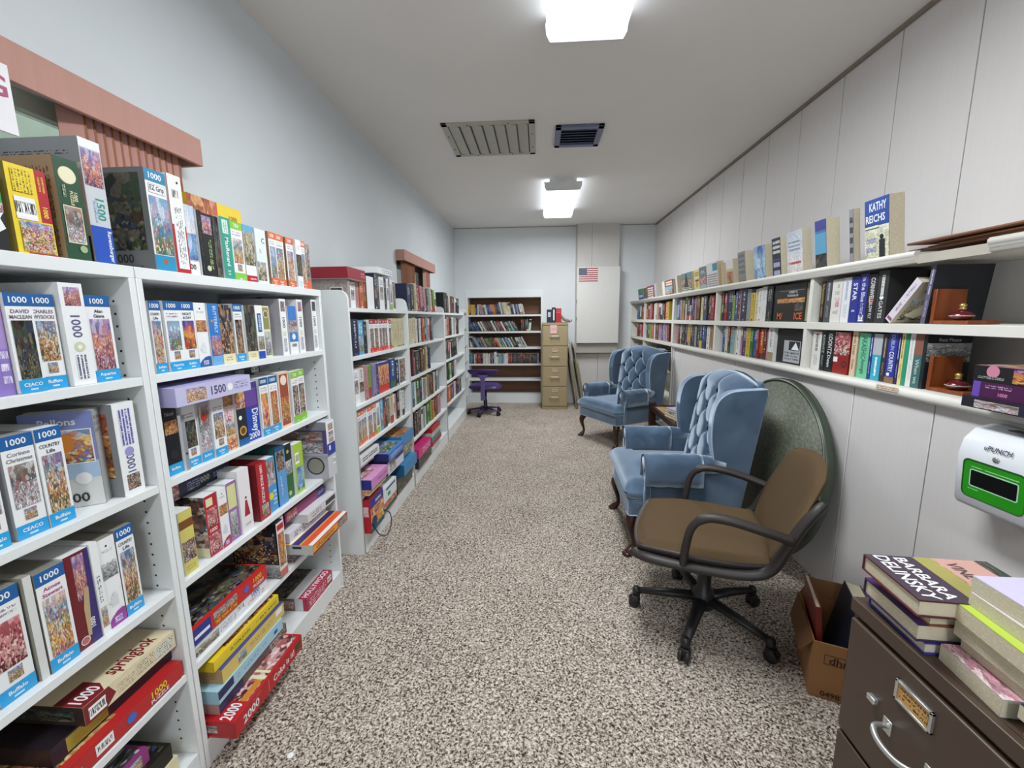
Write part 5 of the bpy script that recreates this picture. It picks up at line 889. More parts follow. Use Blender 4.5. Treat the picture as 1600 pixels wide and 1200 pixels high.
RS(U, 1337.5, 1350, .222, 'royal blue spine with barcode label, right of its blue twin', sp_('#2a2f86', '#d0d4f0', 'In the Blue', None, (('Q', .2, .03, .8, .16, BAR),)), '#2a2f86')
RS(U, 1350.5, 1364, .215, 'black spine with a red mark halfway, upper near bay', sp_('#1c1c1e', '#d9d6d0', 'CORNWELL', 'BLOW FLY', (('Q', .25, .42, .75, .5, C('#a8322c')),)), '#1c1c1e')
RS(U, 1364.5, 1381, .225, 'charcoal spine with a white round sticker, upper near bay', sp_('#2e2f31', '#c9c9c6', None, 'GATES', (('D', .5, .5, .2, WHT),)), '#2e2f31')
book('R', 1.655, ypx(1447, 1.655, U)+.01, ypx(1392, 1.655, U), U, .222, 'black cover lettered dynasty standing face out behind the slanting book', [('Q', 0, 0, 1, 1, C('#17181a')), ('T', 'RAVENSCAR', .5, .42, .045, C('#8a8c90'), 0, .8), ('T', 'DYNASTY', .5, .33, .045, C('#8a8c90'), 0, .7), ('Q', .1, .1, .8, .22, C('#5a5c60'))], .035, 'large books in the near bays of the wall shelving', cover_col='#17181a')
# slanting white book: leans left onto nothing, resting on the purple one
yl = ypx(1383, 1.49, U)
t = book('R', 1.488, yl-.034, yl, U+.0, .205, 'slanting book with white spine and beige lily cover', [('Q', 0, 0, 1, 1, C('#d6cfd8')), ('Q', .2, .25, .8, .9, scrib('#d6cfd8', '#9a8aa0', 1, True, .5)), ('Q', .1, .04, .9, .1, C('#8a4a6a'))], .155, 'large books in the near bays of the wall shelving', lean=39, orient='spine', cover_col='#b8ae98', rdeco=[('Q', 0, 0, 1, 1, C('#c9bea6')), ('Q', .1, .08, .85, .6, PIC['animal']), ('P', [(.2, .2), (.5, .12), (.8, .3), (.6, .42), (.35, .36)], C('#e6dcc4')), ('Q', .2, .7, .9, .86, sc('#c9bea6', '#8a7a86', 1))])
RS(U, 1437, 1444.5, .222, 'mauve spined book with a large dark slate cover behind the upper wooden bookend', sp_('#5c5870', '#b8b4cc'), '#24282e', d=.205, lean=5)
# black cover with orange letters filling the next bay
book('R', 1.50, ypx(1256, 1.5, U)+.002, ypx(1207, 1.5, U), U, .222, 'large black book face out with orange letters and author name in white', [('Q', 0, 0, 1, 1, C('#17140f')), ('Q', .2, .82, .95, .825, GREY), ('T', 'ROBERT K.', .62, .78, .06, C('#c9c6be'), 0, .6), ('T', 'TANENBAUM', .6, .69, .06, C('#c9c6be'), 0, .76), ('Q', .12, .5, .98, .62, PIC['food']), ('Q', .7, .28, .95, .5, PIC['dark']), ('T', 'M/', .24, .15, .18, C('#d8622c'), 0, .28), ('T', 'ICE', .82, .15, .18, C('#d8622c'), 0, .3)], .05, 'large books in the near bays of the wall shelving', cover_col='#17140f')
book('R', 1.51, ypx(1251, 1.51, Lw)+.004, ypx(1212, 1.51, Lw), Lw, .205, 'black book face out with a white framed picture panel, lower shelf', [('Q', 0, 0, 1, 1, C('#141416')), ('Q', .3, .05, .95, .68, C('#a9adb0')), ('Q', .5, .4, .92, .66, INK), ('P', [(.6, .42), (.9, .42), (.76, .64)], WHT), ('Q', .34, .1, .9, .36, sc('#a9adb0', '#33363a', 3))], .05, 'large books in the near bays of the wall shelving', cover_col='#141416')
# lower near bay
RS(Lw, 1266, 1279, .20, 'white spine with red emblem at its top, first in the lower near bay', sp_('#e0dfda', '#8a8a86', None, None, (('D', .5, .86, .3, C('#8a2f2a')),)), '#e0dfda')
RS(Lw, 1279.5, 1286, .205, 'black spine lettered in pale green beside the white one, lower near bay', sp_('#1a1c20', '#a8c0b0', 'KOONTZ'), '#1a1c20')
RS(Lw, 1286.5, 1299, .21, 'wide black spine with white vertical name, lower near bay', sp_('#16171a', '#d4d6d8', 'KOONTZ', 'Dean'), '#16171a')
RS(Lw, 1299.5, 1323, .205, 'fiery red and black book with a white label, lower near bay', [('Q', 0, 0, 1, 1, C('#8f201c')), ('Q', 0, .45, 1, 1, PIC['redphoto']), ('T', 'K', .75, .58, .14, CRM), ('T', 'O', .75, .24, .16, INK), ('Q', .02, .28, .3, .4, WHT)], '#8f201c')
RS(Lw, 1326, 1334, .215, 'cream spine with brown title next to the fiery red book', sp_('#d8c2a4', '#7a4a38', 'Irish Linen', 'Outlaw'), '#d8c2a4')
RS(Lw, 1337, 1353, .205, 'mint green spine, lower near bay', sp_('#6ec49a', '#2f6a54', 'AKASHIC', 'Amongst'), '#6ec49a')
RS(Lw, 1353.5, 1358, .205, 'narrow indigo spine between the mint and turquoise ones', sp_('#2c3480', '#c9ccec'), '#2c3480')
RS(Lw, 1358.5, 1372, .205, 'spine half silver, half turquoise, lower near bay', [('Q', 0, 0, 1, 1, C('#3aa8c4')), ('Q', 0, .55, 1, 1, C('#b4b9c0')), ('Q', .3, .1, .7, .5, scrib('#3aa8c4', '#e4f4f8', 1, True, .6))], '#3aa8c4')
RS(Lw, 1372.5, 1380, .208, 'dark brown spine beside the blue Country spine', sp_('#3c302c', '#a8988a'), '#3c302c')
RS(Lw, 1380.5, 1395, .215, 'deep blue spine titled Country with a sandy foot, lower near bay', [('Q', 0, 0, 1, 1, C('#28399a')), ('T', 'DUBLIN', .5, .8, .4, C('#a9b4e0'), -1, .3), ('T', 'COUNTRY', .5, .42, .5, WHT, -1, .4), ('Q', 0, 0, 1, .12, C('#8a6a4a')), ('Q', .2, .14, .5, .2, WHT)], '#28399a')
RS(Lw, 1395.5, 1400, .21, 'slim navy spine before the yellow and green pair', sp_('#22285a', '#b9bce0'), '#22285a')
RS(Lw, 1400.5, 1406, .218, 'pale yellow spine left of the emerald one', sp_('#e0cf8a', '#7a6a3c'), '#e0cf8a')
RS(Lw, 1406.5, 1412.5, .22, 'emerald green spine right of the pale yellow one', sp_('#1f9a72', '#1f9a72'), '#1f9a72')
RS(Lw, 1413, 1421, .215, 'plain white spine beside the emerald one', sp_('#dfe0de', '#c0c2c2'), '#dfe0de')
RS(Lw, 1421.5, 1434, .215, 'brown over teal spine with large vertical title', [('Q', 0, 0, 1, 1, C('#3f6a68')), ('Q', 0, .6, 1, 1, C('#8a5a4c')), ('T', 'When we', .5, .3, .5, C('#b0ccc4'), -1, .5)], '#3f6a68', lean=0)
RS(Lw, 1434.5, 1439.5, .212, 'dark book with a misty hills cover beside the lower wooden bookend', sp_('#1f262c', '#1f262c'), '#1f262c', d=.16, rdeco=[('Q', 0, 0, 1, 1, C('#1f262c')), ('Q', .0, .5, 1, .84, PIC['grey']), ('T', 'Rest Please', .5, .9, .06, GREY, 0, .8)])
o = STUFF.build('distant_books'); tag(o, 'rows of small distant books filling the back bookcase and far corner shelves', 'book', None, 'stuff')
# ------------------------------------------------------------------ face-out books on the top shelf of the right wall
T = 1.6405 if False else 1.6255
g = 'books propped face out on top of the wall shelving'
def FO(pl, pr, h, d, label, els, col, n=1, xf=1.50, pitch=7, paper=True):
    a, b = ypx(pl, xf, T), ypx(pr, xf, T); y0, y1 = min(a, b), max(a, b)
    book('R', xf, y0, y1, T+.001, h, label, els, d, g, 0, orient='face', cover_col=col, pitch=-pitch*1.0, paperback=paper)
def cov(p, c='#888888', *t): return [('Q', 0, 0, 1, 1, C(c)), ('Q', .0, .0, 1, 1, PIC[p])]+list(t)
S_ = lambda a, b, r=3: scrib(a, b, r, False, .62)
FO(998.5, 1006, .175, .03, 'small green and blue cover, first from the left on top of the wall shelving', [('Q', 0, 0, 1, 1, C('#26408a')), ('Q', 0, .6, 1, 1, C('#2c7a3c')), ('Q', .15, .3, .85, .5, S_('#26408a', '#e4e8f0', 2))], '#22346a')
FO(1006.5, 1011.5, .17, .03, 'narrow dark mossy cover second on top of the wall shelving', cov('dark'), '#2c342c')
FO(1012, 1023, .18, .03, 'red cover with bold white title, third on top of the wall shelving', [('Q', 0, 0, 1, 1, C('#8f2c34')), ('Q', .12, .1, .88, .9, S_('#8f2c34', '#e9e0da', 5))], '#8f2c34')
FO(1024, 1027, .19, .06, 'pale blue cover whose tan page edge faces the camera', [('Q', 0, 0, 1, 1, C('#a9b8dc'))], '#a9b8dc')
FO(1036, 1040, .185, .04, 'white narrow cover left of the orange titled book', [('Q', 0, 0, 1, 1, C('#e4e0da'))], '#dcd8d0')
FO(1040.5, 1053, .185, .03, 'cover with orange title over a blue and moss landscape', [('Q', 0, 0, 1, 1, C('#5a3a2c')), ('Q', .1, .66, .9, .95, S_('#c9542c', '#f0e0d0', 2)), ('Q', 0, .45, .9, .62, C('#8fb0d0')), ('Q', 0, .05, .85, .45, PIC['animal'])], '#3a2424')
FO(1057, 1060, .205, .06, 'thick brown paged book with pale cover on top of the shelving', [('Q', 0, 0, 1, 1, C('#cfc9c4'))], '#6a4a34')
FO(1066, 1082, .205, .03, 'cover with a figure before a teal sky and cream title panel', [('Q', 0, 0, 1, 1, C('#5c8484')), ('Q', 0, .3, 1, .75, PIC['collage']), ('P', [(.3, .3), (.7, .3), (.56, .95), (.46, .95)], INK), ('Q', 0, .05, .95, .3, S_('#d9dcc4', '#2c3c34', 3))], '#4a6a6a')
FO(1086, 1094, .205, .03, 'yellow cover with a moustached face on top of the shelving', [('Q', 0, 0, 1, 1, C('#d8c982')), ('D', .5, .35, .26, C('#c98a4a')), ('Q', .2, .48, .9, .56, INK), ('Q', .1, .7, .9, .9, S_('#d8c982', '#8a7a3c', 2))], '#d0be74')
FO(1094.6, 1105, .215, .03, 'grey teal cover lettered owl with red streaks', [('Q', 0, 0, 1, 1, C('#66777c')), ('T', 'OWL', .5, .78, .14, C('#c6d0d2'), 0, .9), ('Q', .1, .2, .9, .6, PIC['redphoto']), ('Q', 0, 0, 1, .25, C('#9ab8b4'))], '#5c6c70')
FO(1106, 1123, .225, .05, 'pale blue grey cover with lines of text and a teal inset', [('Q', 0, 0, 1, 1, C('#ccd4d6')), ('Q', .55, .68, .98, .95, C('#3a8494')), ('Q', .05, .1, .95, .6, S_('#ccd4d6', '#9a7a78', 6))], '#a9c4cc')
FO(1126, 1128, .20, .06, 'tan paged book leaning beside the text covered pale one', [('Q', 0, 0, 1, 1, C('#a98c5c'))], '#a98c5c')
FO(1136, 1147, .205, .05, 'tan and white cover with an arched doorway picture', [('Q', 0, 0, 1, 1, C('#c9b48a')), ('Q', 0, .66, 1, 1, C('#dcd8d4')), ('Q', .1, .03, .9, .55, PIC['food']), ('D', .5, .32, .2, C('#8a6a3c'))], '#b89c68')
FO(1155, 1166, .235, .075, 'tall taupe cover with wavy water print and broad page edge', [('Q', 0, 0, 1, 1, C('#8d8480')), ('Q', 0, 0, 1, .12, C('#7a3a4c')), ('Q', .1, .3, .9, .95, S_('#8d8480', '#5c6a74', 4))], '#8a807c')
FO(1180, 1197, .235, .055, 'sky blue watery cover with white title words', cov('blue', '#4a86c0', ('T', 'ICE', .45, .6, .1, C('#dfeaf4'), 0, .7), ('T', 'BELL', .5, .46, .1, C('#dfeaf4'), 0, .8)), '#3f74b0')
FO(1208, 1221, .25, .07, 'black cover with grey block title and violet band', [('Q', 0, 0, 1, 1, C('#1f2026')), ('Q', .1, .6, .95, .95, S_('#1f2026', '#c9cacc', 3)), ('Q', .05, .3, .95, .5, C('#3c3f7a')), ('Q', .15, .05, .9, .45, S_('#26283c', '#a9a9c4', 2))], '#1c1d22')
FO(1231, 1255, .255, .05, 'pale cloud coloured cover with red script on top of the shelving', cov('cloud', '#dcdce0', ('Q', .1, .25, .9, .34, S_('#dfd8d6', '#b04a4a', 1)), ('Q', .1, .55, .85, .8, S_('#d4dae4', '#8a94a8', 3))), '#cfd4dc')
FO(1275, 1292, .265, .065, 'ocean blue cover over a dark shore with thick cream pages', [('Q', 0, 0, 1, 1, C('#3c7ab0')), ('Q', 0, .8, 1, 1, C('#38418f')), ('Q', 0, .0, 1, .35, PIC['dark']), ('Q', 0, .35, 1, .75, C('#5aa0c4'))], '#35408f')
FO(1328, 1334, .265, .03, 'grey cover seen nearly edge on before the big author name book', [('Q', 0, 0, 1, 1, C('#8f9094')), ('Q', .1, .2, .9, .9, S_('#8f9094', '#3c3c40', 4))], '#5a5c64')
FO(1352, 1389, .275, .062, 'large blue and bone speckled cover with white block lettering, nearest face-out book', [('Q', 0, 0, 1, 1, C('#dfe0ce')), ('Q', 0, .06, 1, .55, PIC['bone']), ('Q', 0, .58, 1, 1, C('#2a4c9c')), ('T', 'KATHY', .55, .88, .13, WHT, 0, .7), ('T', 'REICHS', .45, .70, .12, WHT, 0, .8), ('Q', .02, .54, .6, .6, S_('#26303c', '#dfe0ce', 1)), ('T', 'CROSS', .28, .36, .08, C('#7f8ac4'), 0, .42), ('T', 'BONES', .28, .22, .08, C('#7f8ac4'), 0, .42), ('Q', .62, .04, .85, .36, C('#22282a')), ('D', .72, .4, .08, C('#22282a'))], '#22242a')
# kraft envelope folder lying on the top shelf, hanging over the broken moulding
ya = ypx(1408, 1.45, T); t = empty('paper_folder', (1.446, ya-.80, T+.019), 0, 'worn brown paper folder lying on the near end of the top shelf', 'folder')
m = MB(); M_kr = plain('#85563e', .75, var=.12, scale=9); M_ke = plain('#b98a66', .8, var=.1)
m.prism([(0, 0), (.30, .01), (.32, .74), (.03, .80)], 0, .006, M_kr, 'z'); m.prism([(-.016, .03), (.26, .02), (.29, .70), (-.004, .77)], .021, .029, M_kr, 'z'); m.build('outer_sheet', t)
for k, (dx, dz) in enumerate(((.004, .0062), (-.008, .0105), (.006, .0155))):
    m = MB(); m.prism([(dx, .06), (.24, .05), (.26, .64), (dx+.03, .72-.05*k)], dz, dz+.004, M_ke, 'z'); m.build('inner_sheet', t)
# wooden bookends with a red glass ink bottle on each
M_cherry = wood_mat('cherry_wood', '#6e3518', '#9a5228', .3)
M_rg = plain('#5a1420', .12, var=.02, spec=.8); M_gold = plain('#c9b06a', .3, .8)
def bookend(z, px, label, lab2):
    y = ypx(px, 1.49, z); t = empty('bookend', (1.50, y, z+.0006), R(-90), label, 'bookend', 'cherry wood bookends')
    m = MB(); m.box(0, 0, 0, .015, .11, .13, M_cherry, bev=.001, seg=1); m.build('upright', t)
    m = MB(); m.box(.015, 0, 0, .145, .11, .013, M_cherry, bev=.001, seg=1); m.build('base', t)
    b = empty('ink_bottle', (1.535, y-.085, z+.014), 0, lab2, 'bottle', 'red glass bottles')
    m = MB(); m.lathe([(.016, 0), (.028, .004), (.033, .014), (.031, .022), (.02, .031), (.008, .034), (.008, .038)], M_rg, 20); m.build('glass_body', b)
    m = MB(); m.lathe([(.009, .038), (.011, .042), (.007, .046), (.010, .050), (.011, .056), (.004, .062)], M_gold, 12); m.build('stopper', b)
    m = MB(); m.tube([(.033*math.cos(a*.314), .033*math.sin(a*.314), .016) for a in range(20)], .0016, plain('#d8d4cc', .3, .3), 6, closed=True); m.build('silver_band', b)
bookend(U, 1447, 'upper cherry wood bookend on the middle shelf', 'red glass bottle with gold stopper on the upper bookend')
bookend(Lw, 1441, 'lower cherry wood bookend on the bottom ledge', 'red glass bottle half hidden by the puzzle boxes on the lower bookend')
# paper strip taped under the ledge
yy = ypx(1385, 1.44, 1.10)
m = MB(); m.box(1.4405, yy-.055, 1.088, 1.442, yy+.055, 1.108, plain('#d9d2bc', .6)); m.deco([('Q', .05, .1, .95, .9, sc('#d9d2bc', '#b06a5a', 2))], (1.4405, yy+.055, 1.088), (0, -.11, 0), (0, 0, .02))
tag(m.build('shelf_label'), 'small cream paper label taped to the rounded ledge edge', 'label')
# puzzle boxes at the right edge, on the ledge
g = 'puzzle boxes stacked on the ledge at the right'
z0 = 1.1105
puz('R', 1.355, 1.02, 1.405, z0, .033, .30, 'torn dark puzzle box at the bottom of the right hand ledge stack', [('Q', 0, 0, 1, 1, C('#201d2a')), ('Q', .1, .1, .42, .8, PIC['snow']), ('Q', .42, 0, 1, 1, C('#26223a')), ('T', 'PUZZLE', .78, .42, .4, GREY, 2, .3)], body=C('#201d2a'), group=g)
puz('R', 1.375, 1.03, 1.398, z0+.0336, .048, .27, 'purple and magenta puzzle box reading 1000 in the middle of the ledge stack', [('Q', 0, 0, 1, 1, C('#4a1a48')), ('Q', 0, 0, .06, 1, C('#6a4ab0')), ('T', '1000', .24, .3, .22, C('#d98ab0'), 0, .2), ('Q', .1, .6, .3, .85, sc('#4a1a48', '#c09ac0', 2)), ('Q', .52, .05, 1, .95, PIC['garden']), ('P', [(.8, .2), (1, .3), (1, .7), (.86, .6)], C('#d0d82c'))], body=C('#6a1f5a'), group=g)
puz('R', 1.375, 1.03, 1.402, z0+.0822, .048, .27, 'black puzzle box with pink trim on top of the ledge stack', [('Q', 0, 0, 1, 1, C('#16171a')), ('D', .15, .68, .05, C('#c9869a')), ('Q', .04, .18, .24, .36, sc('#3a3c40', '#aaa', 2)), ('Q', .3, .1, .66, .95, PIC['sunset']), ('Q', .7, .1, 1, .9, PIC['grey'])], top=[('Q', 0, 0, 1, 1, PIC['village']), ('Q', 0, 0, 1, .1, C('#a8608a'))], body=C('#16171a'), group=g)

# ================================================================== wingback armchairs
VEL = velvet_mat(); VEL2 = plain('#1e2b40', .9, var=.05, spec=.1); M_dkw = wood_mat('dark_walnut', '#24120c', '#4a241a', .3); M_pipe = plain('#9db6ca', .7, sheen=.4)  # VEL2: button colour darkened to stand in for shade in the tufting pits
BT = [(-.33, .80), (.33, .80), (-.66, .62), (0, .62), (.66, .62), (-.33, .44), (.33, .44), (-.66, .26), (0, .26), (.66, .26), (-.33, .09), (.33, .09)]
BW, BH = .265, .60
def _seg():
    out = []
    for i, a in enumerate(BT):
        for b in BT[i+1:]:
            if abs(abs(a[0]-b[0])-.33) < .02 and abs(a[1]-b[1]) < .2: out.append((a, b))
    for u in (-.33, .33): out += [((u, .80), (u*1.15, 1.05)), ((u, .09), (u, -.05))]
    for v in (.62, .26): out += [((-.66, v), (-1.05, v+.02)), ((.66, v), (1.05, v+.02))]
    return [((a[0]*BW, a[1]*BH), (b[0]*BW, b[1]*BH)) for a, b in out]
SEG = _seg()
def tuft(x, z):
    dm = 9
    for (ax, az), (bx, bz) in SEG:
        ux, uz = bx-ax, bz-az; L2 = ux*ux+uz*uz; t = max(0, min(1, ((x-ax)*ux+(z-az)*uz)/L2)); dm = min(dm, math.hypot(x-ax-t*ux, z-az-t*uz))
    db = min(math.hypot(x-u*BW, z-v*BH) for u, v in BT)
    return .013*math.exp(-(dm/.010)**1.4) + .024*math.exp(-(db/.030)**2)
def wingback(loc, rz, label):
    t = empty('wing_armchair', (0, 0, 0), 0, label, 'armchair', 'blue velvet wing armchairs')
    # tufted inner back, crown rolling over the top
    def fa(u, v):
        U = u*2-1; x = U*(BW+.012*v); zz = v*(BH+.055*(1-abs(U)**2.2))
        y = .115+.10*v; bulge = .055*(1-abs(U)**4)*(1-.25*v)
        roll = max(0, (v-.84)/.16); y += .085*roll**2; zz -= .022*roll**2
        return Vector((x, y-bulge+tuft(x, v*BH)*(1-.55*roll), .44+zz))
    def fb(u, v):
        U = u*2-1; x = U*(BW+.012*v); zz = v*(BH+.055*(1-abs(U)**2.2)); roll = max(0, (v-.86)/.14)
        return Vector((x, .235+.095*v, .44+zz-.03*roll))
    m = MB(); m.shell(fa, fb, 84, 100, VEL); m.build('tufted_back', t)
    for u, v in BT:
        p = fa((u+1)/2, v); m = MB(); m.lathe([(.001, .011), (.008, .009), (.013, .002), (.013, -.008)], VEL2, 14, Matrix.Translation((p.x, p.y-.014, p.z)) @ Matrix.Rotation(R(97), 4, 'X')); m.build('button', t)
    # outer back panel
    m = MB(); m.prism([(.20, .27), (.25, .27), (.352, 1.0), (.335, 1.045), (.30, 1.0), (.22, .45)], -.29, .29, VEL, 'x', bev=.012); m.build('outer_back', t)
    # wings: curved side panels rising from the arms
    prof = spline([(.13, .50), (.105, .58), (.088, .66), (.078, .76), (.082, .86), (.105, .94), (.155, .985), (.22, 1.0), (.29, 1.005), (.345, 1.01)], 5)
    prof = [(p.x, p.y) for p in [Vector((a[0], a[1])) for a in prof]] + [(.352, .985), (.252, .27), (.14, .27)]
    for s_ in (-1, 1):
        m = MB(); m.prism(prof, s_*.268, s_*.338, VEL, 'x', bev=.022, seg=4, mat=Matrix.Translation((0, 0, 0)) @ Matrix.Rotation(R(-3*s_), 4, 'Z'))
        wg = m.build('wing', t)
        m = MB(); rm = Matrix.Rotation(R(-3*s_), 4, 'Z'); m.tube([rm @ Vector((s_*.334, a, b)) for a, b in prof[3:-3]], .005, M_pipe, 6); m.build('piping', wg)
        # arm: flared side panel, rolled top with scroll front
        m = MB(); m.prism([(-.27, .26), (.235, .26), (.25, .56), (-.27, .56)], s_*.275, s_*.345, VEL, 'x', bev=.012)
        m.tube([(s_*.318, -.29, .572), (s_*.318, -.27, .573), (s_*.318, .04, .574), (s_*.312, .14, .566)], [.050, .053, .052, .045], VEL, 20)
        m.tube([(s_*.318, -.298, .572), (s_*.318, -.288, .572)], [.038, .050], VEL, 20)
        m.prism([(s_*.275, .26), (s_*.345, .26), (s_*.362, .54), (s_*.272, .54)], -.288, -.255, VEL, 'y', bev=.008)
        ar = m.build('arm', t)
        m = MB(); m.tube([(s_*.352, -.292, .26), (s_*.358, -.294, .40), (s_*.372, -.294, .52)], .0045, M_pipe, 6); m.build('piping', ar)
        # loose arm cover draped over the roll
        n = 16; vs = []; ys = [-.298+k*.0315 for k in range(11)]
        outl = [(.068, -.105), (.066, -.05)] + [(.062*math.cos(math.pi*q/n), .060*math.sin(math.pi*q/n)) for q in range(0, n+1)] + [(-.064, -.06), (-.066, -.10)]
        for k, y in enumerate(ys):
            for q, (a, b) in enumerate(outl):
                wv = .003*math.sin(k*1.9+q*.9)
                vs.append(Vector((s_*(.318+a)+wv*.6, y, .567+b+wv)))
        nn = len(outl); fs = [(k*nn+q, k*nn+q+1, (k+1)*nn+q+1, (k+1)*nn+q) for k in range(len(ys)-1) for q in range(nn-1)]
        m = MB(); m.mesh(vs, fs, VEL, True); ac = m.build('arm_cover', t); so = ac.modifiers.new('cloth thickness', 'SOLIDIFY'); so.thickness = .005
    # seat base and T cushion
    m = MB(); m.box(-.335, -.365, .255, .335, .235, .345, VEL, bev=.012); m.box(-.33, -.372, .255, .33, -.33, .345, VEL, bev=.012); m.build('seat_base', t)
    m = MB(); n = 40
    def cush(u, v, top):
        U = u*2-1; Vv = v; wdt = .262+(.086 if Vv < .22 else .086*max(0, 1-(Vv-.22)/.03)); x = U*wdt; y = -.40+Vv*.60
        edge = min(1, (1-abs(U))/.16); e2 = min(1, Vv/.12); r_ = math.sqrt(max(0, 1-(1-edge)**2))*math.sqrt(max(0, 1-(1-e2)**2)); y2 = y
        return Vector((x, y2, .405+(.068+.014*math.cos(U*1.4)*math.sin(Vv*3))*r_*(1 if top else -.85)))
    m.shell(lambda u, v: cush(u, v, True), lambda u, v: cush(u, v, False), n, n, VEL); m.build('seat_cushion', t)
    m = MB(); m.tube([(-.335, -.374, .262), (.335, -.374, .262)], .0045, M_pipe, 6); m.tube([(.338, -.37, .262), (.338, .235, .262)], .004, M_pipe, 6); m.build('piping', t)
    for s_ in (-1, 1):
        m = MB(); P = spline([(s_*.285, -.325, .27), (s_*.306, -.352, .215), (s_*.308, -.352, .165), (s_*.298, -.335, .10), (s_*.296, -.332, .055), (s_*.306, -.352, .022), (s_*.312, -.366, .008)], 4)
        rs = [.034, .036, .037, .036, .034, .032, .029, .026, .023, .020, .018, .0165, .015, .0145, .014, .0145, .016, .018, .021, .024, .026, .027, .027, .026, .024]; m.tube(P, rs[:len(P)], M_dkw, 14, flat=.95)
        m.lathe([(.016, 0), (.03, .003), (.032, .012), (.022, .02), (.012, .024)], M_dkw, 14, Matrix.Translation((s_*.312, -.366, 0))); m.build('leg', t)
        m = MB(); m.tube([(s_*.27, .20, .27), (s_*.28, .23, .14), (s_*.29, .285, .004)], [.026, .021, .016], M_dkw, 10); m.build('leg', t)
    t.location = loc; t.rotation_euler = (0, 0, rz); return t
def copy_tree(o, parent=None):
    c = o.copy(); COL.objects.link(c)
    if parent: c.parent = parent
    for ch in [x for x in list(bpy.data.objects) if x.parent == o]: copy_tree(ch, c)
    return c
near = wingback((.905, 2.64, 0), R(-92), 'nearer blue velvet wing armchair with tufted back, beside the brown swivel chair')
kids = {}
far = copy_tree(near); far.location = (.975, 4.82, 0); far.rotation_euler = (0, 0, R(-60)); tag(far, 'farther blue velvet wing armchair with tufted back, between folded chairs and side table', 'armchair', 'blue velvet wing armchairs')

# ================================================================== casters and star bases
M_pl = plain('#1d1a1b', .45, var=.04); M_plb = plain('#2e2826', .5, var=.05); M_pur = plain('#3c2866', .4); M_pur2 = plain('#5f4f86', .4)
def star(t, angs, r, mleg, hub_h, th=.03, drop=.03, caster_r=.027, hub_m=None):
    for a in angs:
        d = Vector((math.cos(R(a)), math.sin(R(a)), 0)); m = MB()
        m.tube([d*.02+Vector((0, 0, hub_h)), d*r*.55+Vector((0, 0, hub_h-.012)), d*r+Vector((0, 0, hub_h-drop))], [th, th*.8, th*.62], mleg, 8, flat=.62, upv=(0, 0, 1))
        m.lathe([(th*.6, 0), (th*.65, .03), (th*.5, .045)], mleg, 12, Matrix.Translation(d*r+Vector((0, 0, hub_h-drop-.03)))); lg = m.build('leg', t)
        m = MB(); side = Vector((-d.y, d.x, 0)); c0 = d*(r+.008)+Vector((0, 0, caster_r))
        q = Matrix.Translation(c0) @ side.to_track_quat('Z', 'Y').to_matrix().to_4x4()
        for zz in (-.022, .006): m.lathe([(.006, 0), (caster_r*.9, 0), (caster_r, .003), (caster_r, .013), (caster_r*.9, .016), (.006, .016)], M_pl, 18, q @ Matrix.Translation((0, 0, zz)))
        m.tube([c0, d*r+Vector((0, 0, hub_h-drop-.005))], .007, M_pl, 8)
        m.box(-.014, -.02, caster_r*.9, .02, .02, caster_r*2+.006, M_pl, bev=.004, mat=Matrix.Translation(d*(r)) @ Matrix.Rotation(R(a), 4, 'Z')); m.build('caster', lg)
# brown swivel chair
t = empty('office_chair', (0, 0, 0), 0, 'brown fabric swivel chair with black plastic arms and five star base', 'office chair')
M_brf = plain('#574631', .9, var=.06, scale=140, bump=.0008, spec=.2)
base_rz = -109
star(t, [k*72+237+109 for k in range(5)], .295, M_pl, .115)
m = MB(); m.lathe([(.045, .07), (.05, .10), (.045, .15), (.03, .16), (.03, .34), (.07, .345), (.07, .36)], M_pl, 20); m.build('gas_column', t)
def seat(u, v, top):
    U, V = u*2-1, v*2-1
    x = U*math.sqrt(1-V*V/4.2)*.262; y = V*math.sqrt(1-U*U/4.2)*.272-.03
    e = max(abs(U), abs(V)); k = math.sqrt(max(0, 1-e**6))
    zc = .435+.02*(U*U)-.05*max(0, -(y+.13))*1.6+.07*max(0, y-.12)
    return Vector((x, y, zc+((.038*k) if top else -.022*k)))
m = MB(); m.shell(lambda u, v: seat(u, v, True), lambda u, v: seat(u, v, False), 30, 30, M_brf); m.build('seat_cushion', t)
def sh(u, v, top):
    p = seat(u, v, False); U, V = u*2-1, v*2-1; e = max(abs(U), abs(V)); k = math.sqrt(max(0, 1-e**5)); return Vector((p.x*1.045, (p.y+.03)*1.045-.03, p.z+(.006 if top else -.012-.028*k)))
m = MB(); m.shell(lambda u, v: sh(u, v, True), lambda u, v: sh(u, v, False), 24, 24, M_plb); m.build('seat_shell', t)
def bk(u, v, off):
    U, V = u*2-1, v*2-1
    x = U*math.sqrt(1-V*V/3.4)*.258; zz = V*math.sqrt(1-U*U/3.2)*.215; e = max(abs(U), abs(V)); k = math.sqrt(max(0, 1-e**6))
    y = .24+.37*(zz+.2)-.6*x*x; return Vector((x, y+off*k, .628+zz))
m = MB(); m.shell(lambda u, v: bk(u, v, -.032), lambda u, v: bk(u, v, .018), 30, 26, M_brf); m.build('back_cushion', t)
m = MB(); m.shell(lambda u, v: bk(.06+u*.88, v*.62, .018)+Vector((0, .006, 0)), lambda u, v: bk(.06+u*.88, v*.62, .018)+Vector((0, .022, 0)), 20, 14, M_plb); m.build('back_shell', t)
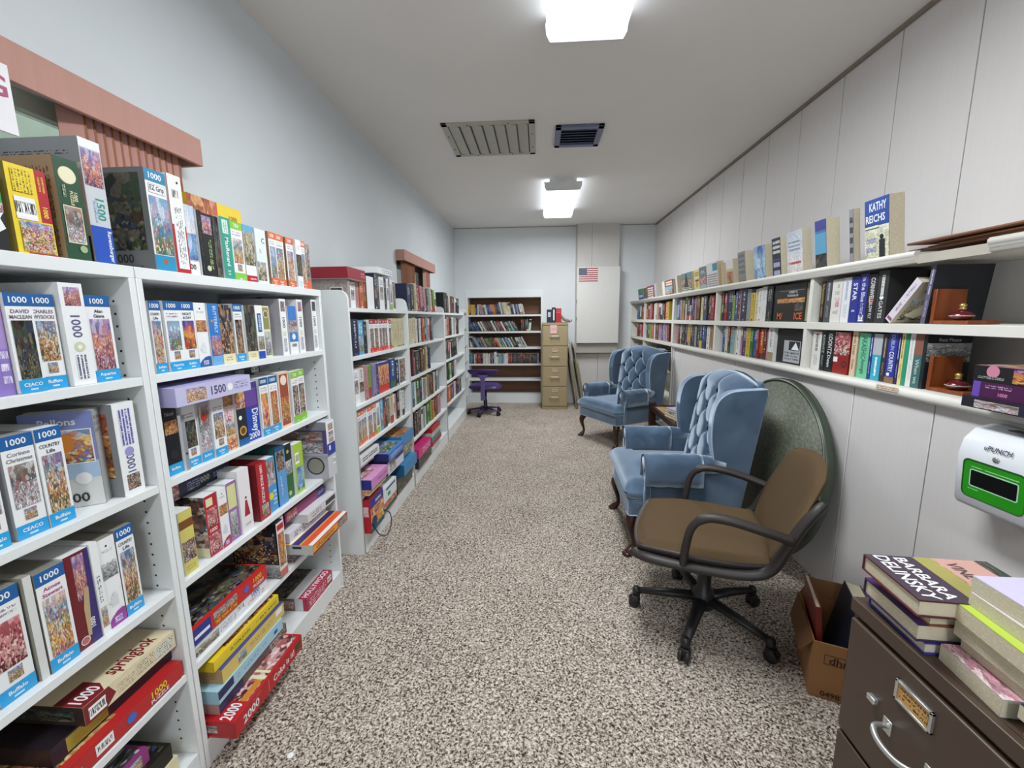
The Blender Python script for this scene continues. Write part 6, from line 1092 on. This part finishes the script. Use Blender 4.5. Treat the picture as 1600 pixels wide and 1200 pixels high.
for s_ in (-1, 1):
    m = MB(); m.tube(spline([(s_*.215, -.29, .398), (s_*.262, -.23, .408), (s_*.268, -.05, .408), (s_*.268, .12, .418), (s_*.264, .20, .45), (s_*.26, .242, .53), (s_*.255, .285, .63), (s_*.245, .325, .70), (s_*.225, .35, .725)], 5), .019, M_plb, 10, flat=1.45, upv=(1, 0, 0)); m.build('side_rail', t)
    m = MB(); m.tube(spline([(s_*.275, -.10, .40), (s_*.285, -.092, .50), (s_*.29, -.075, .585), (s_*.29, -.03, .632), (s_*.29, .05, .638), (s_*.288, .16, .618), (s_*.275, .262, .59)], 6), [.0155]*16+[.018]*21, M_plb, 10, flat=1.2, upv=(1, 0, 0)); m.build('armrest', t)
t.location = (.762, 1.815, 0); t.rotation_euler = (0, 0, R(base_rz))
# purple task chair
t = empty('task_chair', (-.785, 6.02, 0), 0, 'small purple armless task chair in front of the back bookcase', 'office chair')
star(t, [255, 327, 39, 111, 183], .235, M_pur, .095, th=.026)
m = MB(); m.lathe([(.035, .06), (.04, .09), (.028, .11), (.028, .20), (.022, .205), (.022, .36)], M_pl, 16); m.build('gas_column', t)
def ps(u, v, top):
    U, V = u*2-1, v*2-1; x = U*math.sqrt(1-V*V/2.5)*.245; y = V*math.sqrt(1-U*U/2.5)*.235+.02; e = max(abs(U), abs(V)); k = math.sqrt(max(0, 1-e**5)); return Vector((x, y, .405+(.045*k if top else -.02*k)))
m = MB(); m.shell(lambda u, v: ps(u, v, True), lambda u, v: ps(u, v, False), 24, 24, M_pur); m.build('seat', t)
m = MB(); m.lathe([(.12, .375), (.15, .385), (.15, .395)], M_pl, 20); m.build('seat_plate', t)
def pb(u, v, off):
    U, V = u*2-1, v*2-1; x = U*.225*math.sqrt(1-V*V/2.8); zz = V*.055*math.sqrt(1-U*U/2.5)*(1.15-.3*abs(U)); e = max(abs(U), abs(V)); k = math.sqrt(max(0, 1-e**5)); return Vector((x, -.22+.75*x*x+off*k+zz*-.5, .635+zz+.55*x*x))
m = MB(); m.shell(lambda u, v: pb(u, v, -.022), lambda u, v: pb(u, v, .02), 24, 12, M_pur); m.build('backrest', t)
m = MB(); m.tube(spline([(0, -.02, .365), (0, -.16, .36), (0, -.222, .40), (0, -.238, .50), (0, -.242, .60)], 5), .021, M_pur2, 10, flat=.5, upv=(1, 0, 0)); m.box(-.032, -.268, .25, .032, -.252, .60, M_pur2, bev=.005); m.prism([(-.03, .55), (.03, .55), (.075, .615), (-.075, .615)], -.262, -.246, M_pur2, 'y', bev=.003); m.box(-.02, -.255, .25, .02, -.02, .27, M_pl); m.build('back_support', t)

# ================================================================== round folding table leaning on the wall
t = empty('round_folding_table', (0, 0, 0), 0, 'round green topped folding table leaning on its edge against the panelled wall', 'table')
RD = .52; M_rim = plain('#3a4436', .35); M_rim2 = plain('#8a917e', .3, .5)
m = MB(); m.lathe([(RD-.02, 0), (RD-.02, .012)], felt_mat(), 72); m.build('table_top', t)
m = MB(); m.lathe([(RD-.021, .004), (RD-.02, .014), (RD-.012, .017), (RD-.004, .013), (RD, .004), (RD, -.028), (RD-.006, -.032), (RD-.03, -.032), (RD-.03, -.001)], M_rim, 72); m.build('edge_band', t)
m = MB(); m.tube([((RD-.010)*math.cos(a*math.pi/40), (RD-.010)*math.sin(a*math.pi/40), .0155) for a in range(80)], .0028, M_rim2, 6, closed=True); m.build('trim_ring', t)
m = MB(); [m.tube([(-.34, y_, -.035), (-.34, y_, -.05), (.30, y_, -.05), (.34, y_, -.04)], .011, plain('#55544e', .4, .8), 8) for y_ in (-.28, .28)]; m.build('folded_legs', t)
# normal faces the room (-x) and tips up; bottom stands out from the wall
tilt = math.asin(.1346); 
t.matrix_world = Matrix.Translation((1.365, 2.50, RD*math.cos(tilt)+.006)) @ Matrix.Rotation(-(math.pi/2-tilt), 4, 'Y')

# ================================================================== side table between the armchairs
M_tb = wood_mat('dark_stained_table', '#24140e', '#3e2418', .35, 1)
t = empty('side_table', (1.30, 3.88, 0), 0, 'dark wood side table with tan inset top and raised back rail between the armchairs', 'table')
for x in (-.13, .155):
    for y in (-.42, .42): m = MB(); m.box(x-.03, y-.03, 0, x+.03, y+.03, .535, M_tb, bev=.004); m.build('leg', t)
m = MB(); m.box(-.155, -.43, .45, -.125, .43, .50, M_tb, bev=.003); m.box(.13, -.43, .45, .18, .43, .50, M_tb, bev=.003); m.box(-.155, -.43, .45, .18, -.38, .50, M_tb, bev=.003); m.box(-.155, .38, .45, .18, .43, .50, M_tb, bev=.003); m.build('apron', t)
m = MB(); m.box(-.125, -.38, .47, .13, .38, .492, wood_mat('tan_inset', '#9a7a54', '#bb9b70', .4, 1)); m.build('inset_top', t)
m = MB(); m.box(.13, -.45, .59, .185, .45, .62, M_tb, bev=.003); [m.box(.14, y-.02, .50, .18, y+.02, .59, M_tb) for y in (-.42, .05, .42)]; m.build('back_rail', t)
m = MB(); m.box(-.02, -.40, .14, .05, .40, .18, M_tb, bev=.003); [m.box(-.13, y-.02, .14, .155, y+.02, .18, M_tb) for y in (-.42, .42)]; m.build('stretcher', t)
g = 'books stacked on the side table'
for k, (x, y, zz, h, w_, l_, c_, n_, rz) in enumerate(((1.20, 3.62, .5005, .028, .15, .22, '#d8cfae', 'cream paged book at the bottom of the side table pile', 12), (1.205, 3.63, .529, .03, .14, .21, '#33308a', 'indigo book in the middle of the side table pile', 6), (1.215, 3.64, .5595, .02, .13, .19, '#b8b4dc', 'lavender book on top of the side table pile', 18), (1.22, 3.515, .5005, .05, .15, .1, '#5c6a2c', 'olive green book beside the indigo one on the side table', -8))):
    o = empty('book', (x, y, zz), R(rz), n_, 'book', g); m = MB(); m.box(0, 0, 0, w_, l_, .0025, C(c_)); m.box(0, 0, h-.0025, w_, l_, h, C(c_)); m.box(w_-.003, 0, .0025, w_, l_, h-.0025, C(c_)); m.build('cover', o)
    m = MB(); m.box(.003, .003, .0025, w_-.003, l_-.003, h-.0025, PAGE); m.build('page_block', o)

# ================================================================== filing cabinets
def cabinet(loc, rz, W, D, H, n, body, trim, label, hstyle, lab_m, z0=.05):
    t = empty('filing_cabinet', loc, rz, label, 'filing cabinet')
    m = MB(); m.box(-W/2, .012, 0, W/2, D, H, body, bev=.004); m.build('cabinet_body', t)
    m = MB(); m.box(-W/2, .0, H-.035, W/2, .02, H, body, bev=.003); m.build('top_rail', t); m = MB(); m.box(-W/2+.002, .004, 0, W/2-.002, .02, z0, body); m.build('bottom_rail', t)
    dh = (H-.04-z0)/n
    for k in range(n):
        z = z0+k*dh; m = MB(); m.box(-W/2+.012, -.004, z+.006, W/2-.012, .014, z+dh-.006, body, bev=.004); d = m.build('drawer', t); cz = z+dh*.80; hz = z+dh*(.47)
        m = MB()
        for q in ((-.042, .018, .042, .024), (-.042, -.024, .042, -.018), (-.042, -.024, -.036, .024), (.036, -.024, .042, .024)): m.box(q[0], -.010, cz+q[1], q[2], -.003, cz+q[3], trim, bev=.001, seg=1)
        m.build('label_holder', d)
        if not (hstyle == 'bar' and k == n-1): m = MB(); m.box(-.036, -.0065, cz-.018, .036, -.005, cz+.018, lab_m); m.deco([('Q', .05, .1, .95, .9, sc('#cf9f58' if hstyle != 'bar' else '#d0b49a', '#4a3418', 3))], (-.036, -.0065, cz-.018), (.072, 0, 0), (0, 0, .036)); m.build('label_card', d)
        m = MB()
        if hstyle == 'bar':
            m.box(-.06, -.032, hz-.006, .06, -.022, hz+.012, trim, bev=.002); [m.box(x_-.006, -.032, hz-.016, x_+.006, .0, hz+.008, body) for x_ in (-.06, .06)]
        else:
            m.tube(spline([(-.05, -.004, hz), (-.047, -.035, hz+.002), (-.02, -.048, hz-.003), (.02, -.048, hz-.003), (.047, -.035, hz+.002), (.05, -.004, hz)], 6), .006, trim, 10); [m.box(x_-.011, -.007, hz-.018, x_+.011, -.002, hz+.016, trim, bev=.002) for x_ in (-.05, .05)]
        m.build('handle', d)
        m = MB(); m.box(-.095, -.014, hz-.006, -.075, -.003, hz+.008, trim, bev=.002, seg=1) if hstyle == 'bar' else m.box(-.10, -.016, hz+.02, -.078, -.003, hz+.034, trim, bev=.003); m.build('latch', d)
    return t
M_tan = plain('#a39270', .4, var=.03); M_chr = plain('#c8cac8', .25, .8, var=.02); M_bz = plain('#4b3b30', .38, var=.05, scale=6)
tc_ = cabinet((.245, 6.33, 0), 0, .385, .50, 1.325, 4, M_tan, plain('#d9cfb8', .35, .4), 'tan four drawer filing cabinet between the back bookcase and the wall cupboard', 'bar', plain('#c8a890', .6))
cabinet((.765, .785, 0), R(-90), .39, .70, .72, 2, M_bz, M_chr, 'dark brown two drawer filing cabinet piled with books in the right foreground', 'd', plain('#cf9f58', .6))
m = MB(); m.box(.17, 6.3185, 1.165, .27, 6.3195, 1.29, plain('#e2b6b4', .6)); m.deco([('Q', .1, .45, .9, .65, sc('#e2b6b4', '#9a6a78', 2))], (.17, 6.3185, 1.165), (.10, 0, 0), (0, 0, .125)); tag(m.build('paper_note'), 'pink paper note taped to the top drawer of the tan cabinet', 'note')
g = 'books standing on the tan filing cabinet'
for px0, px1, h, c_, lb, e in ((854.5, 862, .195, '#1f2748', 'navy binder spine with white label, left on the tan cabinet', [('Q', .25, .45, .75, .78, WHT), ('Q', .32, .48, .68, .75, scrib('#e6e6e2', '#1f2748', 2, True, .6))]), (862.5, 868, .225, '#23262a', 'black book with white flecked spine, middle of three on the tan cabinet', [('Q', .2, .15, .8, .85, scrib('#23262a', '#e6e6e2', 1, True, .7))]), (868.5, 877, .21, '#a82430', 'red book with banded spine, right of three on the tan cabinet', [('Q', .1, .7, .9, .75, C('#d0707a')), ('Q', .1, .85, .9, .88, C('#d0707a'))])):
    x0, x1 = xpx(px0, 6.36, 1.326), xpx(px1, 6.36, 1.326); book('B', 6.36, x0, x1, 1.3255, h, lb, [('Q', 0, 0, 1, 1, C(c_))]+e, .16, g, orient='spine', cover_col=c_)
# small grey cat figurine, lying with raised head
t = empty('cat_figurine', (.40, 6.42, 1.3255), 0, 'small grey tan reclining cat figurine on the tan filing cabinet', 'figurine'); M_cat = plain('#8d8474', .6, var=.2, scale=60)
m = MB(); m.tube(spline([(-.055, 0, .05), (-.045, 0, .075), (-.02, 0, .05), (.02, 0, .032), (.05, .005, .022), (.07, .01, .02)], 5), [.014]*3+[.018]*4+[.022]*7+[.024]*6+[.018]*6, M_cat, 12); m.tube(spline([(.06, .01, .02), (.085, .0, .016), (.095, -.01, .03), (.088, -.012, .045)], 5), .007, M_cat, 8)
m.lathe([(.002, -.02), (.014, -.015), (.020, 0), (.014, .014), (.002, .019)], M_cat, 12, Matrix.Translation((-.056, -.004, .088))); [m.lathe([(.006, 0), (.001, .014)], M_cat, 6, Matrix.Translation((-.056+dx, -.004, .103))) for dx in (-.01, .01)]
m.tube([(-.045, -.012, .035), (-.05, -.014, .006), (-.065, -.016, .004)], .007, M_cat, 8); m.tube([(.03, -.016, .02), (.01, -.024, .006), (-.01, -.026, .005)], .008, M_cat, 8); m.box(-.06, -.025, 0, .08, .025, .008, M_cat, bev=.003); m.build('body', t)

# ================================================================== folded metal chairs
M_fr = plain('#a89f88', .35, .3); M_fs = plain('#7d7460', .6)
for k, (xt, xb_, y, lab) in enumerate(((.452, .585, 6.36, 'folded metal chair leaning next to the tan cabinet, nearest it'), (.53, .69, 6.37, 'folded metal chair leaning right of another folded chair by the tan cabinet'))):
    t = empty('folding_chair', (0, 0, 0), 0, lab, 'folding chair', 'folded metal chairs')
    fr = lambda x_, z0_, z1_, y0_, y1_: spline([(x_, y0_, z0_), (x_, y0_, z1_-.05), (x_, y0_+.05, z1_), (x_, y1_-.05, z1_), (x_, y1_, z1_-.05), (x_, y1_, z0_)], 4)
    m = MB(); m.tube(fr(0, .0, .97, 0, .42), .011, M_fr, 8); m.build('front_frame', t)
    m = MB(); m.tube(fr(.022, .03, .72, .03, .39), .010, M_fr, 8); m.tube([(.022, .03, .12), (.022, .39, .12)], .007, M_fr, 6); m.build('rear_frame', t)
    m = MB(); m.box(-.022, .035, .36, -.008, .385, .74, M_fs, bev=.004); m.build('seat', t)
    m = MB(); m.box(-.006, .02, .76, .006, .40, .93, M_fs, bev=.003); m.build('backrest', t)
    ang = math.atan2(xt-xb_, .97); t.matrix_world = Matrix.Translation((xb_, y, .012)) @ Matrix.Rotation(ang, 4, 'Y')

# ================================================================== cardboard box of old books
M_cb = plain('#a9794c', .8, var=.06, scale=8); M_cb2 = plain('#7c5534', .85, var=.06)
bx = empty('cardboard_box', (1.005, 1.43, 0), R(-22), 'open brown cardboard box of old books on the carpet behind the brown cabinet', 'box')
W_, D_, H_ = .36, .30, .225; m = MB()
m.box(0, 0, .0, W_, .004, H_, M_cb); m.box(0, D_-.004, 0, W_, D_, H_, M_cb); m.box(0, .004, 0, .004, D_-.004, H_, M_cb); m.box(W_-.004, .004, 0, W_, D_-.004, H_, M_cb); m.box(0, 0, 0, W_, D_, .004, M_cb)
m.deco([('T', 'dhm', .24, .72, .13, plain('#3a2416', .7), 0, .3), ('Q', .1, .64, .38, .65, plain('#3a2416', .7)), ('Q', .1, .8, .38, .81, plain('#3a2416', .7)), ('Q', .1, .64, .105, .81, plain('#3a2416', .7)), ('T', '04985', .2, .1, .1, plain('#3a2416', .7), 0, .3), ('Q', .42, .4, .7, .56, WHT)], (0, 0, 0), (W_, 0, 0), (0, 0, H_)); m.build('box_body', bx)
m = MB(); m.prism([(0, 0), (.30, 0), (.26, .09), (.04, .09)], 0, .004, M_cb2, 'z', mat=Matrix.Translation((0, .0, H_)) @ Matrix.Rotation(R(90), 4, 'Z') @ Matrix.Rotation(R(-72), 4, 'X')); m.build('flap', bx)
m = MB(); m.prism([(0, 0), (.36, 0), (.32, .07), (.04, .07)], 0, .004, M_cb2, 'z', mat=Matrix.Translation((0, D_, H_)) @ Matrix.Rotation(R(62), 4, 'X')); m.build('flap', bx)
def boxbook(dx, dy, z0, w_, l_, h_, rot, c_, lb):
    o = empty('book', (0, 0, 0), 0, lb, 'book', 'old books standing in the cardboard box'); m = MB(); th = .003
    m.box(0, 0, 0, th, l_, h_, C(c_)); m.box(w_-th, 0, 0, w_, l_, h_, C(c_)); m.box(th, 0, 0, w_-th, th, h_, C(c_)); m.build('cover', o)
    m = MB(); m.box(th, th, .003, w_-th, l_-.003, h_-.003, PAGE); m.build('page_block', o)
    o.matrix_world = Matrix.Translation((1.005, 1.43, 0)) @ Matrix.Rotation(R(-22), 4, 'Z') @ Matrix.Translation((dx, dy, z0)) @ Matrix.Rotation(R(rot), 4, 'Y')
boxbook(.035, .03, .012, .018, .22, .33, -6, '#7a2a22', 'dark red book standing at the left inside the cardboard box')
boxbook(.075, .05, .02, .055, .2, .335, 10, '#2a3346', 'thick navy book slanting in the cardboard box')
boxbook(.15, .03, .02, .04, .2, .27, 10, '#3a3c44', 'grey covered book with cream pages in the cardboard box')
boxbook(.25, .05, .02, .02, .22, .27, 4, '#22252c', 'black spiral edged notebook at the right inside the cardboard box')

# ================================================================== time clock on the wall
t = empty('time_clock', (XW-.013, 0, 0), 0, 'white wall mounted time clock with a green display surround', 'time clock'); t.location = (XW-.013, 1.405, .79); t.rotation_euler = (0, 0, R(-90))
M_tc = plain('#dfe3e8', .3, var=.01); M_tg = plain('#2f9a24', .25, var=.08); W_ = .235
prof = [(0, 0), (-.095, .0), (-.105, .012), (-.115, .165), (-.105, .215), (-.075, .25), (-.03, .262), (0, .262)]
m = MB(); m.prism(prof, 0, W_, M_tc, 'x', bev=.012, seg=3); m.build('housing', t)
y_at = lambda z: -.105-(z-.012)/.153*.010
m = MB(); O = Vector((.028, y_at(.035)-.001, .035)); U = Vector((W_-.056, 0, 0)); V = Vector((0, y_at(.158)-y_at(.035), .123))
def rr(u0, v0, u1, v1, r_, n=5): 
    P = []
    for cx_, cy_, a0 in ((u1-r_, v1-r_*1.4, 0), (u0+r_, v1-r_*1.4, 90), (u0+r_, v0+r_*1.4, 180), (u1-r_, v0+r_*1.4, 270)):
        for q in range(n+1): a = R(a0+90*q/n); P.append((cx_+r_*math.cos(a), cy_+r_*1.4*math.sin(a)))
    return P
m.deco([('P', rr(0, 0, 1, 1, .1), plain('#205a1c', .3)), ('P', rr(.03, .02, .99, .95, .09), M_tg), ('P', rr(.13, .3, .9, .76, .04), plain('#b9e6c4', .3)), ('P', rr(.15, .33, .88, .73, .02), plain('#16191a', .15)), ('Q', .15, .8, .9, .84, scrib('#2f9a24', '#a9e0a0', 1, False, .6)), ('Q', .12, .22, .3, .25, scrib('#2f9a24', '#a9e0a0', 1, False, .6))], O, U, V); m.build('display_panel', t)
m = MB(); m.deco([('T', 'uPUNCH', .5, .5, .7, plain('#3a3f48', .5), 0, .9)], (.075, -.1135, .195), (.085, 0, 0), (0, .006, .02)); m.build('brand_lettering', t)
m = MB(); m.lathe([(.0085, 0), (.0085, .003), (.006, .004)], M_chr, 16, Matrix.Translation((.12, -.1145, .178)) @ Matrix.Rotation(R(90), 4, 'X')); m.build('lock', t)
m = MB(); m.box(.10, -.075, .2625, .21, -.045, .2650, plain('#4a4e52', .5)); m.build('card_slot', t)

# ================================================================== book piles on the brown cabinet
ZT = .7205
def lying(x, y, z, L_x, W_y, h, rz, c_, label, top=None, group='books piled on the brown filing cabinet', spine_far=True, paper=False):
    """book lying flat: long side along x from (x, y) corner, W_y towards the camera is -y"""
    o = empty('book', (0, 0, 0), 0, label, 'book', group); cc = C(c_); th = .0028 if not paper else .0008; e = .004 if not paper else 0
    m = MB(); m.box(0, -W_y, 0, L_x, 0, th, cc); m.box(0, -W_y, h-th, L_x, 0, h, cc); m.box(0, -th, th, L_x, 0, h-th, cc) if spine_far else m.box(0, -W_y, th, L_x, -W_y+th, h-th, cc)
    if top: m.deco(top, (0, 0, h), (0, -W_y, 0), (L_x, 0, 0))
    m.build('cover', o)
    m = MB(); m.box(e, -W_y+e, th, L_x-e, -th if spine_far else -.0, h-th, PAGE)
    m.deco([('Q', 0, 0, 1, 1, scrib('#dcd3bb', '#bfb497', 14, False, .6))], (e, 0, th), (0, -W_y+e, 0), (0, 0, h-2*th)); m.build('page_block', o)
    o.matrix_world = Matrix.Translation((x, y, z)) @ Matrix.Rotation(R(rz), 4, 'Z') @ Matrix.Scale(1, 4)
    return o
lying(.785, .955, ZT, .23, .155, .026, -3, '#3a3a9a', 'blue covered book at the bottom of the left pile on the brown cabinet')
lying(.772, .958, ZT+.0265, .24, .155, .038, -4, '#3a2450', 'purple topped hardback in the left pile on the brown cabinet', [('Q', 0, 0, 1, 1, C('#4a2c6a'))])
lying(.782, .948, ZT+.065, .235, .15, .030, -2, '#8a5038', 'reddish brown book under the top hardback of the left pile', )
lying(.752, .945, ZT+.0955, .245, .162, .036, -5, '#5a2430', 'top hardback of the left pile, author lettering over a vineyard scene', [('Q', 0, 0, 1, 1, PIC['vine']), ('Q', 0, .0, 1, .40, C('#4a3c4a')), ('Q', 0, .4, 1, .55, C('#a8a05a')), ('Q', 0, .56, 1, .9, C('#d0a296')), ('T', 'BARBARA', .5, .27, .10, WHT, 0, .9), ('T', 'DELINSKY', .5, .12, .12, WHT, 0, .95), ('T', 'VINEYARD', .5, .66, .10, C('#5a4a4c'), 0, .8), ('Q', 0, .9, 1, 1, PIC['dark'])])
lying(.797, .790, ZT, .20, .125, .034, -6, '#c9c0e0', 'lavender paperback on the cabinet top between the two piles', [('Q', 0, 0, 1, 1, C('#c2b8e6')), ('Q', 0, 0, 1, .3, PIC['pink'])], paper=True)
lying(.825, .782, ZT+.0345, .21, .14, .026, -4, '#2c1c1c', 'dark paperback with yellow capital letters in the right pile', [('Q', 0, 0, 1, 1, C('#22161a')), ('T', 'TALES', .5, .1, .1, YEL, 0, .8)], paper=True)
lying(.812, .786, ZT+.061, .20, .135, .036, -3, '#b8b0a0', 'thick grey paged paperback in the middle of the right pile', paper=True)
lying(.805, .784, ZT+.0975, .20, .135, .032, -6, '#a9c83a', 'paperback with lime green cover in the right pile', [('Q', 0, 0, 1, 1, C('#b4cc4a')), ('Q', .3, .1, .7, .6, PIC['garden'])], paper=True)
lying(.822, .779, ZT+.130, .20, .13, .026, -4, '#cfc8bc', 'cream paperback just under the top one of the right pile', paper=True)
lying(.826, .783, ZT+.1565, .20, .14, .030, -2, '#d8cfe8', 'lilac covered paperback on top of the right pile', [('Q', 0, 0, 1, 1, C('#d0c8e4')), ('Q', 0, .4, 1, .8, PIC['cloud'])], paper=True)
lying(.79, .635, ZT, .22, .12, .022, -3, '#dcd6cc', 'white edged paperback under the navy topped one at the frame edge', paper=True)
lying(.787, .645, ZT+.0225, .22, .13, .026, -2, '#26344e', 'navy topped paperback at the right frame edge on the brown cabinet', [('Q', 0, 0, 1, 1, C('#26344e')), ('Q', .5, .1, .9, .6, C('#a8402c'))], paper=True)

# ------------------------------------------------------------------ scraps on the carpet
for (x, y), lb in (((-.80, 1.30), 'small white plastic scrap on the carpet by the puzzle shelves'),):
    p = (ypx(456, x, 0)); m = MB(); m.lathe([(.010, .001), (.011, .003), (.008, .005)], plain('#f2f2f2', .4), 14, Matrix.Translation((x-.005, p, 0))); tag(m.build('plastic_scrap'), lb, 'scrap')
m = MB(); c0 = Vector((-1.0, 6.35, .004)); m.prism([(0, 0), (.11, .01), (.12, .05), (.05, .07), (.0, .04)], 0, .006, plain('#ececea', .6), 'z', mat=Matrix.Translation(c0)); tag(m.build('paper_scrap'), 'crumpled white paper scrap on the carpet behind the purple chair', 'scrap')
